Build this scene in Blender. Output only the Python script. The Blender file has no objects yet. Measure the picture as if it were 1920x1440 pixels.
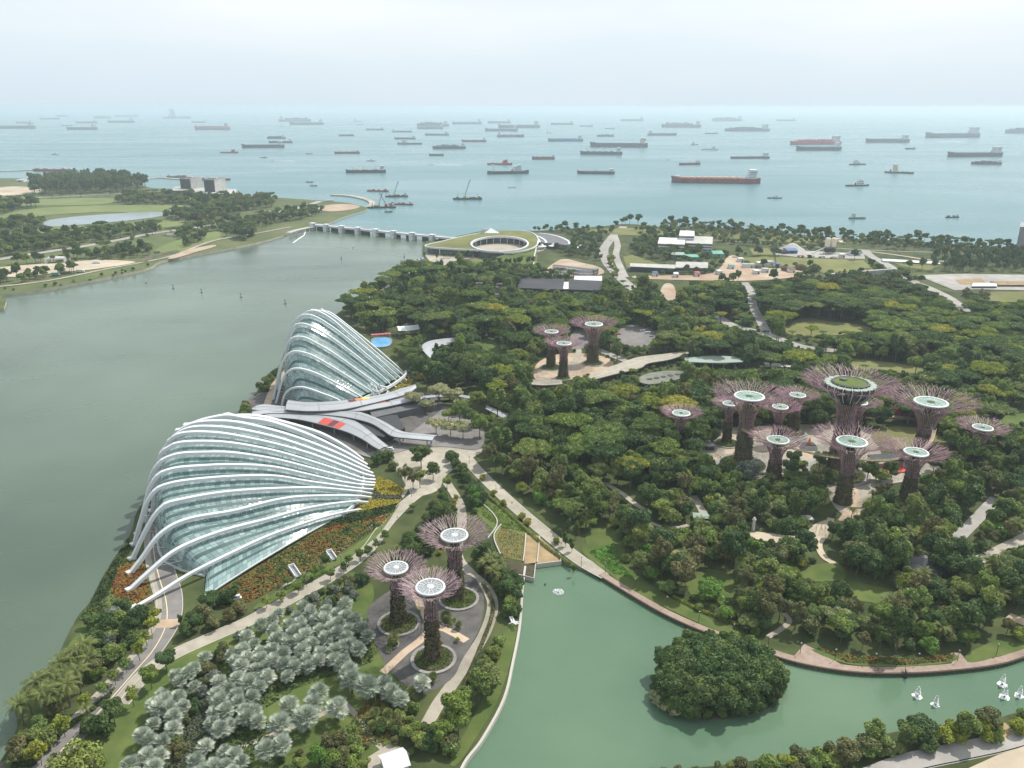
import bpy, bmesh, math, random
import numpy as np
from mathutils import Vector, Matrix, geometry
R_ = math.radians
SC = bpy.context.scene
COL = SC.collection

# ------------------------------------------------------------------ camera
CAM_H, FPX, EYE = 195.0, 1495.0, 201.0          # height, focal length and eye level in photo pixels (1920 wide)
PITCH = math.atan((720 - EYE) / FPX)
cd = bpy.data.cameras.new('camera'); cam = bpy.data.objects.new('camera', cd); COL.objects.link(cam)
cd.sensor_width = 36; cd.lens = FPX / 1920 * 36; cd.clip_start = 1; cd.clip_end = 200000
cam.location = (0, 0, CAM_H); cam.rotation_euler = (math.pi / 2 - PITCH, 0, 0)
SC.camera = cam

# ------------------------------------------------------------------ light
SUN_EL, SUN_AZ = 54.0, 50.0      # azimuth: degrees to the right of straight ahead
sd = bpy.data.lights.new('sun', 'SUN'); sun = bpy.data.objects.new('sun', sd); COL.objects.link(sun)
sd.energy = 4.6; sd.angle = R_(0.6); sd.color = (1.0, .955, .88)
_e, _a = R_(SUN_EL), R_(SUN_AZ)
SUN_DIR = Vector((math.sin(_a) * math.cos(_e), math.cos(_a) * math.cos(_e), math.sin(_e)))
sun.rotation_euler = SUN_DIR.to_track_quat('Z', 'Y').to_euler(); sun.location = SUN_DIR * 900

w = bpy.data.worlds.new('World'); SC.world = w; w.use_nodes = True
nt = w.node_tree; nt.nodes.clear()
def N(t, kind, **kw):
    n = t.nodes.new(kind)
    for k, v in kw.items(): setattr(n, k, v)
    return n
sky = N(nt, 'ShaderNodeTexSky', sky_type='NISHITA', sun_disc=False)
sky.sun_elevation = _e; sky.sun_rotation = _a; sky.air_density = 1.0; sky.dust_density = 3.0; sky.altitude = 0
SKY_STR, HAZE_MIX = 0.11, 0.9
tc = N(nt, 'ShaderNodeTexCoord')
mp = N(nt, 'ShaderNodeMapping'); mp.inputs['Scale'].default_value = (1.1, 1.1, 4.5)
cl = N(nt, 'ShaderNodeTexNoise'); cl.inputs['Scale'].default_value = 1.7; cl.inputs['Detail'].default_value = 4; cl.inputs['Roughness'].default_value = .5
cr = N(nt, 'ShaderNodeValToRGB')
cr.color_ramp.elements[0].position = .36; cr.color_ramp.elements[0].color = (6.6, 7.5, 8.2, 1)
cr.color_ramp.elements[1].position = .68; cr.color_ramp.elements[1].color = (8.1, 8.5, 8.75, 1)
mx = N(nt, 'ShaderNodeMix', data_type='RGBA'); mx.inputs['Factor'].default_value = HAZE_MIX
bg = N(nt, 'ShaderNodeBackground'); bg.inputs['Strength'].default_value = SKY_STR
wo = N(nt, 'ShaderNodeOutputWorld')
nt.links.new(tc.outputs['Generated'], mp.inputs['Vector']); nt.links.new(mp.outputs['Vector'], cl.inputs['Vector'])
nt.links.new(cl.outputs['Fac'], cr.inputs['Fac'])
sz = N(nt, 'ShaderNodeSeparateXYZ'); gr = N(nt, 'ShaderNodeMapRange'); gr.inputs['From Min'].default_value = .0; gr.inputs['From Max'].default_value = .10; gr.inputs['To Min'].default_value = .75; gr.inputs['To Max'].default_value = 0
hz_ = N(nt, 'ShaderNodeMix', data_type='RGBA'); hz_.inputs['B'].default_value = (5.85, 7.0, 7.85, 1)      # bluer, thicker air low down
nt.links.new(tc.outputs['Generated'], sz.inputs[0]); nt.links.new(sz.outputs['Z'], gr.inputs['Value']); nt.links.new(gr.outputs['Result'], hz_.inputs['Factor']); nt.links.new(cr.outputs['Color'], hz_.inputs['A'])
nt.links.new(sky.outputs['Color'], mx.inputs['A']); nt.links.new(hz_.outputs['Result'], mx.inputs['B'])
nt.links.new(mx.outputs['Result'], bg.inputs['Color']); nt.links.new(bg.outputs['Background'], wo.inputs['Surface'])

SC.view_settings.view_transform = 'Standard'; SC.view_settings.look = 'None'
SC.view_settings.exposure = 0.19; SC.view_settings.gamma = 1.0
try: SC.view_settings.use_curve_mapping = False
except Exception: pass
SC.render.engine = 'CYCLES'
cy = SC.cycles
cy.use_denoising = True; cy.max_bounces = 6; cy.diffuse_bounces = 3; cy.glossy_bounces = 2; cy.transmission_bounces = 3
cy.transparent_max_bounces = 6; cy.volume_bounces = 1; cy.caustics_reflective = False; cy.caustics_refractive = False
cy.sample_clamp_indirect = 6; cy.use_adaptive_sampling = True; cy.adaptive_threshold = 0.015

# ------------------------------------------------------------------ geometry helpers
LAND = 3.0
_c, _s = math.cos(PITCH), math.sin(PITCH)
def ray(px, py):
    u = (px - 960) / FPX; v = (720 - py) / FPX
    return Vector((u, _c + _s * v, -_s + _c * v))
def G(px, py, z=LAND):                 # point of the plan: where that sight line meets height z
    d = ray(px, py); t = (z - CAM_H) / d.z
    return Vector((d.x * t, d.y * t, z))
def VP(px, py, a, b):                  # point on the upright plane through a and b
    d = ray(px, py); nx, ny = b.y - a.y, -(b.x - a.x)
    t = (nx * a.x + ny * a.y) / (nx * d.x + ny * d.y)
    return Vector((d.x * t, d.y * t, CAM_H + d.z * t))
def DEPTH(p): return p[1] * _c - (p[2] - CAM_H) * _s
def PROJ(x, y, z):
    zz = z - CAM_H; d = y * _c - zz * _s; v = y * _s + zz * _c
    return 960 + FPX * x / d, 720 - FPX * v / d
def GP(pts, z=LAND): return [G(p[0], p[1], z) if len(p) == 2 else Vector((p[1], p[2], z)) for p in pts]
def smooth(pts, n=5, closed=False):    # Catmull-Rom
    m = len(pts); out = []
    rng = range(m) if closed else range(m - 1)
    for i in rng:
        if closed: p0, p1, p2, p3 = pts[i - 1], pts[i], pts[(i + 1) % m], pts[(i + 2) % m]
        else: p0, p1, p2, p3 = pts[max(i - 1, 0)], pts[i], pts[i + 1], pts[min(i + 2, m - 1)]
        for k in range(n):
            t = k / n
            out.append(0.5 * ((2 * p1) + (p2 - p0) * t + (2 * p0 - 5 * p1 + 4 * p2 - p3) * t * t + (3 * p1 - p0 - 3 * p2 + p3) * t ** 3))
    if not closed: out.append(pts[-1].copy())
    return out

class MB:                              # collects shapes, links them as ONE mesh object
    def __init__(s): s.v = []; s.f = []; s.m = []; s.uv = None
    def add(s, vs, fs, mi=0):
        o = len(s.v); s.v.extend([tuple(p) for p in vs]); s.f.extend([tuple(i + o for i in f) for f in fs]); s.m.extend([mi] * len(fs)); return s
    def box(s, c, d, rz=0.0, mi=0, taper=1.0):
        x, y, z = d[0] / 2, d[1] / 2, d[2] / 2; cs, sn = math.cos(rz), math.sin(rz); vs = []
        for k, sz in ((1.0, -z), (taper, z)):
            for sx, sy in ((-x, -y), (x, -y), (x, y), (-x, y)):
                sx *= k; sy *= k
                vs.append((c[0] + sx * cs - sy * sn, c[1] + sx * sn + sy * cs, c[2] + sz))
        return s.add(vs, [(3, 2, 1, 0), (4, 5, 6, 7), (0, 1, 5, 4), (1, 2, 6, 5), (2, 3, 7, 6), (3, 0, 4, 7)], mi)
    def poly(s, pts, radii, n=6, mi=0, cap=True, flat=None):   # tube along points
        pts = [Vector(p) for p in pts]; m = len(pts)
        if not hasattr(radii, '__len__'): radii = [radii] * m
        vs = []; up0 = Vector((0, 0, 1)); last = None
        for i, p in enumerate(pts):
            t = (pts[min(i + 1, m - 1)] - pts[max(i - 1, 0)])
            if t.length < 1e-9: t = Vector((0, 0, 1))
            t.normalize()
            a = last if last is not None else (up0 if abs(t.z) < .95 else Vector((1, 0, 0)))
            a = (a - t * a.dot(t))
            if a.length < 1e-6: a = t.orthogonal()
            a.normalize(); b = t.cross(a); last = a
            ra = radii[i]; rb = ra if flat is None else ra * flat
            for k in range(n):
                th = 2 * math.pi * (k + .5) / n
                vs.append(p + a * (math.cos(th) * ra) + b * (math.sin(th) * rb))
        fs = []
        for i in range(m - 1):
            for k in range(n):
                k2 = (k + 1) % n
                fs.append((i * n + k, i * n + k2, (i + 1) * n + k2, (i + 1) * n + k))
        if cap: fs.append(tuple(range(n - 1, -1, -1))); fs.append(tuple((m - 1) * n + k for k in range(n)))
        return s.add(vs, fs, mi)
    def lathe(s, prof, c=(0, 0, 0), n=16, mi=0, jit=0, rnd=None):
        vs = []; m = len(prof)
        for r, z in prof:
            for k in range(n):
                a = 2 * math.pi * k / n; rr = r * (1 + (rnd.uniform(-jit, jit) if jit else 0))
                vs.append((c[0] + rr * math.cos(a), c[1] + rr * math.sin(a), c[2] + z))
        fs = []
        for i in range(m - 1):
            for k in range(n):
                k2 = (k + 1) % n; fs.append((i * n + k, i * n + k2, (i + 1) * n + k2, (i + 1) * n + k))
        return s.add(vs, fs, mi)
    def disc(s, c, r, n=24, mi=0):
        return s.add([(c[0] + r * math.cos(2 * math.pi * k / n), c[1] + r * math.sin(2 * math.pi * k / n), c[2]) for k in range(n)], [tuple(range(n))], mi)
    def sheet(s, loops, z, mi=0):
        flat = [p for l in loops for p in l]
        tris = geometry.tessellate_polygon([[Vector((p[0], p[1], 0)) for p in l] for l in loops])
        o = len(s.v); s.v.extend([(p[0], p[1], z if z is not None else p[2]) for p in flat])
        for t in tris:
            a, b, c3 = (flat[i] for i in t)
            cr_ = (b[0] - a[0]) * (c3[1] - a[1]) - (b[1] - a[1]) * (c3[0] - a[0])
            if abs(cr_) < 1e-9: continue
            t = tuple(t) if cr_ > 0 else tuple(reversed(t))
            s.f.append(tuple(i + o for i in t)); s.m.append(mi)
        return s
    def skirt(s, loop, z0, z1, mi=0):
        n = len(loop); vs = [(p[0], p[1], z0) for p in loop] + [(p[0], p[1], z1) for p in loop]
        return s.add(vs, [(i, (i + 1) % n, n + (i + 1) % n, n + i) for i in range(n)], mi)
    def prism(s, loop, z0, z1, mi=0, mtop=None):
        a = sum(loop[i][0] * loop[(i + 1) % len(loop)][1] - loop[(i + 1) % len(loop)][0] * loop[i][1] for i in range(len(loop)))
        if a < 0: loop = list(reversed(loop))
        s.sheet([loop], z1, mi if mtop is None else mtop); return s.skirt(loop, z0, z1, mi)
    def ribbon(s, pts, wid, z=None, mi=0, thick=0):
        m = len(pts)
        if not hasattr(wid, '__len__'): wid = [wid] * m
        L, Rr = [], []
        for i in range(m):
            t = Vector(pts[min(i + 1, m - 1)]) - Vector(pts[max(i - 1, 0)]); t.z = 0
            if t.length < 1e-9: t = Vector((1, 0, 0))
            t.normalize(); nn = Vector((-t.y, t.x, 0)); zz = pts[i][2] if z is None else z
            a = Vector(pts[i]) + nn * wid[i] / 2; b = Vector(pts[i]) - nn * wid[i] / 2
            L.append((a.x, a.y, zz)); Rr.append((b.x, b.y, zz))
        s.add(L + Rr, [(m + i, m + i + 1, i + 1, i) for i in range(m - 1)], mi)
        if thick:
            dn = lambda q: (q[0], q[1], q[2] - thick)
            s.add(L + [dn(q) for q in L], [(i, i + 1, m + i + 1, m + i) for i in range(m - 1)], mi)
            s.add(Rr + [dn(q) for q in Rr], [(i + 1, i, m + i, m + i + 1) for i in range(m - 1)], mi)
            s.add([L[0], Rr[0], dn(Rr[0]), dn(L[0])], [(0, 1, 2, 3)], mi); s.add([L[-1], Rr[-1], dn(Rr[-1]), dn(L[-1])], [(3, 2, 1, 0)], mi)
        return s
    def build(s, name, mats, parent=None, smooth_=False):
        me = bpy.data.meshes.new(name); me.from_pydata(s.v, [], s.f)
        mats = mats if isinstance(mats, (list, tuple)) else [mats]
        for m_ in mats: me.materials.append(m_)
        if len(mats) > 1: me.polygons.foreach_set('material_index', s.m)
        if s.uv is not None:
            l = me.uv_layers.new(name='UVMap'); l.data.foreach_set('uv', [c for f in s.uv for q in f for c in q])
        if smooth_: me.polygons.foreach_set('use_smooth', [True] * len(me.polygons))
        me.update()
        o = bpy.data.objects.new(name, me); COL.objects.link(o)
        if parent is not None: o.parent = parent
        return o

def tag(o, label=None, cat=None, group=None, kind=None):
    if label: o['label'] = label
    if cat: o['category'] = cat
    if group: o['group'] = group
    if kind: o['kind'] = kind
    return o
def empty(name, loc, rz=0.0, label=None, cat=None, group=None):
    o = bpy.data.objects.new(name, None); COL.objects.link(o); o.location = loc; o.rotation_euler = (0, 0, rz); o.empty_display_size = 1
    return tag(o, label, cat, group)
def copy_tree(o, parent=None):
    c = o.copy(); COL.objects.link(c); c.parent = parent
    for ch in list(o.children): copy_tree(ch, c)
    return c

# ------------------------------------------------------------------ materials
def hexlin(r, g, b):
    f = lambda c: (c / 255 / 12.92) if c / 255 <= .04045 else ((c / 255 + .055) / 1.055) ** 2.4
    return (f(r), f(g), f(b), 1)
def rgba(c): return (c[0], c[1], c[2], 1)
def mat(name, c, rough=.7, metal=0.0, spec=.3, c2=None, scale=1.0, detail=4, lo=.35, hi=.65, bump=0, obj=False, c3=None):
    m = bpy.data.materials.new(name); m.use_nodes = True; t = m.node_tree; b = t.nodes['Principled BSDF']
    b.inputs['Base Color'].default_value = rgba(c); b.inputs['Roughness'].default_value = rough; b.inputs['Metallic'].default_value = metal
    b.inputs['Specular IOR Level'].default_value = spec
    if c2 is not None or bump:
        if obj: vec = N(t, 'ShaderNodeTexCoord').outputs['Object']
        else: vec = N(t, 'ShaderNodeNewGeometry').outputs['Position']
        n = N(t, 'ShaderNodeTexNoise'); n.inputs['Scale'].default_value = scale; n.inputs['Detail'].default_value = detail; n.inputs['Roughness'].default_value = .6
        t.links.new(vec, n.inputs['Vector'])
    if c2 is not None:
        r = N(t, 'ShaderNodeValToRGB'); e = r.color_ramp.elements
        e[0].position = lo; e[0].color = rgba(c); e[1].position = hi; e[1].color = rgba(c2)
        if c3 is not None: q = e.new(min(1, hi + .12)); q.color = rgba(c3)
        t.links.new(n.outputs['Fac'], r.inputs['Fac'])
        n3 = N(t, 'ShaderNodeTexNoise'); n3.inputs['Scale'].default_value = scale * .13; n3.inputs['Detail'].default_value = 5; t.links.new(vec, n3.inputs['Vector'])     # broad wear and stains
        m3 = N(t, 'ShaderNodeMapRange'); m3.inputs['From Min'].default_value = .3; m3.inputs['From Max'].default_value = .7; m3.inputs['To Min'].default_value = .80; m3.inputs['To Max'].default_value = 1.16; t.links.new(n3.outputs['Fac'], m3.inputs['Value'])
        v3 = N(t, 'ShaderNodeVectorMath', operation='SCALE'); t.links.new(r.outputs['Color'], v3.inputs[0]); t.links.new(m3.outputs['Result'], v3.inputs['Scale']); t.links.new(v3.outputs['Vector'], b.inputs['Base Color'])
    if bump:
        bp = N(t, 'ShaderNodeBump'); bp.inputs['Strength'].default_value = bump; bp.inputs['Distance'].default_value = .3
        t.links.new(n.outputs['Fac'], bp.inputs['Height']); t.links.new(bp.outputs['Normal'], b.inputs['Normal'])
    return m
def set_ramp(r, cols, p0, p1):
    e = r.color_ramp.elements; e[0].position = p0; e[0].color = rgba(cols[0]); e[1].position = p1; e[1].color = rgba(cols[-1])
    for i in range(1, len(cols) - 1): e.new(p0 + (p1 - p0) * i / (len(cols) - 1)).color = rgba(cols[i])
def leaf_mat(name, cols, scale=.35, trans=.32):
    """foliage: colour varies from plant to plant and in clumps, thin leaves let some light through"""
    m = bpy.data.materials.new(name); m.use_nodes = True; t = m.node_tree; b = t.nodes['Principled BSDF']; out = t.nodes['Material Output']
    oi = N(t, 'ShaderNodeObjectInfo'); r = N(t, 'ShaderNodeValToRGB'); r.color_ramp.interpolation = 'LINEAR'
    set_ramp(r, cols, 0, 1)
    t.links.new(oi.outputs['Random'], r.inputs['Fac'])
    n = N(t, 'ShaderNodeTexNoise'); n.inputs['Scale'].default_value = scale; n.inputs['Detail'].default_value = 3
    t.links.new(N(t, 'ShaderNodeNewGeometry').outputs['Position'], n.inputs['Vector'])
    mr = N(t, 'ShaderNodeMapRange'); mr.inputs['From Min'].default_value = .3; mr.inputs['From Max'].default_value = .7; mr.inputs['To Min'].default_value = .64; mr.inputs['To Max'].default_value = 1.5
    t.links.new(n.outputs['Fac'], mr.inputs['Value'])
    v = N(t, 'ShaderNodeVectorMath', operation='SCALE'); t.links.new(r.outputs['Color'], v.inputs[0]); t.links.new(mr.outputs['Result'], v.inputs['Scale'])
    t.links.new(v.outputs['Vector'], b.inputs['Base Color'])
    b.inputs['Roughness'].default_value = .55; b.inputs['Specular IOR Level'].default_value = .22
    tr = N(t, 'ShaderNodeBsdfTranslucent'); t.links.new(v.outputs['Vector'], tr.inputs['Color'])
    ms = N(t, 'ShaderNodeMixShader'); ms.inputs['Fac'].default_value = trans
    t.links.new(b.outputs['BSDF'], ms.inputs[1]); t.links.new(tr.outputs['BSDF'], ms.inputs[2]); t.links.new(ms.outputs['Shader'], out.inputs['Surface'])
    return m
def water_mat(name, c, c2, scale, wave, rough=.12, bump=.12):
    m = bpy.data.materials.new(name); m.use_nodes = True; t = m.node_tree; b = t.nodes['Principled BSDF']
    geo = N(t, 'ShaderNodeNewGeometry')
    n = N(t, 'ShaderNodeTexNoise'); n.inputs['Scale'].default_value = scale; n.inputs['Detail'].default_value = 3; t.links.new(geo.outputs['Position'], n.inputs['Vector'])
    r = N(t, 'ShaderNodeValToRGB'); e = r.color_ramp.elements; e[0].position = .35; e[1].position = .68; e[0].color = rgba(c); e[1].color = rgba(c2)
    t.links.new(n.outputs['Fac'], r.inputs['Fac']); t.links.new(r.outputs['Color'], b.inputs['Base Color'])
    n2 = N(t, 'ShaderNodeTexNoise'); n2.inputs['Scale'].default_value = wave; n2.inputs['Detail'].default_value = 4; t.links.new(geo.outputs['Position'], n2.inputs['Vector'])
    bp = N(t, 'ShaderNodeBump'); bp.inputs['Strength'].default_value = bump; bp.inputs['Distance'].default_value = .5
    t.links.new(n2.outputs['Fac'], bp.inputs['Height']); t.links.new(bp.outputs['Normal'], b.inputs['Normal'])
    n4 = N(t, 'ShaderNodeTexNoise'); n4.inputs['Scale'].default_value = scale * 1.7; n4.inputs['Detail'].default_value = 5; n4.inputs['Distortion'].default_value = 1.2      # wind patches
    mp4 = N(t, 'ShaderNodeMapping'); mp4.inputs['Scale'].default_value = (.45, 1.3, 1); t.links.new(geo.outputs['Position'], mp4.inputs['Vector']); t.links.new(mp4.outputs['Vector'], n4.inputs['Vector'])
    m4 = N(t, 'ShaderNodeMapRange'); m4.inputs['From Min'].default_value = .35; m4.inputs['From Max'].default_value = .65; m4.inputs['To Min'].default_value = rough * .8; m4.inputs['To Max'].default_value = rough * 1.3
    t.links.new(n4.outputs['Fac'], m4.inputs['Value']); t.links.new(m4.outputs['Result'], b.inputs['Roughness']); b.inputs['Specular IOR Level'].default_value = .5; b.inputs['IOR'].default_value = 1.33
    return m

M = {}
M['sea'] = water_mat('sea_water', (.058, .152, .165), (.080, .186, .196), .0012, .05, rough=.28, bump=.35)
M['reservoir'] = water_mat('reservoir_water', (.058, .086, .060), (.108, .150, .108), .0045, .12, rough=.22, bump=.22)
M['lake'] = water_mat('lake_water', (.078, .138, .086), (.108, .172, .108), .014, .35, rough=.10, bump=.22)
M['pond'] = water_mat('pond_water', (.16, .20, .21), (.20, .24, .25), .01, .2, rough=.2)
M['ground'] = mat('understorey', (.04, .055, .022), c2=(.085, .10, .038), scale=.06, detail=8, rough=.95, spec=.1)
M['eastground'] = mat('east_ground', (.075, .10, .038), c2=(.125, .135, .06), scale=.02, detail=8, rough=.95, spec=.1, c3=(.21, .19, .12))
M['lawn'] = mat('lawn_grass', (.065, .10, .028), c2=(.115, .14, .042), scale=.09, detail=8, rough=.95, spec=.1)
M['field'] = mat('field_grass', (.12, .13, .045), c2=(.175, .175, .07), scale=.03, detail=8, rough=.95, spec=.1)
M['golf'] = mat('golf_grass', (.12, .155, .055), c2=(.165, .185, .075), scale=.015, detail=7, rough=.95, spec=.1)
M['dirt'] = mat('bare_earth', (.24, .18, .10), c2=(.34, .25, .14), scale=.2, detail=8, rough=.95, spec=.1)
M['soil'] = mat('dark_soil', (.05, .045, .03), c2=(.09, .08, .05), scale=.3, detail=8, rough=.95, spec=.1)
M['sand'] = mat('pale_sand', (.38, .32, .24), c2=(.47, .40, .31), scale=.08, detail=8, rough=.95, spec=.1)
M['site'] = mat('site_earth', (.34, .22, .15), c2=(.42, .36, .28), scale=.03, detail=9, rough=.95, spec=.1)
M['paving'] = mat('pale_paving', (.29, .26, .21), c2=(.37, .335, .275), scale=.25, detail=8, rough=.85, spec=.2)
M['beige'] = mat('beige_paving', (.38, .285, .20), c2=(.46, .36, .27), scale=.2, detail=8, rough=.85, spec=.2)
M['asphalt'] = mat('asphalt', (.16, .15, .145), c2=(.22, .205, .195), scale=.15, detail=8, rough=.85, spec=.2)
M['darkpave'] = mat('dark_paving', (.075, .07, .068), c2=(.115, .108, .10), scale=.2, detail=8, rough=.8, spec=.2)
M['road'] = mat('concrete_road', (.26, .245, .225), c2=(.34, .32, .295), scale=.1, detail=8, rough=.85, spec=.2)
M['deck'] = mat('timber_deck', (.235, .175, .14), c2=(.31, .235, .19), scale=.5, detail=6, rough=.8, spec=.2)
M['deckdark'] = mat('dark_timber', (.10, .075, .055), rough=.85)
M['line'] = mat('road_paint', (.65, .55, .32), rough=.7)
M['linew'] = mat('white_paint_line', (.55, .55, .54), rough=.7)
M['kerb'] = mat('kerb_stone', (.42, .40, .36), rough=.8)
M['bank'] = mat('bank_stone', (.10, .10, .075), c2=(.22, .20, .15), scale=.6, detail=8, rough=.95)
M['rock'] = mat('breakwater_rock', (.30, .27, .22), c2=(.42, .38, .31), scale=.1, detail=8, rough=.95)
M['white'] = mat('white_paint', (.60, .615, .62), rough=.35, spec=.5)
M['offwhite'] = mat('weathered_white', (.54, .53, .51), c2=(.62, .61, .59), scale=.3, rough=.6)
M['concrete'] = mat('concrete', (.34, .33, .31), c2=(.44, .43, .40), scale=.12, detail=7, rough=.85)
M['grey'] = mat('grey_panel', (.22, .225, .23), c2=(.27, .275, .28), scale=.2, rough=.6)
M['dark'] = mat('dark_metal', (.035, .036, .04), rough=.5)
M['black'] = mat('dark_void', (.014, .014, .016), rough=.8)
M['steelgrey'] = mat('roof_metal', (.34, .35, .37), c2=(.385, .395, .415), scale=.12, rough=.45, metal=.15, spec=.5)
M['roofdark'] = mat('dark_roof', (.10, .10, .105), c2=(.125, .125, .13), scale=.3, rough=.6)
M['blue'] = mat('blue_sheet', (.05, .11, .25), rough=.6)
M['green'] = mat('green_sheet', (.10, .30, .22), c2=(.14, .36, .27), scale=.3, rough=.6)
M['palegreen'] = mat('pale_green_roof', (.27, .33, .28), rough=.5)
M['red'] = mat('red_paint', (.46, .07, .05), rough=.55)
M['orange'] = mat('orange_paint', (.70, .20, .05), rough=.6)
M['maroon'] = mat('maroon_panel', (.12, .035, .04), rough=.5)
M['lime'] = mat('lime_panel', (.62, .66, .13), rough=.5)
M['terracotta'] = mat('terracotta_tiles', (.42, .12, .06), c2=(.50, .18, .10), scale=1.5, rough=.8)
M['magenta'] = mat('magenta_blossom', (.42, .03, .16), c2=(.55, .07, .25), scale=1.0, rough=.8)
M['bark'] = mat('bark', (.09, .07, .05), c2=(.16, .13, .10), scale=2.0, rough=.95)
M['palebark'] = mat('pale_bark', (.20, .17, .14), c2=(.29, .25, .21), scale=2.0, rough=.95)
M['foam'] = mat('white_foam', (.70, .74, .73), rough=.6)
M['glassdark'] = mat('dark_glass', (.03, .04, .045), rough=.1, spec=.6)
# ================================================================== THE SETTING
random.seed(7)
def structure(name, mb, mats): return tag(mb.build(name, mats), kind='structure')
EXCL = []                                            # plan outlines where no tree may root
def excl(pts): EXCL.append(np.array([(p[0], p[1]) for p in pts])); return pts

mb = MB(); X = 60000
mb.add([(-X, -3000, 0), (X, -3000, 0), (X, 41000, 0), (-X, 41000, 0)], [(0, 1, 2, 3)]); structure('sea', mb, M['sea'])

W = lambda x, y: ('w', x, y)
# --- the main land: shoreline from the near left corner round the reservoir, the barrage head and the sea coast
shore_w = [W(-420, -400), W(-300, 40), (-60, 1500), (0, 1428), (33, 1362), (27, 1317), (63, 1263), (103, 1240), (143, 1160), (173, 1123), (200, 1067), (245, 1000), (262, 950),
           (330, 880), (400, 820), (440, 782), (480, 735), (512, 702), (545, 660), (600, 612), (640, 582), (700, 545), (745, 516), (762, 503), (790, 492), (797, 478), (792, 470), (800, 452), (850, 446)]
coast = [(880, 438), (905, 433), (950, 431), (1000, 433), (1060, 429), (1130, 424), (1180, 420), (1235, 425), (1300, 424), (1400, 430), (1500, 440), (1600, 447), (1700, 452), (1800, 458), (1920, 466), W(1150, 1085), W(1900, 850), W(1900, -400)]
mainland = smooth(GP(shore_w), 3)[:-1] + smooth(GP(coast), 3)
lake = smooth(GP([(985, 1060), (1040, 1052), (1080, 1062), (1138, 1083), (1180, 1112), (1250, 1152), (1330, 1187), (1420, 1217), (1500, 1242), (1600, 1258), (1700, 1260), (1800, 1253), (1870, 1243), (1925, 1226), (2100, 1170), (2200, 1260),
                  (2050, 1300), (1920, 1332), (1850, 1352), (1780, 1362), (1700, 1368), (1620, 1386), (1500, 1410), (1400, 1428), (1300, 1440), (1180, 1448), (1130, 1500), (1050, 1600), (850, 1620), (842, 1500), (870, 1432), (905, 1385), (945, 1310), (962, 1240), (975, 1170), (980, 1100)]), 3, True)
mb = MB(); mb.sheet([mainland, lake], LAND); mb.skirt(mainland, LAND, -2, 1); mb.skirt(list(reversed(lake)), LAND, .5, 1)
structure('ground', mb, [M['ground'], M['bank']])
mb = MB(); mb.sheet([lake], 1.6); structure('lake_water', mb, M['lake'])
excl(lake)

# --- the land across the water
east = smooth(GP([W(-2200, 700), (-300, 590), (0, 553), (120, 535), (270, 505), (300, 490), (360, 478), (420, 467), (480, 455), (530, 441), (548, 432), (600, 424), (640, 408), (665, 400), (690, 391), (668, 384), (640, 379), (573, 374), (500, 369), (448, 365), (380, 357), (320, 354), (283, 352), (262, 345), (250, 337), (200, 336), (100, 334), (0, 334), (-200, 330), W(-3500, 1900)]), 3)
mb = MB(); mb.sheet([east], LAND); mb.skirt(east, LAND, -2, 1); structure('east_land', mb, [M['eastground'], M['rock']])
res = GP([W(-2200, 500), (-300, 560), (0, 535), (270, 485), (430, 448), (540, 428), (585, 421), (700, 438), (850, 452), (820, 470), (700, 560), (400, 840), (200, 1100), (0, 1470), W(-400, -300), W(-2200, -300)], 0)
mb = MB(); mb.sheet([res], .03); structure('reservoir_water', mb, M['reservoir'])

# --- sheets, paths and roads
LV = [LAND + .03]
def sheet(name, px, m, sm=4, ex=True, z=None):
    LV[0] += .006
    pts = GP(px, LAND)
    pts = smooth(pts, sm, True) if sm else pts
    if ex: excl(pts)
    mb = MB(); mb.sheet([pts], z or LV[0]); return structure(name, mb, M[m])
def path(name, px, width, m, ex=True, sm=5, margin=1.0, edge=None):
    LV[0] += .006
    pts = smooth(GP(px, LAND), sm)
    mb = MB(); mb.ribbon(pts, width, LV[0]); mats = [M[m]]
    if edge:
        mats.append(M[edge])
        for sgn in (-1, 1):
            q = []
            for i, p in enumerate(pts):
                t = pts[min(i + 1, len(pts) - 1)] - pts[max(i - 1, 0)]; t.z = 0; t.normalize()
                q.append(p + Vector((-t.y, t.x, 0)) * sgn * (width / 2 + .15))
            mb.ribbon([Vector((p.x, p.y, LAND + .14)) for p in q], .3, None, 1, thick=.14)
    if ex:
        L, Rr = [], []
        for i, p in enumerate(pts):
            t = pts[min(i + 1, len(pts) - 1)] - pts[max(i - 1, 0)]; t.z = 0; t.normalize(); nn = Vector((-t.y, t.x, 0)) * (width / 2 + margin)
            L.append(p + nn); Rr.append(p - nn)
        excl(L + Rr[::-1])
    return structure(name, mb, mats)

# near left: waterfront road, promenade, palm garden
sheet('garden_lawn', [(215, 1330), (330, 1215), (470, 1165), (640, 1075), (700, 1100), (690, 1180), (735, 1260), (760, 1330), (740, 1440), (650, 1560), (250, 1560), (60, 1500)], 'lawn', ex=False)
sheet('bank_lawn', [(10, 1440), (70, 1290), (150, 1180), (215, 1075), (240, 1060), (215, 1150), (170, 1230), (120, 1330), (60, 1440)], 'lawn', ex=False)
path('waterfront_road', [(20, 1500), (70, 1440), (140, 1372), (200, 1310), (250, 1255), (290, 1207), (314, 1165), (318, 1120), (307, 1080), (297, 1040), (293, 1000), (300, 960), (340, 905)], 9.5, 'asphalt', edge='kerb')
path('road_centre_line', [(60, 1470), (120, 1402), (190, 1330), (245, 1268), (290, 1215), (312, 1168), (311, 1125), (299, 1085), (289, 1040), (287, 1000)], .35, 'line', ex=False)
path('waterfront_footpath', [(0, 1490), (52, 1430), (120, 1365), (175, 1310), (225, 1255), (265, 1210), (293, 1165), (297, 1130), (287, 1090), (278, 1050), (276, 1010), (282, 970)], 2.6, 'paving', edge=None)
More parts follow.
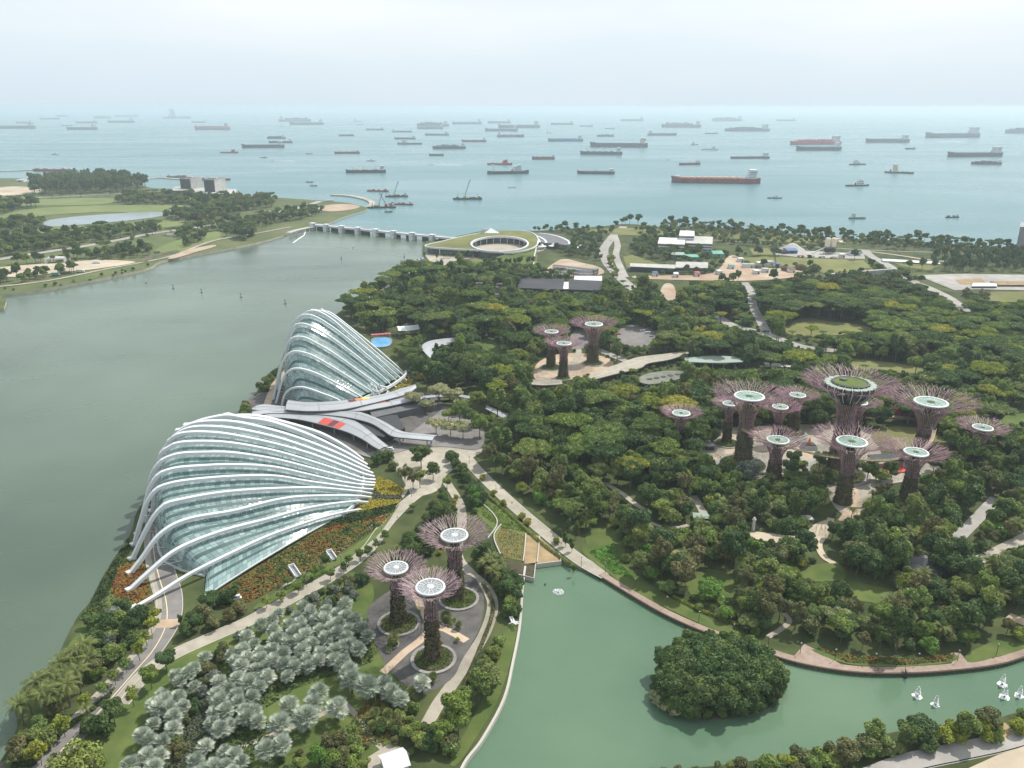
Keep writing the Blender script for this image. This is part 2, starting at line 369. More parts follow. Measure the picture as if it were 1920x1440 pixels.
path('road_crossing', [(297, 1170), (337, 1168)], 5.5, 'beige', ex=False, sm=2)
path('promenade', [(225, 1320), (268, 1268), (320, 1230), (420, 1185), (470, 1163), (560, 1115), (640, 1070), (690, 1030), (722, 985), (760, 945), (795, 915), (815, 880)], 6.0, 'paving', edge='kerb')
path('garden_path', [(470, 1160), (560, 1078), (640, 1030), (700, 985), (735, 950), (758, 925), (762, 905), (748, 882), (735, 865)], 2.2, 'paving')
sheet('verge_lawn', [(480, 1135), (560, 1085), (640, 1040), (715, 985), (735, 960), (755, 935), (720, 990), (690, 1020), (630, 1062), (540, 1110), (490, 1140)], 'lawn', ex=False)
sheet('arrival_plaza', [(728, 850), (760, 838), (830, 835), (905, 842), (880, 862), (838, 890), (820, 920), (775, 930), (762, 905), (745, 885)], 'paving')
path('lake_promenade', [(868, 850), (900, 888), (960, 945), (1030, 1005), (1090, 1052), (1138, 1079)], 6.5, 'paving', edge='kerb')
path('supertree_garden_path', [(838, 905), (862, 945), (866, 985), (858, 1040), (880, 1072), (910, 1100), (924, 1135), (910, 1185), (880, 1235), (850, 1280), (822, 1320), (800, 1360)], 4.6, 'paving')
sheet('supertree_plaza', [(695, 1135), (760, 1095), (868, 1075), (905, 1110), (902, 1170), (868, 1235), (845, 1275), (790, 1300), (735, 1262), (705, 1210), (690, 1170)], 'darkpave')
path('plaza_band', [(718, 1262), (760, 1222), (806, 1182), (790, 1140), (775, 1105)], 3.2, 'beige', ex=False, sm=2)
path('plaza_band', [(800, 1172), (835, 1180), (875, 1202)], 3.2, 'beige', ex=False, sm=2)
path('lawn_path', [(390, 1432), (430, 1410), (520, 1375), (600, 1342), (650, 1322), (690, 1375), (722, 1408)], 2.0, 'paving', sm=2)
sheet('bright_terrace', [(690, 1420), (735, 1392), (768, 1412), (760, 1500), (690, 1500)], 'paving', sm=0)
sheet('open_lawn', [(500, 1310), (560, 1285), (630, 1255), (640, 1262), (575, 1305), (500, 1345), (470, 1340)], 'lawn', ex=True)
sheet('open_lawn', [(480, 1405), (560, 1372), (640, 1340), (655, 1358), (590, 1395), (505, 1425)], 'lawn', ex=True)
sheet('open_lawn', [(690, 1300), (720, 1292), (740, 1310), (700, 1345), (672, 1338)], 'lawn', ex=True)
sheet('lakeside_lawn', [(948, 1175), (968, 1180), (955, 1250), (930, 1320), (900, 1372), (860, 1432), (845, 1425), (890, 1340), (930, 1250)], 'lawn', ex=False)
# terraced kitchen garden by the lake corner
sheet('terrace_planting', [(900, 935), (950, 955), (990, 995), (985, 1020), (930, 1000), (895, 965)], 'lawn', sm=0)
sheet('terrace_field', [(938, 985), (985, 1003), (980, 1052), (938, 1045), (925, 1010)], 'field', sm=0)
sheet('terrace_bed', [(985, 1003), (1012, 1005), (1008, 1055), (983, 1058)], 'dirt', sm=0)
sheet('terrace_bed', [(1012, 1008), (1048, 1040), (1050, 1053), (1008, 1057)], 'dirt', sm=0)
sheet('terrace_planting', [(940, 1050), (1003, 1060), (1000, 1084), (962, 1075)], 'soil', sm=0)
# lakeside boardwalk
path('boardwalk', [(1128, 1076), (1180, 1108), (1250, 1148), (1330, 1183), (1420, 1213), (1500, 1238), (1600, 1254), (1700, 1256), (1800, 1249), (1870, 1239), (1925, 1222), (2050, 1180)], 3.1, 'deck', margin=2)
sheet('boardwalk_plaza', [(1488, 1232), (1508, 1208), (1535, 1222), (1580, 1248)], 'deck', sm=0)
sheet('boardwalk_plaza', [(1782, 1225), (1800, 1224), (1818, 1247), (1785, 1249)], 'deck', sm=0)
sheet('slope_lawn', [(1090, 1030), (1140, 1010), (1160, 1050), (1240, 1110), (1330, 1160), (1400, 1190), (1380, 1196), (1290, 1160), (1200, 1115), (1140, 1075)], 'lawn', ex=False)
sheet('slope_lawn', [(1520, 1218), (1600, 1232), (1720, 1238), (1790, 1228), (1785, 1242), (1700, 1250), (1590, 1246)], 'lawn', ex=False)
sheet('slope_lawn', [(1815, 1225), (1890, 1195), (1925, 1200), (1925, 1215), (1870, 1232), (1820, 1243)], 'lawn', ex=False)
sheet('glade_lawn', [(1098, 1003), (1145, 990), (1172, 1028), (1155, 1058), (1115, 1045)], 'lawn')
sheet('glade_lawn', [(1285, 1085), (1330, 1068), (1375, 1085), (1370, 1128), (1310, 1132)], 'lawn')
sheet('glade_lawn', [(1590, 1092), (1640, 1100), (1690, 1112), (1660, 1132), (1600, 1122)], 'lawn')
path('forest_path', [(1440, 1195), (1465, 1180), (1480, 1165), (1470, 1150)], 2.2, 'paving')
path('forest_path', [(1185, 960), (1230, 985), (1265, 990), (1290, 985)], 2.4, 'paving')
# grove
sheet('grove_plaza', [(1316, 825), (1350, 806), (1410, 800), (1470, 800), (1540, 800), (1600, 795), (1640, 815), (1660, 860), (1730, 868), (1765, 880), (1720, 900), (1650, 915), (1612, 975), (1562, 948), (1540, 890), (1480, 888), (1430, 900), (1385, 892), (1345, 872), (1318, 850)], 'paving')
sheet('grove_lawn', [(1635, 812), (1680, 800), (1740, 808), (1775, 830), (1772, 858), (1720, 850), (1650, 838)], 'field')
path('grove_walk', [(1330, 862), (1400, 842), (1480, 848), (1560, 862), (1640, 872), (1720, 880)], 6, 'beige', ex=False)
path('grove_walk', [(1335, 815), (1400, 812), (1480, 800), (1560, 800)], 5, 'beige', ex=False)
path('grove_walk', [(1560, 870), (1590, 905), (1600, 950), (1585, 980)], 7, 'beige', ex=False)
path('valley_path', [(1558, 972), (1548, 1000), (1535, 1022), (1545, 1045), (1562, 1058), (1548, 1075), (1525, 1085)], 3.2, 'sand', margin=4)
sheet('valley_terrace', [(1385, 1003), (1420, 998), (1500, 1006), (1525, 985), (1560, 975), (1548, 1010), (1500, 1022), (1440, 1016)], 'sand', sm=3)
sheet('valley_lawn', [(1500, 1068), (1540, 1058), (1575, 1060), (1585, 1085), (1540, 1092), (1505, 1085)], 'lawn', sm=3)
path('garden_walk', [(1790, 1015), (1830, 975), (1868, 935)], 6, 'road')
path('garden_walk', [(1835, 1052), (1880, 1030), (1930, 1005)], 6, 'paving')
path('garden_walk', [(1890, 1155), (1930, 1172)], 5, 'beige')
path('forest_path', [(1130, 905), (1165, 925), (1190, 945), (1215, 960)], 3, 'paving')
path('forest_path', [(1300, 930), (1315, 955), (1325, 978)], 4, 'paving')
# golden garden
sheet('golden_plaza', [(1000, 700), (1012, 678), (1050, 664), (1100, 664), (1140, 672), (1150, 688), (1110, 703), (1050, 716), (1010, 715)], 'beige')
path('golden_walk', [(1035, 716), (1070, 690), (1085, 660), (1075, 640), (1090, 625)], 5, 'paving', ex=True)
sheet('car_park', [(1068, 652), (1075, 622), (1105, 620), (1110, 640), (1090, 655)], 'asphalt')
sheet('car_park', [(1158, 640), (1165, 616), (1195, 612), (1232, 625), (1225, 640), (1200, 652)], 'asphalt')
path('service_road', [(1120, 655), (1150, 668), (1180, 680)], 7, 'road')
sheet('glade_lawn', [(895, 640), (920, 636), (940, 655), (960, 662), (935, 668), (905, 655)], 'lawn')
# dome surrounds and canopy plaza
sheet('forecourt', [(640, 830), (700, 800), (800, 760), (880, 775), (905, 800), (900, 842), (830, 838), (760, 845), (700, 860)], 'asphalt')
sheet('canopy_yard', [(470, 745), (530, 735), (700, 745), (800, 735), (830, 760), (800, 790), (690, 850), (560, 800), (480, 775)], 'darkpave')
path('shore_path', [(500, 762), (510, 735), (520, 715), (545, 690)], 5, 'beige')
path('shore_path', [(655, 578), (690, 560), (740, 530), (770, 510)], 4, 'paving')
# barrage lawn and car parks
sheet('barrage_lawn', [(820, 508), (862, 492), (915, 480), (960, 472), (1003, 470), (1002, 500), (960, 505), (890, 508)], 'field')
sheet('barrage_court', [(797, 476), (830, 470), (900, 452), (1000, 448), (1020, 470), (930, 482), (860, 488), (822, 500)], 'paving')
sheet('car_park', [(885, 552), (893, 527), (908, 527), (903, 548)], 'asphalt', sm=0)
sheet('car_park', [(922, 555), (932, 530), (946, 530), (938, 553)], 'asphalt', sm=0)
sheet('worksite', [(1018, 512), (1040, 493), (1060, 486), (1095, 494), (1125, 502), (1130, 514), (1080, 519), (1030, 517)], 'site')
path('coast_road', [(1170, 425), (1152, 440), (1140, 455), (1132, 470), (1137, 490), (1150, 508), (1168, 526), (1190, 545)], 13, 'road')
path('coast_road', [(1152, 440), (1158, 460), (1155, 480), (1165, 505), (1172, 520)], 9, 'road')
sheet('triangle_lawn', [(1168, 482), (1185, 478), (1250, 500), (1245, 504), (1175, 502)], 'field', sm=0)
sheet('worksite', [(1190, 518), (1260, 517), (1338, 512), (1364, 482), (1384, 482), (1400, 502), (1470, 504), (1515, 513), (1475, 522), (1400, 527), (1300, 526), (1200, 523)], 'site', sm=3)
sheet('field_lawn', [(1390, 484), (1445, 481), (1500, 484), (1618, 488), (1645, 513), (1545, 513), (1520, 503), (1402, 499)], 'field', sm=0)
sheet('field_lawn', [(1405, 466), (1440, 466), (1450, 478), (1412, 479)], 'field', sm=0)
sheet('batching_yard', [(1450, 470), (1480, 458), (1500, 470), (1620, 476), (1622, 486), (1500, 483), (1455, 478)], 'road', sm=0)
path('field_road', [(1622, 470), (1632, 480), (1660, 495), (1700, 522), (1740, 540), (1780, 560), (1810, 585)], 12, 'road')
path('field_road', [(1630, 472), (1690, 480), (1760, 490), (1830, 490)], 6, 'sand')
sheet('coast_field', [(1100, 432), (1200, 428), (1400, 436), (1560, 448), (1545, 458), (1400, 450), (1280, 445), (1150, 440)], 'field', ex=False)
path('coast_path', [(1280, 448), (1380, 453), (1500, 462), (1640, 470), (1760, 474), (1930, 480)], 4, 'road')
path('coast_path', [(1570, 446), (1580, 455)], 8, 'sand', sm=2)
sheet('site_yard', [(1720, 517), (1800, 514), (1930, 516), (1930, 545), (1830, 543), (1790, 545)], 'road', sm=0)
sheet('site_yard', [(1790, 525), (1840, 522), (1850, 534), (1800, 534)], 'dirt', sm=0)
sheet('field_lawn', [(1855, 548), (1930, 547), (1930, 570), (1850, 566)], 'field', sm=0)
sheet('field_lawn', [(1665, 488), (1700, 490), (1765, 498), (1740, 508), (1690, 500)], 'field', sm=0)
path('inner_road', [(1395, 530), (1408, 548), (1412, 575), (1425, 600), (1440, 630)], 9, 'road')
path('inner_road', [(1340, 590), (1375, 612), (1430, 625), (1500, 650), (1580, 660)], 11, 'road')
sheet('park_lawn', [(1470, 620), (1500, 598), (1560, 604), (1620, 612), (1640, 625), (1560, 630), (1500, 632)], 'field')
sheet('allotment_lawn', [(1585, 690), (1600, 675), (1700, 685), (1745, 695), (1735, 702), (1640, 697)], 'field')
sheet('glade_lawn', [(1870, 790), (1900, 770), (1930, 775), (1930, 795), (1890, 800)], 'lawn')
sheet('worksite', [(1238, 552), (1246, 533), (1262, 535), (1268, 556), (1258, 566)], 'site')
# near right corner
sheet('corner_sand', [(1800, 1450), (1870, 1418), (1930, 1398), (2050, 1500), (1800, 1600)], 'sand', sm=0)
path('corner_road', [(1600, 1470), (1700, 1432), (1790, 1412), (1870, 1395), (1950, 1372), (2050, 1345)], 6.5, 'road', edge='kerb')
sheet('corner_earth', [(1860, 1365), (1885, 1358), (1895, 1380), (1870, 1390)], 'dirt', sm=3)
# east bank
sheet('golf_fairway', [(0, 405), (60, 392), (180, 386), (330, 385), (360, 392), (300, 402), (200, 398), (90, 404), (30, 412)], 'golf', ex=True)
sheet('golf_fairway', [(0, 385), (80, 374), (180, 372), (230, 376), (180, 384), (70, 386)], 'golf')
sheet('golf_fairway', [(290, 470), (330, 452), (380, 438), (415, 435), (420, 445), (380, 460), (330, 475)], 'golf')
sheet('golf_fairway', [(60, 438), (90, 425), (200, 424), (260, 418), (300, 412), (345, 415), (330, 425), (220, 432), (110, 440)], 'golf')
sheet('pond_water', [(82, 418), (110, 410), (200, 402), (290, 398), (312, 400), (290, 408), (200, 418), (120, 424), (88, 424)], 'pond', sm=3)
path('east_road', [(-20, 490), (80, 474), (160, 462), (240, 447), (300, 436), (360, 428), (430, 415), (500, 402), (560, 390), (600, 378)], 16, 'road')
path('east_road', [(-20, 373), (100, 370), (200, 364), (270, 362)], 10, 'road')
path('east_promenade', [(-20, 540), (90, 527), (200, 505), (280, 490), (330, 478), (400, 452), (470, 440), (545, 426)], 6, 'paving')
sheet('east_worksite', [(-20, 515), (0, 502), (100, 494), (180, 488), (240, 490), (250, 494), (180, 505), (110, 512), (30, 520)], 'sand')
sheet('east_worksite', [(316, 484), (355, 469), (398, 460), (404, 463), (372, 472), (328, 485)], 'site')
sheet('east_beach', [(0, 366), (0, 352), (50, 350), (78, 353), (78, 360), (30, 366)], 'sand')
sheet('east_site', [(590, 391), (615, 385), (650, 383), (676, 388), (650, 395), (615, 397)], 'site')
mb = MB()
mb.ribbon(smooth(GP([(262, 338), (300, 334), (340, 337), (383, 338)], .5), 4), 14, 2.5, thick=3)
mb.ribbon(smooth(GP([(-20, 322), (40, 320), (90, 318)], .5), 4), 22, 2.5, thick=3)
mb.ribbon(smooth(GP([(622, 366), (655, 368), (685, 374), (698, 382), (690, 390)], .5), 4), 12, 2.5, thick=3)
structure('breakwater', mb, M['rock'])
# boardwalk edge posts, lake kerb
mb = MB()
lk = smooth(GP([(842, 1500), (870, 1432), (905, 1385), (945, 1310), (962, 1240), (975, 1170), (980, 1100), (985, 1062)]), 5)
mb.ribbon([Vector((p.x, p.y, LAND + .25)) for p in lk], .9, None, thick=1.8); structure('lake_kerb', mb, M['kerb'])
# ================================================================== GLASS DOMES
def glass_mat(name, deep, pale):
    m = bpy.data.materials.new(name); m.use_nodes = True; t = m.node_tree; b = t.nodes['Principled BSDF']
    uv = N(t, 'ShaderNodeUVMap'); sep = N(t, 'ShaderNodeSeparateXYZ'); t.links.new(uv.outputs['UV'], sep.inputs[0])
    def math_(op, a, bb=None):
        n = N(t, 'ShaderNodeMath', operation=op)
        for i, q in enumerate((a, bb)):
            if q is None: continue
            if isinstance(q, (int, float)): n.inputs[i].default_value = q
            else: t.links.new(q, n.inputs[i])
        return n.outputs[0]
    fu, fv = math_('FRACT', sep.outputs['X']), math_('FRACT', sep.outputs['Y'])
    lu = math_('LESS_THAN', fu, .07); lv = math_('LESS_THAN', fv, .07); line = math_('MAXIMUM', lu, lv)
    cell = N(t, 'ShaderNodeVectorMath', operation='FLOOR'); t.links.new(uv.outputs['UV'], cell.inputs[0])
    wn = N(t, 'ShaderNodeTexWhiteNoise'); wn.noise_dimensions = '2D'; t.links.new(cell.outputs[0], wn.inputs['Vector'])
    r = N(t, 'ShaderNodeValToRGB'); e = r.color_ramp.elements; e[0].color = rgba(deep); e[1].color = rgba(pale); e[0].position = .1; e[1].position = 1
    t.links.new(wn.outputs['Value'], r.inputs['Fac'])
    mx = N(t, 'ShaderNodeMix', data_type='RGBA'); t.links.new(line, mx.inputs['Factor']); t.links.new(r.outputs['Color'], mx.inputs['A']); mx.inputs['B'].default_value = (.10, .13, .13, 1)
    t.links.new(mx.outputs['Result'], b.inputs['Base Color'])
    b.inputs['Roughness'].default_value = .14; b.inputs['Specular IOR Level'].default_value = .8
    geo = N(t, 'ShaderNodeNewGeometry')                # each pane sits a little off true
    sub = N(t, 'ShaderNodeVectorMath', operation='SUBTRACT'); t.links.new(wn.outputs['Color'], sub.inputs[0]); sub.inputs[1].default_value = (.5, .5, .5)
    sc = N(t, 'ShaderNodeVectorMath', operation='SCALE'); sc.inputs['Scale'].default_value = .05; t.links.new(sub.outputs[0], sc.inputs[0])
    ad = N(t, 'ShaderNodeVectorMath', operation='ADD'); t.links.new(geo.outputs['Normal'], ad.inputs[0]); t.links.new(sc.outputs[0], ad.inputs[1])
    nm = N(t, 'ShaderNodeVectorMath', operation='NORMALIZE'); t.links.new(ad.outputs[0], nm.inputs[0]); t.links.new(nm.outputs[0], b.inputs['Normal'])
    return m
M['glassshade'] = mat('shaded_glass', (.05, .09, .088), c2=(.075, .12, .115), scale=.4, rough=.3, spec=.3)  # dark tint that paints the arches' shade onto the shell
M['glass'] = glass_mat('dome_glass', (.13, .205, .20), (.27, .37, .355))

def resample(pts, n):
    d = [0]
    for a, b in zip(pts, pts[1:]): d.append(d[-1] + (b - a).length)
    out = []; j = 0
    for i in range(n):
        s = d[-1] * i / (n - 1)
        while j < len(d) - 2 and d[j + 1] < s: j += 1
        k = (s - d[j]) / max(1e-9, d[j + 1] - d[j]); out.append(pts[j].lerp(pts[j + 1], min(1, max(0, k))))
    return out

def build_dome(root, ribs, wid0, glass_in, cover, front, rightcut, off, pane, nx):
    """ribs: list of (left foot, right foot, photo trace); every rib is an arch in its own upright plane"""
    curves = []
    for L, Rr, tr in ribs:
        pts = [L] + [VP(x, y, L, Rr) for x, y in tr] + [Rr]
        for p in pts: p.z = max(p.z, LAND - .5)
        curves.append(resample(smooth(pts, 6), 56))
    for i, c in enumerate(curves):
        mb = MB(); n = len(c); wid = wid0[i] if hasattr(wid0, '__len__') else wid0
        wd = [wid * (1.18 - .18 * min(1, k / 14) if k < 26 else 1 - .25 * (k - 26) / 29) for k in range(n)]
        dirn = (c[-1] - c[0]); dirn.z = 0; dirn.normalize(); side = Vector((-dirn.y, dirn.x, 0))
        vs = []
        for k, p in enumerate(c):
            t = c[min(k + 1, n - 1)] - c[max(k - 1, 0)]; t.normalize(); nn = t.cross(side) * -1
            if nn.dot(Vector((0, 0, 1))) < 0 and abs(nn.z) > .2: nn = -nn
            h = wd[k] * .34; b_ = wd[k] / 2; ch = .9
            for a, b in ((-b_, -h), (b_, -h), (b_, h * .8), (b_ * ch, h), (-b_ * ch, h), (-b_, h * .8)): vs.append(p + side * a + nn * b)
        fs = []
        for k in range(n - 1):
            for q in range(6):
                q2 = (q + 1) % 6; fs.append((k * 6 + q, (k + 1) * 6 + q, (k + 1) * 6 + q2, k * 6 + q2))
        fs += [tuple(range(5, -1, -1)), tuple((n - 1) * 6 + q for q in range(6))]
        mb.add(vs, fs)
        rib = mb.build('arch_rib', M['white'], root)
    # glass sections, one per rib, plus the front edge on the ground
    secs = []
    for i, c in enumerate(curves):
        L, Rr = c[0], c[-1]; ch = Rr - L; ch.z = 0; Lh = ch.length; ch.normalize()
        ss = [(p - L).dot(ch) for p in c]; zz = [p.z for p in c]
        a, b = glass_in[i], Lh * rightcut[i]; w_ = cover[i]
        sec = []
        for k in range(nx + 1):
            f = k / nx; f = f ** 1.25                 # finer near the steep side
            s = a + (b - a) * f
            z = float(np.interp(s, ss, zz)) - off
            u = min(1, (s - a) / w_)
            z = LAND + max(.0, z - LAND) * (1 - (1 - u) ** 3) ** .5
            sec.append(Vector((L.x + ch.x * s, L.y + ch.y * s, max(LAND, z))))
        secs.append(sec)
    allsecs = ([front] if front else []) + secs
    mb = MB(); mb.uv = []; sub = 3
    vcount = 0
    for i in range(len(allsecs) - 1):
        A, B = allsecs[i], allsecs[i + 1]
        dl = [0]
        for k in range(nx): dl.append(dl[-1] + (A[k + 1] - A[k]).length)
        rows = max(1, round(sum((A[k] - B[k]).length for k in range(5, nx)) / (nx - 5) / pane))
        base = len(mb.v); mb.v.extend([tuple(p) for p in A] + [tuple(p) for p in B]); n1 = nx + 1
        for k in range(nx):
            mb.f.append((base + k, base + k + 1, base + n1 + k + 1, base + n1 + k)); mb.m.append(0)
            u0, u1 = dl[k] / pane + i * 50, dl[k + 1] / pane + i * 50
            mb.uv.append(((u0, i * 10), (u1, i * 10), (u1, i * 10 + rows), (u0, i * 10 + rows)))
    g = mb.build('glass_shell', M['glass'], root)
    bm = bmesh.new(); bm.from_mesh(g.data); bmesh.ops.recalc_face_normals(bm, faces=bm.faces)
    up = sum(f.normal.z for f in bm.faces)
    if up < 0: bmesh.ops.reverse_faces(bm, faces=bm.faces)
    bm.to_mesh(g.data); bm.free()
    # dark bands below each arch, painting its shade and reflection on the glass
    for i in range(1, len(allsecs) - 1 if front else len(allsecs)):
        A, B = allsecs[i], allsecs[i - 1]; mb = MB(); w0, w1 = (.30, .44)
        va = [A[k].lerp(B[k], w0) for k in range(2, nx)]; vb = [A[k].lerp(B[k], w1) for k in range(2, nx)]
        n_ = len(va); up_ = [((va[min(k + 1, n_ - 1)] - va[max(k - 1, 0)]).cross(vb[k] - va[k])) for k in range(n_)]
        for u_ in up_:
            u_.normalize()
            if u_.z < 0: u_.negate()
        mb.add([p + u_ * .07 for p, u_ in zip(va, up_)] + [p + u_ * .07 for p, u_ in zip(vb, up_)], [(k, k + 1, n_ + k + 1, n_ + k) for k in range(n_ - 1)]); mb.build('shade_band', M['glassshade'], root)
    # struts between rib and glass
    for i, c in enumerate(curves):
        sec = secs[i]; L = c[0]; ch = c[-1] - c[0]; ch.z = 0; Lh = ch.length; ch.normalize()
        mb = MB(); r_ = .13
        gpts = sec
        # zigzag truss on the steep side
        m = 9
        rp = [c[k] for k in range(6, 27, 2)]
        zz_ = []
        for k, p in enumerate(rp):
            q = min(gpts[:nx // 2], key=lambda g_: (g_ - p).length)
            if (q - p).length < 14 and q.z > LAND + .5: zz_ += [p, q]
        if len(zz_) > 3: mb.poly(zz_, r_, 4); mb.build('zigzag_truss', M['white'], root)
        d = Lh * .3
        while d < Lh * .9:
            P0 = min(c, key=lambda p: abs((p - L).dot(ch) - d)); Q = min(gpts, key=lambda g_: abs((g_ - L).dot(ch) - d))
            MB().poly([P0, Q], r_ * 1.2, 4).build('strut', M['white'], root); d += 8
    return curves, secs

# --- the long low dome
A3 = lambda x, y: Vector((x, y, LAND))
FL = [G(251, 1141), G(243, 1107), G(244, 1075), G(247.7, 1049), G(251.4, 1021.5), A3(-178, 335), A3(-180, 347), A3(-181, 358), A3(-184, 371), A3(-185, 382), A3(-184, 392), A3(-180, 401), A3(-170, 408), A3(-146, 410), A3(-130, 413)]
FR = [G(677, 955), G(690, 942), G(696, 933), G(697, 926), G(700, 918), G(703, 911), G(704, 906), G(704, 900), G(702, 894), G(699, 888), G(693, 880), G(688, 872), G(681, 863), A3(-86, 408), A3(-96, 413)]
FT = [[(290, 1118), (358, 1075), (439, 1034.6), (503, 1005), (562, 984), (606, 970), (647, 960)],
      [(278, 1074), (331, 1031), (410, 998), (500, 974), (577, 953), (657, 941)],
      [(263.7, 1050), (301, 1001), (351, 974), (439, 958), (518, 938), (577, 931), (664, 930)],
      [(278, 985), (303, 951), (332, 939), (434, 922), (577, 915), (664, 921)],
      [(263, 979), (279, 935), (311, 909), (405, 896), (510, 893), (577, 903), (664, 915)],
      [(278, 922), (294, 893), (309, 884), (332, 878), (376, 874.5), (434, 872), (510, 876), (577, 890), (635, 903), (676, 909)],
      [(281, 900), (295.6, 871), (311.7, 859), (339, 851), (376, 849), (434, 849.7), (510, 860.6), (577, 876.7), (635, 892), (676, 903)],
      [(298.5, 859), (313, 841.7), (332, 831.5), (376, 828.5), (434, 831.5), (510, 845), (577, 863.5), (635, 882), (679, 897)],
      [(300, 857), (311, 838), (323, 821), (343.8, 812.5), (383, 811), (434, 816), (510, 831.5), (577, 850), (635, 871), (679, 888)],
      [(312, 838), (325, 820), (339, 809.6), (361, 802), (397.7, 800.8), (448.8, 806), (518, 821), (577, 840), (635, 862), (676, 879)],
      [(327, 817), (338, 807), (350, 800), (370, 793), (405, 790.6), (448.8, 793.5), (518, 809.6), (577, 828.5), (635, 852), (672, 870)],
      [(345, 804), (357, 797), (372, 791), (390, 786), (427, 779.7), (460, 784.8), (503.7, 790.6), (562, 809.6), (605.8, 828), (649.6, 850), (676, 865)],
      [(415, 786), (440, 781), (478, 781), (518, 789), (591, 809.6), (630, 828), (660, 847)]]
ribs = [(FL[i], FR[i], FT[i]) for i in range(13)]
dome = empty('glass_dome', (-125, 340, LAND), 0, 'long low glass dome with a fan of thirteen white arched ribs beside the reservoir', 'glass dome')
def unparent_loc(root):
    for ch in root.children: ch.location = -Vector(root.location)
gi = [31, 22, 14.5, 11.5, 10, 8.5, 7, 6, 5, 4.5, 4, 4, 4]
frontL, frontR = G(383, 1122), G(640, 966); nxd = 44
front = [frontL.lerp(frontR, (k / nxd) ** 1.25) for k in range(nxd + 1)]
for k, p in enumerate(front): p.z = LAND + .3 + 1.2 * math.sin(math.pi * k / nxd)
_, fsec = build_dome(dome, ribs, [1.6, 1.9, 2.0, 2.0, 2.05, 2.1, 2.15, 2.2, 2.3, 2.5, 2.7, 3.0, 3.0], gi, [6, 6, 6, 6, 6.5, 7, 7, 7, 7, 7, 7, 7, 7], front, [.90, .93] + [.945] * 11, 2.7, 2.3, nxd)
# back face and edge beams
mb = MB()
mb.add([tuple(p) for p in fsec[-1]] + [(p.x + 6 - k * .2, p.y + 10, LAND) for k, p in enumerate(fsec[-1])], [(k, k + 1, nxd + 2 + k, nxd + 1 + k) for k in range(nxd)])
mb.build('rear_glass', M['grey'], dome)
mb = MB(); edge = [s_[-1] + Vector((0, 0, .8)) for s_ in fsec]; mb.poly(edge, 1.1, 4, flat=.6); mb.build('edge_beam', M['white'], dome)
mb = MB(); mb.poly([p + Vector((0, -.4, .25)) for p in front], .35, 4); mb.poly([s_[0] + Vector((-.3, 0, .5)) for s_ in fsec], .5, 4); mb.build('base_kerb', M['offwhite'], dome)
for L in FL[:13]: MB().box((L.x, L.y, LAND + .5), (3.0, 2.4, 1.4), .9).build('rib_footing', M['offwhite'], dome)
unparent_loc(dome)
excl([FL[0] + Vector((14, 8, 0))] + [FL[i] + Vector((6, 0, 0)) for i in range(1, 13)] + [A3(-130, 420), A3(-95, 418)] + [FR[i] for i in range(11, -1, -1)] + [G(610, 992), G(380, 1128)])

# --- the tall dome
CL = [A3(-156.6, 508), A3(-162, 512.5), A3(-166, 520), A3(-168, 530), A3(-168, 540), A3(-166, 550), A3(-162, 560), A3(-157, 569), A3(-150, 577)]
CR = [A3(-112, 507), A3(-104, 516), A3(-97.6, 527), A3(-91, 537), A3(-87, 547), A3(-84, 556), A3(-82, 564), A3(-81, 570), A3(-82, 576)]
CT = [[(534, 740), (545, 729), (562.5, 726), (578, 728.6), (601.6, 737), (632.8, 749)],
      [(528, 717), (534, 703), (545, 693.4), (559, 691), (578, 695), (601.6, 704), (640.6, 724), (678, 745)],
      [(523, 700), (529.7, 679), (539, 665), (551.6, 659), (567, 660.6), (587.5, 667.7), (625, 688.8), (671.9, 718.4), (697, 735)],
      [(526, 680), (532.8, 657.5), (542, 638.8), (551.6, 632.5), (565.6, 631.7), (581, 637), (625, 662), (671.9, 695), (716, 727)],
      [(531, 665), (537.5, 641), (548, 615), (559, 607.5), (573, 608), (593.8, 617), (625, 635.6), (671.9, 670), (718.8, 707.5)],
      [(540, 640), (550, 606), (562.5, 593), (575, 590), (589, 593), (609, 604), (640.6, 626), (687.5, 665), (736, 707)],
      [(556, 620), (561, 598), (572, 587), (584, 582.5), (600, 585.6), (625, 601), (656, 628), (703, 667), (743.8, 703)],
      [(580, 592), (593.8, 583), (609, 585.6), (632.8, 599.7), (664, 624.7), (703, 659), (750, 698)],
      [(597, 590), (609, 584), (625, 590), (656, 613.8), (703, 651), (750, 692)]]
tall = empty('glass_dome', (-125, 540, LAND), 0, 'tall steep glass dome with white arched ribs behind the grey canopies', 'glass dome')
_, csec = build_dome(tall, list(zip(CL, CR, CT)), 1.75, [9, 9, 8, 7.5, 7, 6.5, 6, 5, 5], [9, 9, 10, 10, 11, 11, 11, 10, 10], [p.copy() for p in [A3(-146, 503).lerp(A3(-118, 502), k / 36) for k in range(37)]], [.95] * 9, 2.7, 2.6, 36)
mb = MB(); nn_ = len(csec[-1])
mb.add([tuple(p) for p in csec[-1]] + [(p.x + 8 - k * .3, p.y + 14, LAND) for k, p in enumerate(csec[-1])], [(k, k + 1, nn_ + 1 + k, nn_ + k) for k in range(nn_ - 1)]); mb.build('rear_glass', M['grey'], tall)
mb = MB(); mb.poly([p + Vector((1.5, -1, 2.2)) for p in CR[1:]], 1.5, 5, flat=.6); mb.build('edge_beam', M['white'], tall)
for p in CR[2:]: MB().poly([p + Vector((0, 0, 2)), p + Vector((4, -3, 0))], [.7, .3], 5).build('rib_footing', M['white'], tall)
mb = MB(); rc = random.Random(4); c0 = A3(-93, 524)
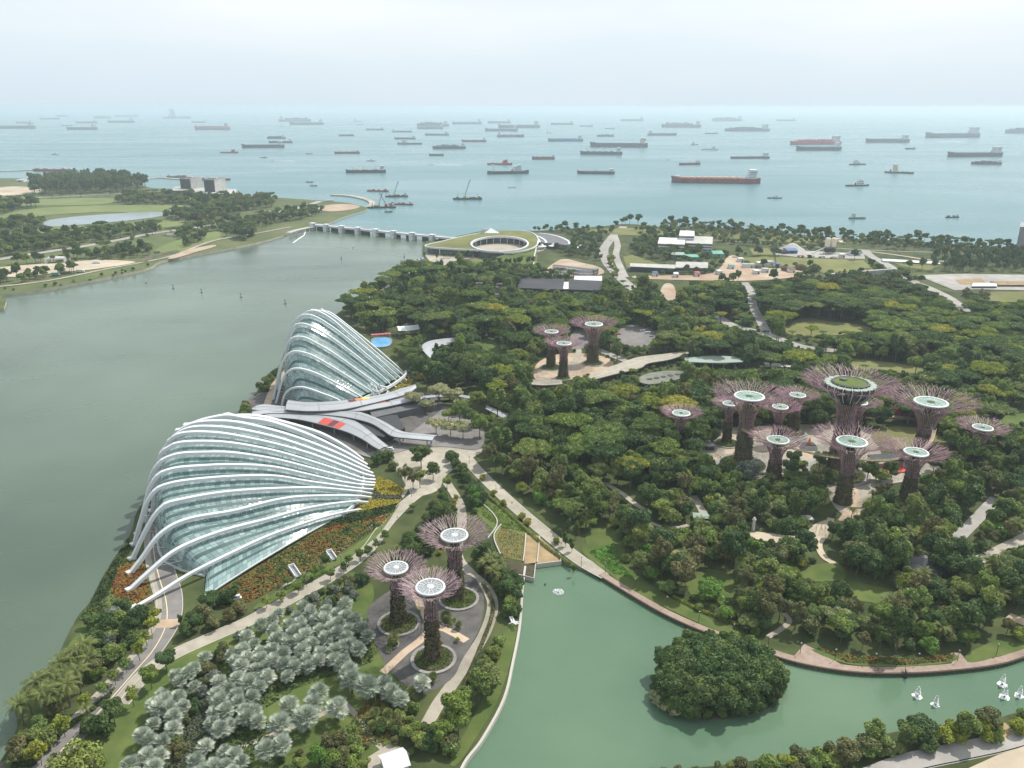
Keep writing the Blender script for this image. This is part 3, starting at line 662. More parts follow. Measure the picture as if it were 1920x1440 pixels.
for k in range(16):
    a = k * .8; p = c0 + Vector((math.cos(a) * (2 + k * .3), math.sin(a) * (1.5 + k * .2), 4 + 3.5 * math.sin(k * .7)))
    mb.poly([p, p + Vector((rc.uniform(-2, 2), rc.uniform(-2, 2), 2.2)), p + Vector((rc.uniform(-4, 4), rc.uniform(-3, 3), .5))], .55, 5)
mb.build('entrance_canopy', M['white'], tall)
unparent_loc(tall)
excl(CL + [A3(-140, 600), A3(-80, 590)] + CR[::-1])

# --- grey ribbon canopies between the domes
def canopy(label, top, bot, z, patches, cols, zr=1.0):
    a, b = smooth(GP(top, z), 6), smooth(GP(bot, z), 6); n = 40
    a, b = resample(a, n), resample(b, n)
    root = empty('canopy_roof', (a[n // 2].x, a[n // 2].y, LAND), 0, label, 'canopy roof', 'grey ribbon canopies between the domes')
    mid = [(p + q) / 2 + Vector((0, 0, zr)) for p, q in zip(a, b)]
    mb = MB(); vs = [tuple(p) for p in a] + [tuple(p) for p in mid] + [tuple(p) for p in b]
    fs = [(i + n, i + n + 1, i + 1, i) for i in range(n - 1)] + [(i + 2 * n, i + 2 * n + 1, i + n + 1, i + n) for i in range(n - 1)]
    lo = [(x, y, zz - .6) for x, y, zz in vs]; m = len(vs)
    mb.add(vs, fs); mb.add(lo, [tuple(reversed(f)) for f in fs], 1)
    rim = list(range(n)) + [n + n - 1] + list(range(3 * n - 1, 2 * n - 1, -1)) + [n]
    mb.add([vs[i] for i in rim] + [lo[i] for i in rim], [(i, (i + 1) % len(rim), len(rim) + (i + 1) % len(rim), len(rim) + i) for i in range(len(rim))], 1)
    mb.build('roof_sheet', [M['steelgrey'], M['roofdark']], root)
    mb = MB(); mb.ribbon([p + Vector((0, 0, .06)) for p in mid], .35); 
    mb.ribbon([p * .96 + q * .04 + Vector((0, 0, .12)) for p, q in zip(a, mid)], .25); mb.ribbon([p * .96 + q * .04 + Vector((0, 0, .12)) for p, q in zip(b, mid)], .25)
    for k in range(9, n - 2, 11): mb.ribbon([a[k] * .97 + mid[k] * .03 + Vector((0, 0, .1)), mid[k] + Vector((0, 0, .1)), b[k] * .97 + mid[k] * .03 + Vector((0, 0, .1))], .5)
    mb.build('roof_seam', M['grey'], root)
    for (k0, k1, side, m_) in patches:
        mb = MB(); e0 = a if side == 'a' else b
        for k in range(k0, k1):
            q = [e0[k].lerp(mid[k], .08), e0[k + 1].lerp(mid[k + 1], .08), mid[k + 1].lerp(e0[k + 1], .06), mid[k].lerp(e0[k], .06)]
            mb.add([p + Vector((0, 0, .10)) for p in q], [(0, 1, 2, 3)])
        mb.build('coloured_panel', M[m_], root)
    for k in cols:
        for e0 in (a, b):
            mb = MB(); p = e0[k].lerp(mid[k], .2); mb.poly([(p.x, p.y, LAND), (p.x, p.y, p.z - .5)], .45, 8); mb.build('column', M['grey'], root)
    unparent_loc(root); excl(a + b[::-1]); excl(GP(top) + GP(bot)[::-1]); return root
canopy('grey ribbon canopy nearest the tall dome, curving up to its right foot', [(540, 750), (577, 754), (627, 752), (677, 746), (722, 738), (750, 729), (778, 721)], [(535, 768), (580, 771), (640, 768), (690, 758), (735, 747), (765, 738), (781, 727)], 11, [(17, 19, 'a', 'maroon'), (19, 21, 'a', 'orange'), (21, 23, 'a', 'lime')], (6, 14, 22, 30, 37))
canopy('grey ribbon canopy with a lime and orange panel pointing at the pale trees', [(472, 766), (492, 758), (545, 762), (630, 757), (690, 753), (745, 747), (793, 741)], [(473, 768), (520, 771), (600, 768), (668, 771), (718, 764), (765, 754), (797, 747)], 9.5, [(25, 27, 'a', 'lime'), (27, 30, 'a', 'orange'), (30, 31, 'a', 'maroon')], (5, 13, 21, 29, 37), 0.7)
canopy('widest grey ribbon canopy, with a maroon and orange panel, ending over the forecourt', [(472, 772), (505, 764), (545, 763), (600, 763), (668, 771), (700, 781), (727, 794), (752, 808), (785, 813), (820, 816)], [(474, 779), (510, 775), (570, 776), (640, 781), (690, 792), (715, 805), (735, 818), (765, 822), (810, 826)], 9.0, [(9, 11, 'a', 'lime'), (11, 13, 'a', 'maroon'), (13, 15, 'a', 'orange'), (15, 16, 'a', 'maroon')], (6, 13, 20, 27, 33, 38))
canopy('grey ribbon canopy closest to the long low dome, with a red panel', [(497, 773), (540, 773), (606, 774), (640, 779), (668, 790), (690, 805), (710, 822), (729, 837)], [(496, 782), (555, 786), (606, 797), (650, 810), (680, 824), (698, 836), (711, 843)], 8.0, [(15, 18, 'b', 'red'), (18, 20, 'b', 'maroon'), (20, 22, 'b', 'red')], (6, 13, 20, 27, 33, 38), 0.7)
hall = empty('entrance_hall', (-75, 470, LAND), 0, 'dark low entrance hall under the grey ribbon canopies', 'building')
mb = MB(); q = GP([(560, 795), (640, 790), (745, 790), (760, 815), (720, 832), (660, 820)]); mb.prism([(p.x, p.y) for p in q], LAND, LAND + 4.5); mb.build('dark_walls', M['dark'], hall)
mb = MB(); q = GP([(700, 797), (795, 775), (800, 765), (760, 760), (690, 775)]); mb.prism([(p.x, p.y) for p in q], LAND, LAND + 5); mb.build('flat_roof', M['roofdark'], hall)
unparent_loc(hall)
# ================================================================== FOLIAGE PROTOTYPES
C_DARK = [(.053, .099, .029), (.092, .147, .040), (.070, .123, .040), (.127, .178, .048), (.097, .157, .053), (.063, .113, .040), (.149, .191, .056)]
C_MID = [(.133, .201, .045), (.184, .248, .053), (.149, .218, .062), (.220, .264, .064), (.168, .205, .073)]
M['leaf_dark'] = leaf_mat('dark_leaves', C_DARK)
M['leaf_mid'] = leaf_mat('mid_green_leaves', C_MID)
M['leaf_lime'] = leaf_mat('yellow_green_leaves', [(.260, .293, .045), (.195, .244, .039), (.338, .317, .056)])
M['leaf_bright'] = leaf_mat('bright_green_leaves', [(.111, .232, .039), (.156, .268, .050)])
M['leaf_olive'] = leaf_mat('olive_brown_leaves', [(.125, .145, .055), (.175, .165, .068), (.14, .165, .065)])
M['leaf_pale'] = leaf_mat('cream_variegated_leaves', [(.312, .329, .168), (.416, .403, .224), (.260, .293, .134)])
M['leaf_orange'] = leaf_mat('orange_leaves', [(.286, .159, .034), (.234, .146, .039)])
M['leaf_silver'] = leaf_mat('silver_fan_leaves', [(.28, .32, .255), (.385, .42, .34), (.235, .28, .22), (.32, .36, .285)], scale=.6, trans=.12)
M['leaf_palm'] = leaf_mat('palm_fronds', [(.111, .146, .043), (.163, .189, .054), (.137, .171, .062)], scale=.6)
M['leaf_palmlime'] = leaf_mat('yellowish_palm_fronds', [(.286, .293, .056), (.221, .244, .056)], scale=.6)
M['leaf_trunk'] = leaf_mat('trunk_climbers', [(.072, .076, .029), (.111, .091, .047), (.058, .067, .028)], scale=.5)
M['leaf_bluegrey'] = leaf_mat('blue_grey_leaves', [(.169, .201, .157), (.208, .232, .185)], scale=.5)

def mesh_np(name, V_, F_, mats, fmat=None):
    me = bpy.data.meshes.new(name); n, k = F_.shape
    me.vertices.add(len(V_)); me.vertices.foreach_set('co', V_.astype(np.float32).ravel())
    me.loops.add(n * k); me.loops.foreach_set('vertex_index', F_.astype(np.int32).ravel())
    me.polygons.add(n); me.polygons.foreach_set('loop_start', np.arange(0, n * k, k, dtype=np.int32)); me.polygons.foreach_set('loop_total', np.full(n, k, np.int32))
    for m in mats: me.materials.append(m)
    if fmat is not None: me.polygons.foreach_set('material_index', fmat.astype(np.int32))
    me.update(calc_edges=True); return me
def leaf_quads(rng, C, Nn, size, fold=.35, elong=1.0):
    """one bent leaf clump per centre, roughly facing Nn"""
    n = len(C); Nn = Nn + rng.normal(0, .55, (n, 3)); Nn /= np.linalg.norm(Nn, axis=1)[:, None] + 1e-9
    r = rng.normal(0, 1, (n, 3)); T = np.cross(Nn, r); T /= np.linalg.norm(T, axis=1)[:, None] + 1e-9; B = np.cross(Nn, T)
    s = (size * rng.uniform(.55, 1.35, n))[:, None]
    q = [C - T * s * elong - B * s * .35 - Nn * s * fold, C + B * s * -.85, C + T * s * elong + B * s * .1 - Nn * s * fold, C + B * s * .85]
    V_ = np.stack(q, 1).reshape(-1, 3); F_ = np.arange(4 * n).reshape(n, 4); return V_, F_
def crown_np(seed, rx, rz, zc, nl, leaves, size, flat=0.0, lobe=.42, inner=.15, elong=1.0):
    rng = np.random.default_rng(seed); Cs, Ns = [], []
    L = []
    for i in range(nl):
        a = rng.uniform(0, 6.283); q = math.sqrt(rng.random()) * (1 - lobe * .75); zz = rng.uniform(-.55, .75) * (1 - flat) * math.sqrt(max(0, 1 - q * q))
        L.append((rx * q * math.cos(a), rx * q * math.sin(a), rz * zz, lobe * rng.uniform(.7, 1.25)))
    tot = sum(l[3] ** 2 for l in L)
    for (x, y, z, r) in L:
        k = int(leaves * r * r / tot); d = rng.normal(0, 1, (k, 3)); d[:, 2] = np.abs(d[:, 2]) * 1.0 - (.35 if not flat else .12); d /= np.linalg.norm(d, axis=1)[:, None]
        rad = r * rng.uniform(.72, 1.08, k)
        P = np.stack([x + d[:, 0] * rad * rx, y + d[:, 1] * rad * rx, z + d[:, 2] * rad * rz * (1.0 if not flat else .8)], 1); Cs.append(P); Ns.append(d + np.array([0, 0, .25]))
    k = int(leaves * inner); d = rng.normal(0, 1, (k, 3)); d /= np.linalg.norm(d, axis=1)[:, None]; rad = rng.random(k) ** .5 * .6
    Cs.append(d * rad[:, None] * np.array([rx, rx, rz])); Ns.append(d)
    C = np.concatenate(Cs); C[:, 2] += zc; return leaf_quads(rng, C, np.concatenate(Ns), size, elong=elong)
def trunk_np(seed, h, r, spread, ztop, limbs=5):
    rnd = random.Random(seed); mb = MB()
    mb.poly([(0, 0, -.3), (rnd.uniform(-.2, .2), rnd.uniform(-.2, .2), h * .5), (0, 0, h)], [r, r * .75, r * .6], 7)
    for k in range(limbs):
        a = 6.283 * k / limbs + rnd.uniform(-.4, .4); q = spread * rnd.uniform(.5, .9)
        mb.poly([(0, 0, h * .85), (q * .45 * math.cos(a), q * .45 * math.sin(a), h + (ztop - h) * .4), (q * math.cos(a), q * math.sin(a), ztop * rnd.uniform(.85, 1.0))], [r * .5, r * .33, r * .12], 5, cap=False)
    return np.array(mb.v), [f for f in mb.f]
SPEC = {   # kind: (rx, rz, zc, lobes, leaves, leaf size, flat, lobe, trunk height, trunk radius)
    'round': (4.6, 3.8, 7.2, 15, 2600, .40, 0, .40, 5.0, .26),
    'tall': (3.7, 5.6, 9.6, 17, 2700, .39, 0, .40, 6.0, .26),
    'umbrella': (8.2, 2.5, 11.0, 22, 3400, .48, .55, .30, 7.5, .42),
    'bushy': (3.4, 2.8, 2.9, 12, 2200, .31, 0, .45, 1.2, .16),
    'open': (4.0, 5.2, 9.0, 24, 1700, .34, 0, .25, 5.0, .24),
    'layered': (4.6, 2.9, 6.0, 14, 2600, .33, .45, .36, 3.5, .22),
    'young': (2.1, 2.0, 4.2, 9, 420, .36, 0, .42, 3.0, .11),
    'dome': (6.5, 4.6, 4.4, 26, 5200, .36, 0, .34, 2.0, .35),
    'spire': (1.5, 4.2, 5.0, 12, 800, .36, 0, .45, 1.5, .14),
}
NVAR = 3
CROWN, TRUNK = {}, {}
for ki, (kind, (rx, rz, zc, nl, lv, sz, fl, lo, th, tr)) in enumerate(SPEC.items()):
    for v in range(NVAR):
        CROWN[kind, v] = crown_np(100 + ki * 10 + v, rx, rz, zc, nl, lv, sz, fl, lo)
        tv, tf = trunk_np(200 + ki * 10 + v, th, tr, rx * .8, zc + rz * .3)
        me = bpy.data.meshes.new('trunk_' + kind); me.from_pydata([tuple(p) for p in tv], [], tf); me.materials.append(M['palebark'] if kind in ('open', 'young') else M['bark']); me.update(); TRUNK[kind, v] = me
CM = {}
def crown_mesh(kind, v, leaf):
    if (kind, v, leaf) not in CM: CM[kind, v, leaf] = mesh_np('crown_' + kind, *CROWN[kind, v], [M[leaf]])
    return CM[kind, v, leaf]

# --- silver fan palm, green fan palm, feather palm
def fan_palm_np(seed, nleaf=30, th=3.6, R=3.0):
    """each leaf a pleated fan on a stalk, folded along its midrib, its fingers split at the rim"""
    rng = random.Random(seed); V_, F_ = [], []
    for i in range(nleaf):
        sz = 1 - 1.55 * (i + .5) / nleaf; el = math.asin(max(-.5, min(1, sz))) + rng.uniform(-.1, .1); az = 2.39996 * i + rng.uniform(-.15, .15)
        d = Vector((math.cos(az) * math.cos(el), math.sin(az) * math.cos(el), math.sin(el))); c = Vector((0, 0, th)); l = R * rng.uniform(.82, 1.1)
        side = Vector((-math.sin(az), math.cos(az), 0)); up = side.cross(d) * -1
        if up.z < 0: up = -up
        p0 = c + d * l * .34; ll = l * .68; V_.append(c); V_.append(p0 + side * .05); V_.append(p0 - side * .05); V_.append(c + side * .02); F_.append((len(V_) - 4, len(V_) - 3, len(V_) - 2, len(V_) - 1))
        for k in range(-6, 7):
            f = math.radians(11.5 * k); q = ll * (1 - .0095 * k * k); hw = math.radians(4.6)
            P = lambda a, r: p0 + d * math.cos(a) * r + side * math.sin(a) * r + up * (abs(math.sin(f)) * .42 * r - .10 * r * r / ll)
            o = len(V_); V_ += [p0, P(f - hw, q * .72), P(f, q), P(f + hw, q * .72)]; F_.append((o, o + 1, o + 2, o + 3))
    return np.array([tuple(p) for p in V_]), np.array(F_)
def feather_palm_np(seed, nfr=22, th=6.2, ln=4.3):
    rng = random.Random(seed); V_, F_ = [], []
    for i in range(nfr):
        az = 6.283 * i * .618 + rng.uniform(-.3, .3); e0 = math.radians(rng.uniform(15, 75)); l = ln * rng.uniform(.8, 1.1); p = Vector((0, 0, th)); el = e0; pts = [p]
        for k in range(7): p = p + Vector((math.cos(az) * math.cos(el), math.sin(az) * math.cos(el), math.sin(el))) * l / 7; pts.append(p); el -= .26
        side = Vector((-math.sin(az), math.cos(az), 0))
        for k in range(1, 8):
            t = pts[k] - pts[k - 1]; wl = .95 * math.sin(math.pi * min(.95, .18 + k / 8.4)) * l / 3.9 + .1
            for sg in (-1, 1):
                for h in (0.0, .5):
                    q = pts[k - 1] + t * h; tip = q + side * sg * wl + t * .55 - Vector((0, 0, wl * .45)); o = len(V_)
                    V_ += [q, q + t * .42, tip]; F_.append((o, o + 1, o + 2))
    return np.array([tuple(p) for p in V_]), np.array(F_)
PALM = {}
for v in range(4): PALM['fan', v] = fan_palm_np(300 + v)
for v in range(3): PALM['feather', v] = feather_palm_np(320 + v)
PM = {}
def palm_mesh(kind, v, leaf):
    if (kind, v, leaf) not in PM: PM[kind, v, leaf] = mesh_np('crown_' + kind + '_palm', *PALM[kind, v], [M[leaf]])
    return PM[kind, v, leaf]
def palm_trunk(th, r, ring=False):
    mb = MB(); mb.poly([(0, 0, -.3), (.12, .05, th * .5), (0, 0, th)], [r * 1.15, r, r * .85], 7)
    me = bpy.data.meshes.new('palm_trunk'); me.from_pydata(mb.v, [], mb.f); me.materials.append(M['bark']); me.update(); return me
PT = {'fan': palm_trunk(3.6, .24), 'feather': palm_trunk(7.0, .2)}
def put(name, crown, trunk, loc, rz, sc, label, cat, group, bare=False):
    """one plant: an Empty at its foot with a trunk and a crown"""
    root = empty(name, loc, rz, label, cat, group); root.scale = sc if hasattr(sc, '__len__') else (sc, sc, sc)
    c = bpy.data.objects.new('crown', crown); COL.objects.link(c); c.parent = root
    if trunk is not None: t = bpy.data.objects.new('trunk', trunk); COL.objects.link(t); t.parent = root
    return root
# ================================================================== SUPERTREES
M['trunkplant'] = mat('trunk_planting', (.07, .065, .035), c2=(.155, .13, .085), scale=.8, detail=9, rough=.95, spec=.1, bump=.6)
M['rod'] = mat('purple_steel', (.29, .14, .19), c2=(.46, .31, .335), scale=.6, rough=.5, spec=.4)
M['rodpale'] = mat('pale_purple_steel', (.29, .165, .205), c2=(.46, .345, .36), scale=.6, rough=.5, spec=.4)
M['discgreen'] = mat('green_glass_disc', (.18, .30, .24), c2=(.30, .43, .35), scale=.9, rough=.25, spec=.6)
M['discgrey'] = mat('grey_glass_disc', (.20, .215, .22), c2=(.36, .38, .38), scale=1.2, rough=.25, spec=.6)
M['planter'] = mat('planter_stone', (.20, .19, .175), c2=(.28, .27, .25), scale=.8, rough=.85)
TREES = []
def supertree(label, base, disc, rim_px, disc_px, group, style, bw=1.0, nmain=34, seed=1):
    b = G(*base); d = ray(*disc); t = b.y / d.y; top = Vector((d.x * t, d.y * t, CAM_H + d.z * t)); H = top.z - LAND
    dep = DEPTH(top); R = rim_px * dep / FPX; rd = disc_px * dep / FPX
    rnd = random.Random(seed)
    root = empty('supertree', b, rnd.uniform(0, 6), label, 'supertree', group)
    rn = max(1.6, R * .165) * bw; rb = rn * 1.48; neck = H - R * .55
    prof = [(rb * 1.15, 0), (rb, neck * .12), (rb * .9, neck * .35), (rn * 1.15, neck * .7), (rn, neck), (rn * .95, neck + R * .12), (rn * .8, H - R * .2)]
    mb = MB(); mb.lathe(prof, n=26, jit=.05, rnd=rnd); mb.build('trunk', M['trunkplant'], root)
    # planted skin: tufts all over the trunk
    mb = MB()
    for _ in range(900):
        z = rnd.uniform(0, neck); rr = float(np.interp(z, [p[1] for p in prof], [p[0] for p in prof])); a = rnd.uniform(0, 6.283); s = rnd.uniform(.3, .75)
        c = Vector((rr * math.cos(a), rr * math.sin(a), z)); o = Vector((math.cos(a), math.sin(a), rnd.uniform(-.6, .3))) * s; tn = Vector((-math.sin(a), math.cos(a), rnd.uniform(-.3, .3))) * s * .6; u = Vector((0, 0, s * .9))
        mb.add([c - tn - u * .3, c + tn - u * .3, c + o + tn + u * .4, c + o - tn + u * .5], [(0, 1, 2, 3)])
    mb.build('trunk_foliage', M['leaf_trunk'], root)
    # flaring steel branches: run up the trunk, fork twice, fork again at the tips
    def prof_r(q): return rn + .25 + (R - rn) * (q ** 1.9)
    def prof_z(q): return neck - R * .25 + (H + R * .10 - neck + R * .25) * (1 - max(0, 1 - q) ** 1.65)
    mb = MB(); rad = .125 if R > 13 else .11
    tips = 0
    for k in range(nmain):
        a0 = 2 * math.pi * (k + rnd.uniform(-.2, .2)) / nmain
        foot = [Vector(((rb if h < .2 else rn * (1.55 - .55 * h)) * 1.05 * math.cos(a0), (rb if h < .2 else rn * (1.55 - .55 * h)) * 1.05 * math.sin(a0), neck * h)) for h in (.72, .86)]
        P = lambda a, q, jz=0: Vector((prof_r(q) * math.cos(a), prof_r(q) * math.sin(a), prof_z(q) + jz))
        dA = 2 * math.pi / nmain
        mb.poly(foot + [P(a0, .05), P(a0, .22), P(a0, .40)], [rad * 1.1] * 5, 4, cap=False)
        for s1 in (-1, 1):
            a1 = a0 + s1 * dA * .42
            a1 += rnd.uniform(-.15, .15) * dA
            mb.poly([P(a0, .40), P(a1, .56), P(a1 + s1 * dA * .05, .66)], [rad, rad * .9, rad * .85], 4, cap=False)
            for s2 in (-1, 1):
                a2 = a1 + s1 * dA * .05 + s2 * dA * rnd.uniform(.18, .36); j = rnd.uniform(-.04, .05) * R; qe = rnd.uniform(.92, 1.04)
                mb.poly([P(a1 + s1 * dA * .05, .66), P(a2, .80, j * .4), P(a2 - s2 * dA * .06, .88, j)], [rad * .85, rad * .75, rad * .7], 4, cap=False)
                mb.poly([P(a2 - s2 * dA * .06, .88, j), P(a2 + s2 * dA * .22, qe, j * 1.3 + rnd.uniform(0, .05) * R)], [rad * .7, rad * .5], 4, cap=False)
                if rnd.random() < .75: mb.poly([P(a2 - s2 * dA * .06, .88, j), P(a2 - s2 * dA * .45, qe * .98, j + rnd.uniform(0, .06) * R)], [rad * .65, rad * .45], 4, cap=False)
    for q, rr in ((.12, .10), (.40, .09)):
        mb.poly([(prof_r(q) * math.cos(2 * math.pi * k / 28), prof_r(q) * math.sin(2 * math.pi * k / 28), prof_z(q)) for k in range(29)], rr, 4, cap=False)
    mb.build('branch_canopy', M['rodpale'] if style == 'silver' else M['rod'], root)
    if style == 'restaurant':
        zt = H
        mb = MB(); mb.lathe([(rd * .62, zt - R * .34), (rd * .80, zt - R * .22), (rd * .98, zt - R * .02), (rd * 1.0, zt + .3)], n=36); mb.build('glazed_drum', M['glassdark'], root)
        mb = MB()
        for k in range(18):
            a = 2 * math.pi * k / 18; ca, sa = math.cos(a), math.sin(a)
            mb.poly([(rd * .68 * ca, rd * .68 * sa, zt - R * .3), (rd * 1.03 * ca, rd * 1.03 * sa, zt - R * .08), (rd * 1.02 * ca, rd * 1.02 * sa, zt + .9), (rd * .62 * ca, rd * .62 * sa, zt + 1.3)], .2, 4)
        mb.build('white_arc_frame', M['offwhite'], root)
        mb = MB()
        for k in range(18):
            a = 2 * math.pi * (k + .5) / 18; ca, sa = math.cos(a), math.sin(a); rr = rd * .88
            mb.lathe([(.01, .5), (rd * .13, .45), (rd * .14, 0)], (rr * ca, rr * sa, zt + .7), 10)
        mb.build('roof_petal', M['palegreen'], root)
        mb = MB(); mb.lathe([(.01, .6), (rd * .62, .5), (rd * .66, .2), (rd * .72, -.4)], (0, 0, zt + 1.2), 36); mb.build('green_roof', M['lawn'], root)
        mb = MB(); mb.lathe([(rd * .64, .7), (rd * .68, 1.2), (rd * .72, .7)], (0, 0, zt + 1.0), 36); mb.box((rd * .3, rd * .1, zt + 2.2), (3.2, 2.4, 1.0), .4); mb.build('roof_rim', M['roofdark'], root)
    else:
        mb = MB(); wr = rd * .13
        mb.lathe([(rd - wr, .35), (rd, .4), (rd + .12, 0), (rd, -.35), (rd - wr, -.2), (rd - wr, .35)], (0, 0, H), 40); mb.build('white_ring', M['white'], root, True)
        mb = MB(); mb.lathe([(.01, .1), (rd - wr * .9, .05)], (0, 0, H), 40); mb.build('glass_disc', M['discgrey'] if style == 'silver' else M['discgreen'], root)
        mb = MB(); ns = 16 if style == 'silver' else 14
        for k in range(ns):
            a = 2 * math.pi * k / ns; mb.poly([(rd * .2 * math.cos(a), rd * .2 * math.sin(a), H + .22), (rd * .93 * math.cos(a), rd * .93 * math.sin(a), H + .22)], .10 if style == 'silver' else .12, 4)
        if style == 'silver':
            for q in (.5, .75): mb.poly([(rd * q * math.cos(2 * math.pi * k / 24), rd * q * math.sin(2 * math.pi * k / 24), H + .22) for k in range(25)], .06, 4)
        mb.build('disc_spokes', M['white'] if style == 'silver' else M['offwhite'], root)
        mb = MB(); mb.lathe([(.01, .8), (rd * .2, .55), (rd * .26, .15)], (0, 0, H), 14); mb.build('disc_hub', M['white'] if style == 'silver' else M['leafhub'], root)
        mb = MB()                                  # slender props under the ring
        for k in range(16):
            a = 2 * math.pi * k / 16; mb.poly([(rn * .8 * math.cos(a), rn * .8 * math.sin(a), H - R * .32), (rd * .95 * math.cos(a), rd * .95 * math.sin(a), H - .2)], .1, 4)
        mb.build('ring_props', M['offwhite'], root)
    TREES.append((root, b, H, R, rb)); return root
def ring_planter(label, base, r, group='round planters under the supertrees'):
    b = G(*base); root = empty('round_planter', b, 0, label, 'planter', group)
    mb = MB(); mb.lathe([(r, 0), (r, .7), (r * .86, .75), (r * .84, .45)], n=36); mb.build('stone_rim', M['planter'], root)
    mb = MB(); mb.disc((0, 0, .5), r * .85, 30); mb.build('planting_soil', M['soil'], root)
    mb = MB(); rr = random.Random(int(base[0]))
    for _ in range(int(60 * r)):
        a = rr.uniform(0, 6.283); q = r * .8 * math.sqrt(rr.random()); s = rr.uniform(.25, .6); c = Vector((q * math.cos(a), q * math.sin(a), .5)); th = rr.uniform(0, 6.283)
        t = Vector((math.cos(th), math.sin(th), 0)) * s * .5; u = Vector((rr.uniform(-.5, .5), rr.uniform(-.5, .5), 1)) * s * 1.6
        mb.add([c - t, c + t, c + u + t, c + u - t], [(0, 1, 2, 3)])
    mb.build('low_planting', M['leaf_mid'], root)
M['leafhub'] = mat('hub_planting', (.06, .09, .05), c2=(.10, .14, .08), scale=2, rough=.9)
# ------------------------------------------------------------------ the eighteen supertrees
SG, GG, GR = 'supertrees of the silver garden', 'supertrees of the golden garden', 'supertrees of the grove'
supertree('tall purple supertree with a clear grey disc, foremost of three beside the lake', (812, 1235), (806, 1101), 58, 28, SG, 'silver', seed=11)
supertree('purple supertree between the silver palms and the long glass dome', (748, 1168), (748, 1065), 57, 23, SG, 'silver', seed=12)
supertree('wide purple supertree with a white-hubbed disc standing by the terraced beds', (855, 1120), (850, 1004), 66, 26, SG, 'silver', seed=13)
supertree('small far supertree beside the curved planter ring in the forest plaza', (1033, 688), (1032, 622), 36, 13, GG, 'grove', seed=21)
supertree('small far supertree foremost of three in the forest plaza', (1056, 708), (1059, 644), 37, 14, GG, 'grove', seed=22)
supertree('tallest of the three far supertrees, next to the grey car park', (1111, 680), (1112, 608), 46, 17, GG, 'grove', seed=23)
supertree('slim supertree standing apart at the forest edge of the grove', (1272, 845), (1276, 775), 39, 17, GR, 'grove', seed=31)
supertree('slim supertree half hidden behind the big mauve one nearest the forest', (1362, 830), (1363, 757), 34, 14, GR, 'grove', seed=32)
supertree('big mauve supertree with a thick dark trunk and a bridge fixed to it', (1392, 868), (1405, 743), 71, 28, GR, 'grove', seed=33, bw=1.0)
supertree('slim supertree peeping out behind the shoulder of the big mauve one', (1455, 830), (1456, 763), 40, 15, GR, 'grove', seed=34)
supertree('slim supertree on a round planter left of the restaurant tree', (1487, 808), (1493, 741), 40, 15, GR, 'grove', seed=35)
supertree('tallest supertree, its bowl holding a green-roofed round restaurant', (1570, 885), (1583, 722), 89, 46, GR, 'restaurant', seed=36, bw=.95, nmain=42)
supertree('slim supertree half hidden behind the restaurant tree', (1600, 830), (1613, 755), 40, 15, GR, 'grove', seed=37)
supertree('broad supertree in front of the restaurant tree with trunk to the valley path', (1580, 942), (1595, 828), 74, 28, GR, 'grove', seed=38, bw=.85)
supertree('big mauve supertree beside the round lawn with the bridge end fixed to it', (1728, 850), (1742, 754), 80, 30, GR, 'grove', seed=39, bw=.9)
supertree('slim outermost supertree among dark trees beyond the round lawn', (1830, 862), (1838, 802), 47, 18, GR, 'grove', seed=40)
supertree('supertree with the bridge curving round behind its disc, before the round lawn', (1702, 935), (1715, 848), 58, 22, GR, 'grove', seed=41)
supertree('short supertree under the big mauve one at the foremost edge of the plaza', (1450, 897), (1457, 825), 55, 21, GR, 'grove', seed=42)
# aerial walkway between the grove trees
sk = empty('aerial_walkway', G(1575, 900), 0, 'thin curved yellow-brown footbridge hung between the grove supertrees', 'footbridge')
def at_tree(i, h): p = TREES[i][1]; return Vector((p.x, p.y, LAND + h))
tC, tI, tF = TREES[8][1], TREES[14][1], TREES[11][1]
hk = 22
def GZ(px, py, z): return G(px, py, z)
cur = smooth([GZ(1392, 806, LAND + hk), GZ(1440, 826, LAND + hk), GZ(1500, 844, LAND + hk), GZ(1560, 857, LAND + hk), GZ(1620, 862, LAND + hk), GZ(1672, 862, LAND + hk), GZ(1720, 848, LAND + hk), GZ(1745, 828, LAND + hk), GZ(1752, 806, LAND + hk)], 6)
mb = MB(); mb.ribbon(cur, 1.7, None, thick=.35); mb.build('bridge_deck', M['orange_deck'] if 'orange_deck' in M else M['deck'], sk)
for sg in (-1, 1):
    q = []
    for i, p in enumerate(cur):
        t = cur[min(i + 1, len(cur) - 1)] - cur[max(i - 1, 0)]; t.normalize(); q.append(p + Vector((-t.y, t.x, 0)) * sg * .85)
    mb = MB(); mb.poly([p + Vector((0, 0, 1.1)) for p in q], .07, 4)
    for p in q[::2]: mb.poly([p, p + Vector((0, 0, 1.1))], .05, 4)
    mb.build('railing', M['lime'] if sg < 0 else M['deck'], sk)
mb = MB()
for i, p in enumerate(cur):
    if i % 6 == 3:
        j = min((8, 11, 13, 14, 16, 17), key=lambda k: (TREES[k][1] - Vector((p.x, p.y, LAND))).length); tp = TREES[j]
        mb.poly([p, (tp[1].x, tp[1].y, LAND + tp[2] * .72)], .05, 4)
mb.build('hanger_cables', M['grey'], sk)
unparent_loc(sk)
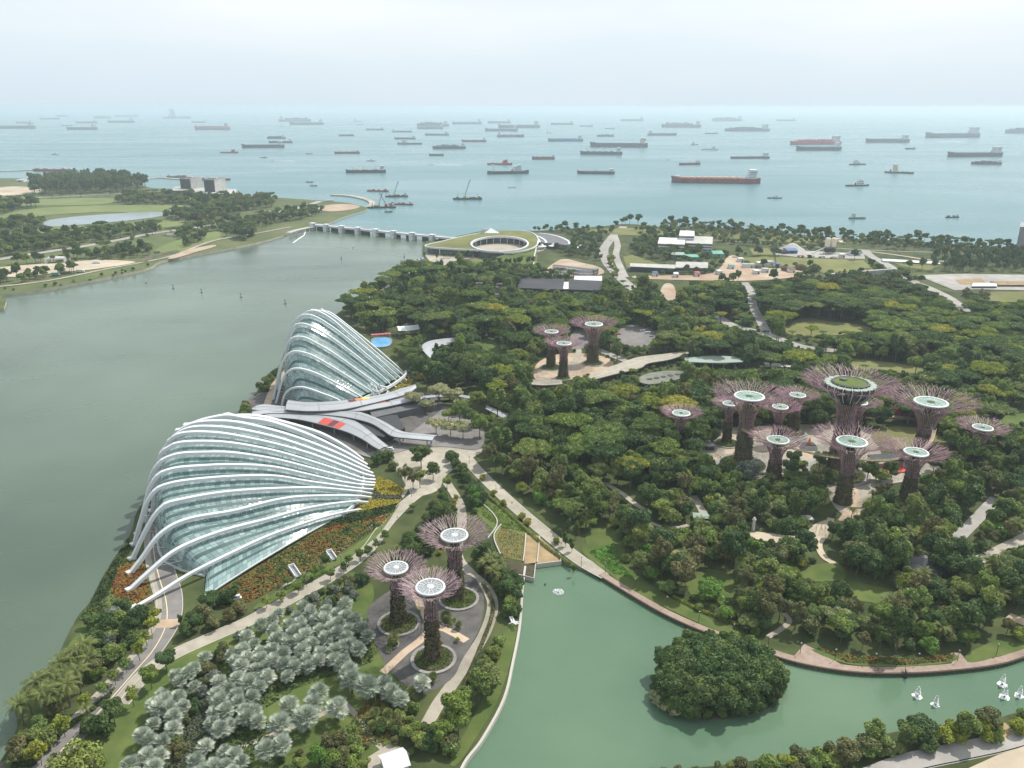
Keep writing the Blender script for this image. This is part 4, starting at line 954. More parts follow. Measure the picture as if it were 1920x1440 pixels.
# planters round the trunks
for i, (px, py, r, lab) in enumerate([(813, 1237, 8.5, 'round stone planter ring at the foot of the foremost lakeside supertree'), (748, 1170, 8.5, 'round stone planter ring at the foot of the supertree nearest the palms'), (860, 1124, 8.5, 'round stone planter ring half hidden behind the foremost lakeside supertree'),
        (1033, 690, 9, 'pale planter ring round a far forest plaza supertree'), (1056, 710, 6, 'planter ring round the foremost far supertree'), (1112, 682, 9, 'planter ring round the tallest far supertree'),
        (1392, 872, 15, 'large planter ring round the big mauve supertree'), (1362, 832, 8, 'planter ring behind the big mauve supertree'), (1487, 812, 8, 'planter ring left of the restaurant tree'), (1570, 888, 17, 'largest planter ring, round the restaurant tree'), (1272, 848, 8, 'planter ring round the slim tree at the forest edge')]):
    ring_planter(lab, (px, py), r)
for i, (px, py, r) in enumerate([(838, 1167, 2.4), (736, 1210, 2.6), (857, 1203, 1.1), (852, 1165, 1.0), (860, 1178, 1.1), (729, 1223, 1.2), (812, 1277, 1.2), (788, 1292, 1.1), (826, 1209, 1.0), (784, 1150, 1.0), (845, 1175, .9)]):
    ring_planter('small round planter ring standing on the dark plaza under the lakeside supertrees', (px, py), r, 'small planter rings on the dark plaza')
# ================================================================== SHIPS
M['hull_dark'] = mat('dark_hull', (.045, .05, .06), c2=(.075, .08, .09), scale=.08, rough=.5)
M['hull_grey'] = mat('grey_hull', (.11, .12, .135), c2=(.15, .16, .17), scale=.08, rough=.5)
M['hull_red'] = mat('red_hull', (.36, .06, .05), c2=(.43, .10, .08), scale=.08, rough=.5)
M['hull_maroon'] = mat('oxide_hull', (.17, .045, .04), c2=(.23, .07, .06), scale=.08, rough=.5)
M['hull_blue'] = mat('blue_hull', (.05, .15, .30), c2=(.08, .20, .35), scale=.08, rough=.5)
M['hull_pink'] = mat('faded_red_hull', (.44, .16, .14), c2=(.50, .22, .19), scale=.08, rough=.5)
M['boot'] = mat('boot_topping', (.22, .055, .045), rough=.6)
M['deckred'] = mat('red_deck', (.20, .09, .07), c2=(.26, .14, .11), scale=.1, rough=.8)
M['hatch'] = mat('orange_hatch', (.52, .27, .14), rough=.7)
M['rust'] = mat('rusty_steel', (.14, .085, .06), c2=(.22, .14, .10), scale=.2, rough=.9)
M['cream'] = mat('cream_paint', (.70, .62, .50), rough=.6)
M['bargegrey'] = mat('barge_deck', (.17, .15, .13), c2=(.26, .22, .18), scale=.12, rough=.9)
M['yellowp'] = mat('yellow_paint', (.55, .40, .06), rough=.6)
M['cont_mix'] = mat('stacked_boxes', (.20, .08, .07), c2=(.10, .15, .22), scale=.12, detail=1, lo=.48, hi=.52, rough=.7)
def hull_pts(L, B, D, ns=15, bowrise=.35, bulk=.9):
    secs = []
    for i in range(ns):
        u = i / (ns - 1); x = -L / 2 + L * u
        hb = B / 2 * min(1, (.62 + .38 * min(1, u / .12)))
        if u > 1 - .22 * (1.6 - bulk): hb = B / 2 * max(.02, (1 - ((u - (1 - .22 * (1.6 - bulk))) / (.22 * (1.6 - bulk))) ** 2.2))
        top = D * (1 + bowrise * max(0, (u - .86) / .14) ** 1.2 + .12 * max(0, (.1 - u) / .1)); secs.append((x, hb, top))
    return secs
SHIPS = []
def ship(xl, xr, y, typ, hullm, side, label, dk=None, Dk=None, yaw=0, cranes=0, tall=1.0, boot=True, house='white', name='cargo_ship', B=None):
    """side: +1 = stern (bridge) to the right of the photo"""
    p = G((xl + xr) / 2, y, 0); L = (xr - xl) * DEPTH(p) / FPX
    B = B or max(5, L / 6.0); D = Dk or max(1.8, L * (.068 if typ not in ('barge', 'tug') else .055)) * tall
    yaw = yaw or random.Random(int(xl * 7 + y)).uniform(-13, 13); rz = (math.pi if side > 0 else 0) + math.radians(yaw)
    L /= max(.4, abs(math.cos(math.radians(yaw))))
    root = empty(name, (p.x, p.y, 0), rz, label, {'cargo_ship': 'ship', 'tanker': 'ship', 'tugboat': 'tug', 'barge': 'barge', 'speedboat': 'boat', 'crane_barge': 'crane barge', 'supply_ship': 'ship'}[name], 'vessels anchored on the sea')
    S = hull_pts(L, B, D, bulk=.9 if typ in ('tanker', 'bulk') else (1.0 if typ == 'barge' else .8), bowrise=.35 if typ != 'barge' else .02)
    def shell(lo, hi, grow=1.0):
        mb = MB(); vs = []
        for x, hb, tp in S:
            a = -1.0 if lo is None else lo * tp; b = hi * tp; flare = .82
            vs += [(x, -hb * grow * (flare if x > L * .3 else .97), a), (x, hb * grow * (flare if x > L * .3 else .97), a), (x + (L * .018 if x > L * .45 else 0), hb * grow, b), (x + (L * .018 if x > L * .45 else 0), -hb * grow, b)]
        fs = []
        for i in range(len(S) - 1):
            o = i * 4; fs += [(o, o + 4, o + 7, o + 3), (o + 5, o + 1, o + 2, o + 6), (o + 3, o + 7, o + 6, o + 2)]
        fs += [(0, 3, 2, 1), ((len(S) - 1) * 4, (len(S) - 1) * 4 + 1, (len(S) - 1) * 4 + 2, (len(S) - 1) * 4 + 3)]
        mb.add(vs, fs); return mb
    shell(.30 if boot else None, 1.0).build('hull', M[hullm], root)
    if boot: shell(None, .30, .99).build('boot_topping', M['boot'], root)
    k = L; top = D
    def hs(x, w, d, floors, fh, m=house, z0=top, nm='bridge_house'):
        mb = MB(); zz = z0
        for f in range(floors):
            mb.box((x - f * d * .03, 0, zz + fh / 2), (d * (1 - f * .05), w * (1 - .05 * f if f < floors - 1 else 1.12), fh)); zz += fh
        o = mb.build(nm, M[m], root)
        mb = MB()
        for f in range(floors): mb.box((x - f * d * .03, 0, z0 + f * fh + fh * .62), (d * (1 - f * .05) + .12, w * (1 - .05 * f if f < floors - 1 else 1.12) * .9, fh * .28)); mb.box((x - f * d * .03, 0, z0 + f * fh + fh * .62), (d * (1 - f * .05) * .85, w * (1 - .05 * f if f < floors - 1 else 1.12) + .12, fh * .28))
        if L * FPX / DEPTH(p) > 30: mb.build('window_band', M['glassdark'], o)
        return zz
    def mast(x, z, h, r=.35): mb = MB(); mb.poly([(x, 0, z), (x, 0, z + h)], [r, r * .4], 5); mb.box((x, 0, z + h * .6), (r * 2, h * .35, r * 1.2)); mb.build('mast', M['offwhite'], root)
    def funnel(x, z, s, m='dark'): mb = MB(); mb.lathe([(s * .55, 0), (s * .5, s * .8), (s * .5, s * 1.6), (.01, s * 1.6)], (x, 0, z), 10); mb.build('funnel', M[m], root)
    fh = max(2.8, L * .0195) if L > 90 else max(1.8, L * .034)
    if typ in ('tanker', 'bulk', 'container', 'cargo'):
        nf = 5 if L > 120 else 3
        zz = hs(-L * .40, B * .9, L * .10, nf, fh); mast(-L * .39, zz, fh * 2.2); funnel(-L * .455, top + fh * nf * .4, max(1.2, L * .02), 'red' if cranes == 9 else 'dark')
        mb = MB(); mb.box((L * .44, 0, top * 1.28), (L * .05, B * .35, D * .25)); mb.poly([(L * .44, 0, top * 1.3), (L * .44, 0, top * 1.3 + fh * 3)], [.35, .15], 5); mb.build('foremast', M['offwhite'], root)
    if typ == 'tanker':
        mb = MB(); mb.poly([(-L * .33, 0, top + 1.2), (L * .40, 0, top + 1.2)], max(.5, L * .004), 6); mb.box((0, 0, top + .9), (L * .04, B * .85, 1.4))
        for q in (-.25, -.12, .12, .25): mb.box((L * q, 0, top + .8), (L * .012, B * .7, 1.0))
        for q in (-.02, .02): mb.poly([(L * q, B * .2, top), (L * q, B * .2, top + fh * 3)], [.4, .3], 5)
        mb.build('deck_pipes', M['deckred' if hullm in ('hull_red', 'hull_maroon', 'hull_pink') else 'hull_grey'], root)
    if typ == 'bulk':
        nh = 9 if L > 200 else 5
        for i in range(nh):
            x = L * (-.31 + .70 * (i + .5) / nh); mb = MB(); mb.box((x, 0, top + D * .10), (L * .70 / nh * .72, B * .62, D * .22), taper=.94); mb.build('hatch_cover', M[dk or 'hatch'], root)
    if typ == 'container':
        mb = MB(); rc = random.Random(int(xl))
        for i in range(9):
            x = L * (-.30 + .70 * (i + .5) / 9); h = D * rc.uniform(.5, 1.0); mb.box((x, 0, top + h / 2), (L * .066, B * .88, h))
        mb.build('container_stack', M[dk or 'cont_mix'], root)
    if typ == 'cargo':
        for i in range(3):
            mb = MB(); mb.box((L * (-.22 + .24 * i), 0, top + D * .1), (L * .17, B * .6, D * .22), taper=.95); mb.build('hatch_cover', M[dk or 'deckred'], root)
    for i in range(cranes if cranes < 9 else 0):
        x = L * (-.24 + .58 * i / max(1, cranes - 1)) if cranes > 1 else 0; h = L * .085; mb = MB()
        mb.poly([(x, 0, top), (x, 0, top + h)], [L * .011, L * .009], 6); mb.box((x, 0, top + h), (L * .022, L * .02, L * .02)); mb.poly([(x, 0, top + h), (x + L * .09 * (1 if i % 2 else -1), 0, top + h * 1.12)], [L * .006, L * .003], 4)
        mb.build('deck_crane', M['cream'], root)
    if typ == 'tug':
        zz = hs(L * .12, B * .6, L * .26, 2, max(1.6, L * .07)); hs(L * .12, B * .42, L * .15, 1, max(1.6, L * .06), z0=zz, nm='wheelhouse'); mast(L * .08, zz + L * .06, L * .2, .2); funnel(-L * .1, top, max(.8, L * .05))
        mb = MB(); mb.box((-L * .3, 0, top + .3), (L * .2, B * .5, .8)); mb.build('towing_deck', M['rust'], root)
    if typ == 'supply':
        zz = hs(L * .24, B * .85, L * .2, 4, max(1.8, L * .028)); hs(L * .27, B * .7, L * .1, 1, L * .03, z0=zz, nm='wheelhouse'); mast(L * .2, zz + L * .03, L * .12, .3); funnel(L * .1, top, L * .03, 'orange')
        mb = MB(); mb.poly([(-L * .34, B * .3, top), (-L * .36, B * .3, top + L * .13), (-L * .36, -B * .3, top + L * .13), (-L * .34, -B * .3, top)], L * .008, 4); mb.poly([(-L * .2, B * .2, top), (-L * .2, B * .2, top + L * .12), (-L * .42, B * .2, top + L * .15)], L * .008, 4); mb.build('stern_crane', M['white'], root)
        mb = MB(); mb.box((-L * .15, 0, top + .4), (L * .4, B * .8, .8)); mb.build('work_deck', M['green'], root)
    if typ == 'house':          # seen end-on: a tall bridge block amidships
        zz = hs(-L * .12, B * 1.0, L * .22, 6, L * .045, m=house); mast(-L * .08, zz, L * .14, .5); funnel(-L * .3, top, L * .05)
        mb = MB(); mb.box((L * .22, 0, top + D * .15), (L * .3, B * .5, D * .3)); mb.build('hatch_cover', M['hull_grey'], root)
    if typ == 'barge':
        rc = random.Random(int(xl * 3 + y))
        for i in range(8): MB().box((L * rc.uniform(-.42, .38), B * rc.uniform(-.3, .3), top + 1.0), (L * rc.uniform(.03, .1), B * rc.uniform(.15, .4), rc.uniform(1, 2.6)), rc.uniform(0, 1)).build('deck_cargo', M['rust'], root)
        hs(-L * .40, B * .5, L * .08, 2, 2.6)
        if cranes:
            for i in range(cranes):
                x = L * (.1 - .25 * i); h = L * (.55 if cranes == 1 else .42); mb = MB(); lean = (-.35 if i % 2 == 0 else .5) * h
                mb.box((x, 0, top + 2.5), (L * .10, B * .45, 4)); mb.build('crane_cab', M['yellowp' if i == 0 else 'red'], root)
                mb = MB(); a, b = Vector((x, 0, top + 4)), Vector((x + lean, 0, top + 4 + h)); w_ = L * .012
                for dy in (-1, 1):
                    for dx in (-1, 1): mb.poly([a + Vector((dx * w_, dy * w_, 0)), b + Vector((dx * w_ * .4, dy * w_ * .4, 0))], .28, 4)
                for q in range(9):
                    c0, c1 = a.lerp(b, q / 9), a.lerp(b, (q + 1) / 9); mb.poly([c0 + Vector((w_, w_, 0)), c1 + Vector((-w_, -w_, 0))], .16, 4); mb.poly([c0 + Vector((-w_, w_, 0)), c1 + Vector((w_, -w_, 0))], .16, 4)
                mb.build('lattice_jib', M['dark'], root)
                mb = MB(); mb.poly([b, (x - lean * .25, 0, top + 9), (x - lean * .3, 0, top + 4)], .14, 4); mb.poly([b, (b.x, b.y, b.z - h * .45)], .12, 4); mb.build('crane_cable', M['dark'], root)
            for sg in (-.35, .33): mb = MB(); mb.poly([(L * sg, B * .35, -1), (L * sg, B * .35, top + L * .16)], .5, 6); mb.build('spud_pile', M['rust'], root)
    if typ == 'speed':
        mb = MB(); mb.box((-L * .1, 0, top + .7), (L * .35, B * .6, 1.3), taper=.8); mb.build('cabin', M['white'], root)
        mb = MB(); n = 14; vs = []
        for i in range(n): q = i / (n - 1); x = -L * .3 - L * 4.5 * q; ww = B * (.5 + 1.6 * q) * (1 - q * .5); vs += [(x, -ww, .08), (x, ww, .08)]
        mb.add(vs, [(2 * i, 2 * i + 1, 2 * i + 3, 2 * i + 2) for i in range(n - 1)]); wk = mb.build('wake_foam', M['foam'], root)
    return root
DKH, GRY, RED, MAR, BLU, PNK = 'hull_dark', 'hull_grey', 'hull_red', 'hull_maroon', 'hull_blue', 'hull_pink'
def T(*a, **k): return ship(*a, name='tanker', **k)
# the left of the roads
ship(-8, 63, 241, 'tanker', GRY, 1, 'long pale grey tanker cut off by the left edge of the view', name='tanker')
T(28, 64, 231, 'tanker', GRY, 1, 'faint short tanker just above the long one at the left edge')
ship(74, 112, 224, 'bulk', GRY, -1, 'faintest long ship in the far left row')
ship(104, 131, 219, 'container', GRY, 1, 'faint blocky ship behind the faintest far left one')
ship(115, 136, 236, 'cargo', GRY, -1, 'small faint ship above the tanker with a white stern house on the left')
T(124, 184, 243, 'tanker', GRY, 1, 'grey tanker with a white stern house, second from the left edge')
ship(143, 182, 231, 'bulk', GRY, 1, 'faint flat ship between the two grey far left tankers')
ship(175, 210, 222, 'container', GRY, 1, 'faint high-sided ship near the horizon left of the hump-backed ship')
T(202, 252, 230, 'tanker', GRY, 1, 'grey tanker with a pale stern left of the hump-backed ship')
ship(218, 258, 219, 'bulk', GRY, 1, 'faintest ship close under the horizon above the grey tanker with a pale stern')
ship(308, 356, 222, 'house', GRY, -1, 'faint hump-backed ship near the horizon with its house amidships', tall=.9)
ship(358, 387, 230, 'bulk', GRY, 1, 'tiny faint low ship right of the hump-backed one')
ship(367, 431, 243, 'bulk', PNK, 1, 'faded pinkish-red ship with a white stern house, far left', dk='deckred', tall=1.25, name='cargo_ship')
ship(524, 582, 228, 'container', GRY, -1, 'faint container ship overlapped by the dark-hulled tanker left of centre')
T(545, 606, 234, 'tanker', GRY, 1, 'grey tanker overlapping the faint container ship left of centre')
ship(523, 537, 237, 'speed', 'white', 1, 'distant speedboat with a long white wake under the grey tanker', name='speedboat', boot=False)
ship(500, 536, 260, 'container', DKH, 1, 'blocky dark container ship lying behind the dark workboat')
ship(505, 548, 268, 'cargo', DKH, 1, 'dark coaster in front of the blocky container ship', cranes=1)
T(456, 532, 277, 'tanker', DKH, 1, 'long dark low tanker with a white stern house left of centre')
ship(414, 446, 287, 'supply', MAR, -1, 'red-housed supply ship furthest left of the nearer ships', house='red', name='supply_ship')
ship(488, 501, 296, 'tug', DKH, -1, 'small dark tug below the long dark low tanker', name='tugboat')
ship(508, 516, 302, 'speed', 'white', 1, 'white speedboat trailing a wake below the small dark tug', name='speedboat', boot=False)
ship(573, 586, 289, 'barge', DKH, 1, 'tiny flat lighter alone left of the red coaster', name='barge', boot=False)
ship(96, 110, 290, 'tug', GRY, -1, 'lone small grey boat off the left jetty', name='tugboat')
ship(573, 588, 342, 'tug', DKH, 1, 'farther of the two dark tugs off the tower blocks', name='tugboat')
ship(581, 595, 349, 'tug', DKH, 1, 'nearer of the two dark tugs off the tower blocks', name='tugboat')
# centre
ship(661, 677, 228, 'house', GRY, -1, 'faint white-housed ship alone near the horizon left of centre', tall=.8)
ship(668, 682, 234, 'bulk', GRY, 1, 'tiny faint hull below the lone white-housed ship')
T(686, 720, 244, 'tanker', GRY, 1, 'short faint low tanker left of the pair of container ships')
ship(635, 664, 255, 'cargo', DKH, 1, 'short dark ship with a high stern above the red coaster', tall=1.2)
T(735, 772, 248, 'tanker', GRY, -1, 'grey tanker with its white house to the left')
ship(782, 842, 237, 'container', GRY, 1, 'upper of the two overlapping grey ships left of centre')
T(783, 831, 242, 'tanker', GRY, 1, 'lower of the two overlapping grey ships left of centre')
T(797, 842, 254, 'tanker', GRY, 1, 'grey tanker with deck gear below the two overlapping ships')
ship(740, 779, 261, 'bulk', DKH, 1, 'dark ship with a tall stern post behind the grey workship', dk='hull_grey')
ship(746, 791, 271, 'supply', GRY, 1, 'grey workship with white superstructure in front of the tall-sterned dark ship', name='supply_ship')
ship(849, 903, 233, 'bulk', GRY, 1, 'faint long flat ship centre left near the horizon', dk='hull_grey')
ship(915, 958, 231, 'bulk', GRY, 1, 'faintest long flat ship at centre near the horizon', dk='hull_grey')
T(910, 971, 246, 'tanker', GRY, 1, 'grey hull left of the white-housed cluster at centre')
T(935, 1012, 240, 'tanker', GRY, 1, 'longest faint grey tanker above the cluster at centre')
ship(932, 982, 257, 'cargo', GRY, -1, 'nearest ship of the cluster at centre with a white house', tall=1.15)
T(866, 912, 266, 'tanker', MAR, 1, 'reddish small tanker with a white stern right of the box-laden ship')
ship(628, 674, 288, 'cargo', MAR, 1, 'red coaster with a white stern house and grey cranes left of centre', cranes=2)
ship(687, 704, 302, 'tug', RED, -1, 'small bright red workboat above the dark crane ship', name='tugboat')
ship(805, 832, 292, 'cargo', DKH, 1, 'short dark ship with high sides below the box-laden ship', tall=1.5)
ship(812, 873, 279, 'container', DKH, 1, 'box-laden dark ship with a white stern house', dk='hull_grey')
ship(650, 723, 324, 'cargo', DKH, 1, 'dark cargo ship with masts and cranes, nearest ship left of centre', cranes=3)
ship(1033, 1075, 234, 'bulk', GRY, 1, 'faint flat ship right of centre near the horizon', dk='hull_grey')
ship(1028, 1093, 265, 'bulk', BLU, 1, 'blue-hulled ship right of centre', dk='hull_blue')
ship(1022, 1036, 250, 'house', 'white', -1, 'little white boat left of and above the blue-hulled ship', tall=1.0)
T(1087, 1112, 237, 'tanker', GRY, 1, 'tiny faint hull above the blue-hulled ship')
ship(1119, 1151, 256, 'container', GRY, 1, 'small grey ship above the longest dark tanker')
ship(1134, 1152, 242, 'bulk', GRY, 1, 'tiny faint hull above the small grey ship')
ship(1163, 1207, 227, 'bulk', GRY, 1, 'faint flat ship under the horizon at right of centre', dk='hull_grey')
T(1214, 1268, 254, 'tanker', GRY, -1, 'pale low tanker with its house to the left, right of centre')
T(1108, 1213, 276, 'tanker', DKH, 1, 'longest dark tanker right of centre with a cream stern house', house='cream')
ship(1089, 1166, 290, 'bulk', DKH, 1, 'dark bulk carrier with four deck cranes in front of the longest dark tanker', dk='hull_grey', cranes=4)
ship(998, 1040, 299, 'cargo', MAR, 1, 'oxide-red high-sided coaster left of the four-crane ship', tall=1.6, cranes=1)
ship(914, 960, 309, 'supply', RED, -1, 'red ship half hidden behind the white-housed supply ship', name='supply_ship', house='red')
ship(914, 991, 326, 'supply', DKH, -1, 'large supply ship with white house and white stern crane at centre', name='supply_ship')
T(1083, 1152, 326, 'tanker', DKH, 1, 'dark small tanker low in the water right of the supply ship')
ship(1242, 1313, 239, 'container', GRY, 1, 'grey laden box ship without a visible house, right of centre', dk='hull_grey')
ship(803, 815, 309, 'speed', 'white', 1, 'white speedboat with a wake beneath the high-sided short ship', name='speedboat', boot=False)
ship(688, 729, 359, 'barge', MAR, 1, 'rusty barge with two thin masts behind the crane barges', name='barge', boot=False)
ship(723, 765, 369, 'barge', DKH, 1, 'smaller crane barge behind the bank of moored barges', cranes=1, name='crane_barge', boot=False)
ship(728, 775, 384, 'barge', MAR, 1, 'long rusty barge at the right of the moored group', name='barge', boot=False)
ship(690, 742, 390, 'barge', DKH, 1, 'crane barge moored against the works breakwater', cranes=2, name='crane_barge', boot=False)
ship(721, 736, 398, 'tug', DKH, 1, 'dark tug beside the moored crane barges', name='tugboat')
ship(850, 904, 374, 'barge', DKH, 1, 'lone crane barge with the tallest jib at sea', cranes=1, name='crane_barge', boot=False)
# right
ship(1336, 1390, 227, 'container', GRY, 1, 'faint high ship under the horizon right of centre', dk='hull_grey')
ship(1358, 1443, 246, 'container', GRY, 1, 'long grey box ship upper right without a visible house', dk='hull_grey', tall=.7)
ship(1455, 1491, 227, 'bulk', GRY, 1, 'faintest flat hull upper right near the horizon')
ship(1321, 1346, 251, 'bulk', GRY, 1, 'tiny low hull below the long grey box ship')
ship(1294, 1310, 272, 'house', BLU, -1, 'small pale blue passenger boat right of the longest dark tanker', yaw=30)
ship(1315, 1346, 281, 'supply', 'white', -1, 'white survey ship right of the small pale blue boat', name='supply_ship')
ship(1272, 1314, 309, 'cargo', MAR, 1, 'dark red ship with a tall white house above the great bulk carrier', yaw=20, cranes=1, tall=1.1)
ship(1262, 1421, 343, 'bulk', MAR, 1, 'great bulk carrier with orange hatches and a red-banded funnel, nearest big ship', cranes=9, tall=.85)
T(1369, 1443, 297, 'tanker', DKH, 1, 'low dark tanker with its house at the far right end, above the great bulk carrier', tall=.6)
ship(1478, 1579, 271, 'container', RED, 1, 'long bright red tanker behind the dark one at right', dk='red', tall=.75)
T(1493, 1576, 282, 'tanker', DKH, 1, 'dark tanker lying in front of the bright red one', tall=1.1)
ship(1623, 1704, 267, 'bulk', GRY, 1, 'grey ship right of the bright red tanker', dk='hull_grey')
ship(1697, 1716, 280, 'cargo', DKH, 1, 'short dark high-sided ship end-on below the grey ship at right', tall=1.8)
T(1730, 1839, 258, 'tanker', GRY, 1, 'very long grey tanker upper right with a dark funnel')
ship(1886, 1960, 250, 'container', GRY, 1, 'faint huge box ship cut by the right edge of the view', dk='hull_grey')
T(1773, 1880, 294, 'tanker', DKH, 1, 'long dark tanker with a white stern house near the right edge')
ship(1823, 1875, 308, 'container', DKH, 1, 'box-laden coaster in front of the long dark tanker near the right edge')
ship(1591, 1624, 309, 'tug', DKH, 1, 'long dark tug below the bright red tanker', name='tugboat')
ship(1665, 1706, 325, 'house', DKH, -1, 'ship seen from its bow with a tall cream house at right', yaw=-35, house='cream')
ship(1584, 1631, 349, 'tug', DKH, -1, 'dark anchor-handling tug with a long flat stern at right', name='tugboat')
ship(1439, 1466, 372, 'tug', DKH, -1, 'dark launch under the great bulk carrier', name='tugboat')
ship(1591, 1623, 410, 'supply', GRY, 1, 'grey patrol boat close to the coast trees', name='supply_ship')
ship(1772, 1798, 408, 'barge', DKH, 1, 'dark flat barge close to the coast at right', name='barge', boot=False)
ship(1814, 1826, 266, 'speed', 'white', -1, 'far speedboat with a wake between the very long grey tanker and the dark one', name='speedboat', boot=False)
ship(1247, 1257, 300, 'speed', 'white', 1, 'speedboat with a wake left of the dark red ship with a tall white house', name='speedboat', boot=False)
# moored at the far left jetties
ship(60, 130, 321, 'barge', MAR, 1, 'rusty barge moored along the left breakwater', name='barge', boot=False)
ship(122, 147, 321, 'tug', DKH, 1, 'tug moored at the end of the left breakwater', name='tugboat')
ship(312, 362, 333, 'barge', GRY, -1, 'covered grey barge moored at the first jetty beyond the tower blocks', name='barge', boot=False)
ship(372, 431, 338, 'barge', MAR, -1, 'rust-coloured barge moored at the second jetty beyond the tower blocks', name='barge', boot=False)
# channel markers
for i, (x, y) in enumerate([(274, 531), (325, 541), (378, 549), (452, 558), (535, 570), (662, 465), (758, 482), (640, 486)]):
    p = G(x, y, 0); root = empty('channel_marker', p, 0, 'slim channel marker standing in the grey reservoir', 'buoy', 'channel markers in the reservoir')
    if i == 0 or i == 5: root['label'] = 'slim pale channel marker ' + ('furthest left in the reservoir' if i == 0 else 'on the float line by the barrage')
    mb = MB(); mb.lathe([(.01, -.3), (1.1, -.2), (1.2, .5), (.8, .7), (.01, .7)], n=10); mb.build('float', M['dark'], root)
    mb = MB(); mb.poly([(0, 0, .6), (0, 0, 3.8)], [.28, .2], 6); mb.box((0, 0, 4.0), (.9, .9, .9)); mb.build('post', M['offwhite' if i in (0, 5) else 'dark'], root)
for i in range(4):
    p = G(954 + i * 4, 352, 0); o = MB().lathe([(1.6, -.3), (1.8, 1), (1.2, 2.2), (.01, 2.4)], tuple(p), 8).build('mooring_buoy', M['hull_grey']); tag(o, 'small round mooring buoy in the row of four off the barrage', 'buoy', 'row of mooring buoys')
mb = MB(); mb.poly([(p.x, p.y, .15) for p in smooth(GP([(573, 432), (570, 441), (560, 448), (549, 456)], 0), 5)], .8, 6); tag(mb.build('float_line', M['foam']), 'white floating boom curving from the barrage abutment', 'boom')
mb = MB(); mb.poly([(p.x, p.y, .1) for p in smooth(GP([(570, 457), (640, 464), (700, 472), (757, 482)], 0), 5)], .35, 6); tag(mb.build('float_line', M['offwhite']), 'long thin line of floats before the barrage', 'boom')
# ================================================================== BARRAGE AND BUILDINGS
def px_len(npx, p): return npx * DEPTH(p) / FPX
# barrage bridge
a, b = G(588, 421, 8), G(856, 447, 8); br = empty('barrage_bridge', (a.x, a.y, 0), 0, 'white barrage bridge on white gate piers across the mouth of the reservoir', 'bridge')
mb = MB(); mb.ribbon([a, a.lerp(b, .5), b], 12, None, thick=1.6); mb.build('deck', M['offwhite'], br)
mb = MB(); dv = (b - a).normalized(); sd_ = Vector((-dv.y, dv.x, 0))
for sg in (-1, 1): mb.ribbon([a + sd_ * sg * 6 + Vector((0, 0, 1.2)), b + sd_ * sg * 6 + Vector((0, 0, 1.2))], .4, None, thick=1.2)
mb.build('parapet', M['white'], br)
ang = math.atan2(dv.y, dv.x)
for x, y in ((592, 422), (620, 424), (651, 427.5), (683, 431), (717, 434), (750, 437), (784, 441), (819, 444)):
    t = (x - 588) / (856 - 588); p = a.lerp(b, t) - sd_ * 7
    mb = MB(); mb.box((p.x, p.y, 3.5), (5, 11, 9), ang); mb.box((p.x, p.y, 9.7), (6.5, 7, 3.4), ang); mb.box((p.x, p.y, 11.7), (8.5, 9, .6), ang); pr = mb.build('gate_pier', M['white'], br)
    mb = MB(); mb.box((p.x, p.y, 9.8), (6.65, 4, 1.1), ang); mb.build('window_band', M['glassdark'], pr)
for t in np.linspace(.06, .92, 9):
    p = a.lerp(b, float(t)) + sd_ * .5; mb = MB(); mb.box((p.x, p.y, 3.2), (20, 1.5, 6.4), ang); mb.build('steel_gate', M['dark'], br)
for ch in br.children: ch.location = -Vector(br.location)
mb = MB(); mb.ribbon(smooth(GP([(540, 436), (560, 430), (590, 424)], 6), 4), 9, None, thick=1)
for q in GP([(545, 438), (556, 436), (568, 433), (580, 431)], 6): mb.poly([(q.x, q.y, -1), (q.x, q.y, 6)], .8, 6)
tag(mb.build('jetty', M['concrete']), 'concrete approach jetty on piles at the left end of the barrage bridge', 'jetty')
# barrage building: grass roof with an oval court
zr = 13.0
outl = smooth(GP([(797, 462), (830, 452.5), (870, 443), (905, 436.5), (940, 433), (975, 433), (998, 437), (1008, 446), (1009, 456), (1000, 465), (975, 472), (948, 474), (910, 470.5), (860, 467.5)], zr), 4, True)
c0 = G(937, 457, zr); rx_, ry_ = px_len(57, c0), abs(G(937, 441.5, zr).y - G(937, 472, zr).y) / 2
oval = [Vector((c0.x + rx_ * .93 * math.cos(t), c0.y - 3 + ry_ * .93 * math.sin(t), zr)) for t in [2 * math.pi * k / 48 for k in range(48)]]
bb = empty('barrage_building', (c0.x, c0.y, LAND), 0, 'grass-roofed barrage building with an oval open court and a long grass ramp', 'building')
mb = MB(); mb.sheet([outl, oval], zr); mb.build('grass_roof', M['field'], bb)
mb = MB()
lo = [(p.x, p.y) for p in outl]
mb.skirt(lo, zr - 1.6, zr + .35); mb.skirt([(p.x, p.y) for p in oval][::-1], zr - 1.8, zr + .4)
mb.poly([(p.x, p.y, zr + .2) for p in outl] + [(outl[0].x, outl[0].y, zr + .2)], 1.0, 4); mb.poly([(p.x, p.y, zr + .3) for p in oval] + [(oval[0].x, oval[0].y, zr + .3)], 1.7, 4)
mb.build('white_rim', M['white'], bb)
mb = MB(); mb.skirt([(c0.x + (p.x - c0.x) * .965, c0.y + (p.y - c0.y) * .95) for p in outl], LAND, zr - .8); ws = [(c0.x + (p.x - c0.x) * 1.05, c0.y + (p.y - c0.y) * 1.07) for p in oval]; mb.skirt(ws[::-1], LAND, zr - .8); mb.build('glass_walls', M['glassdark'], bb)
for loop, off in ((oval, 1.01), (outl, .99)):
    for k in range(0, len(loop), 2): p = loop[k]; x, y = c0.x + (p.x - c0.x) * off, c0.y + (p.y - c0.y) * off; MB().poly([(x, y, LAND), (x, y, zr - .8)], .5, 6).build('column', M['offwhite'], bb)
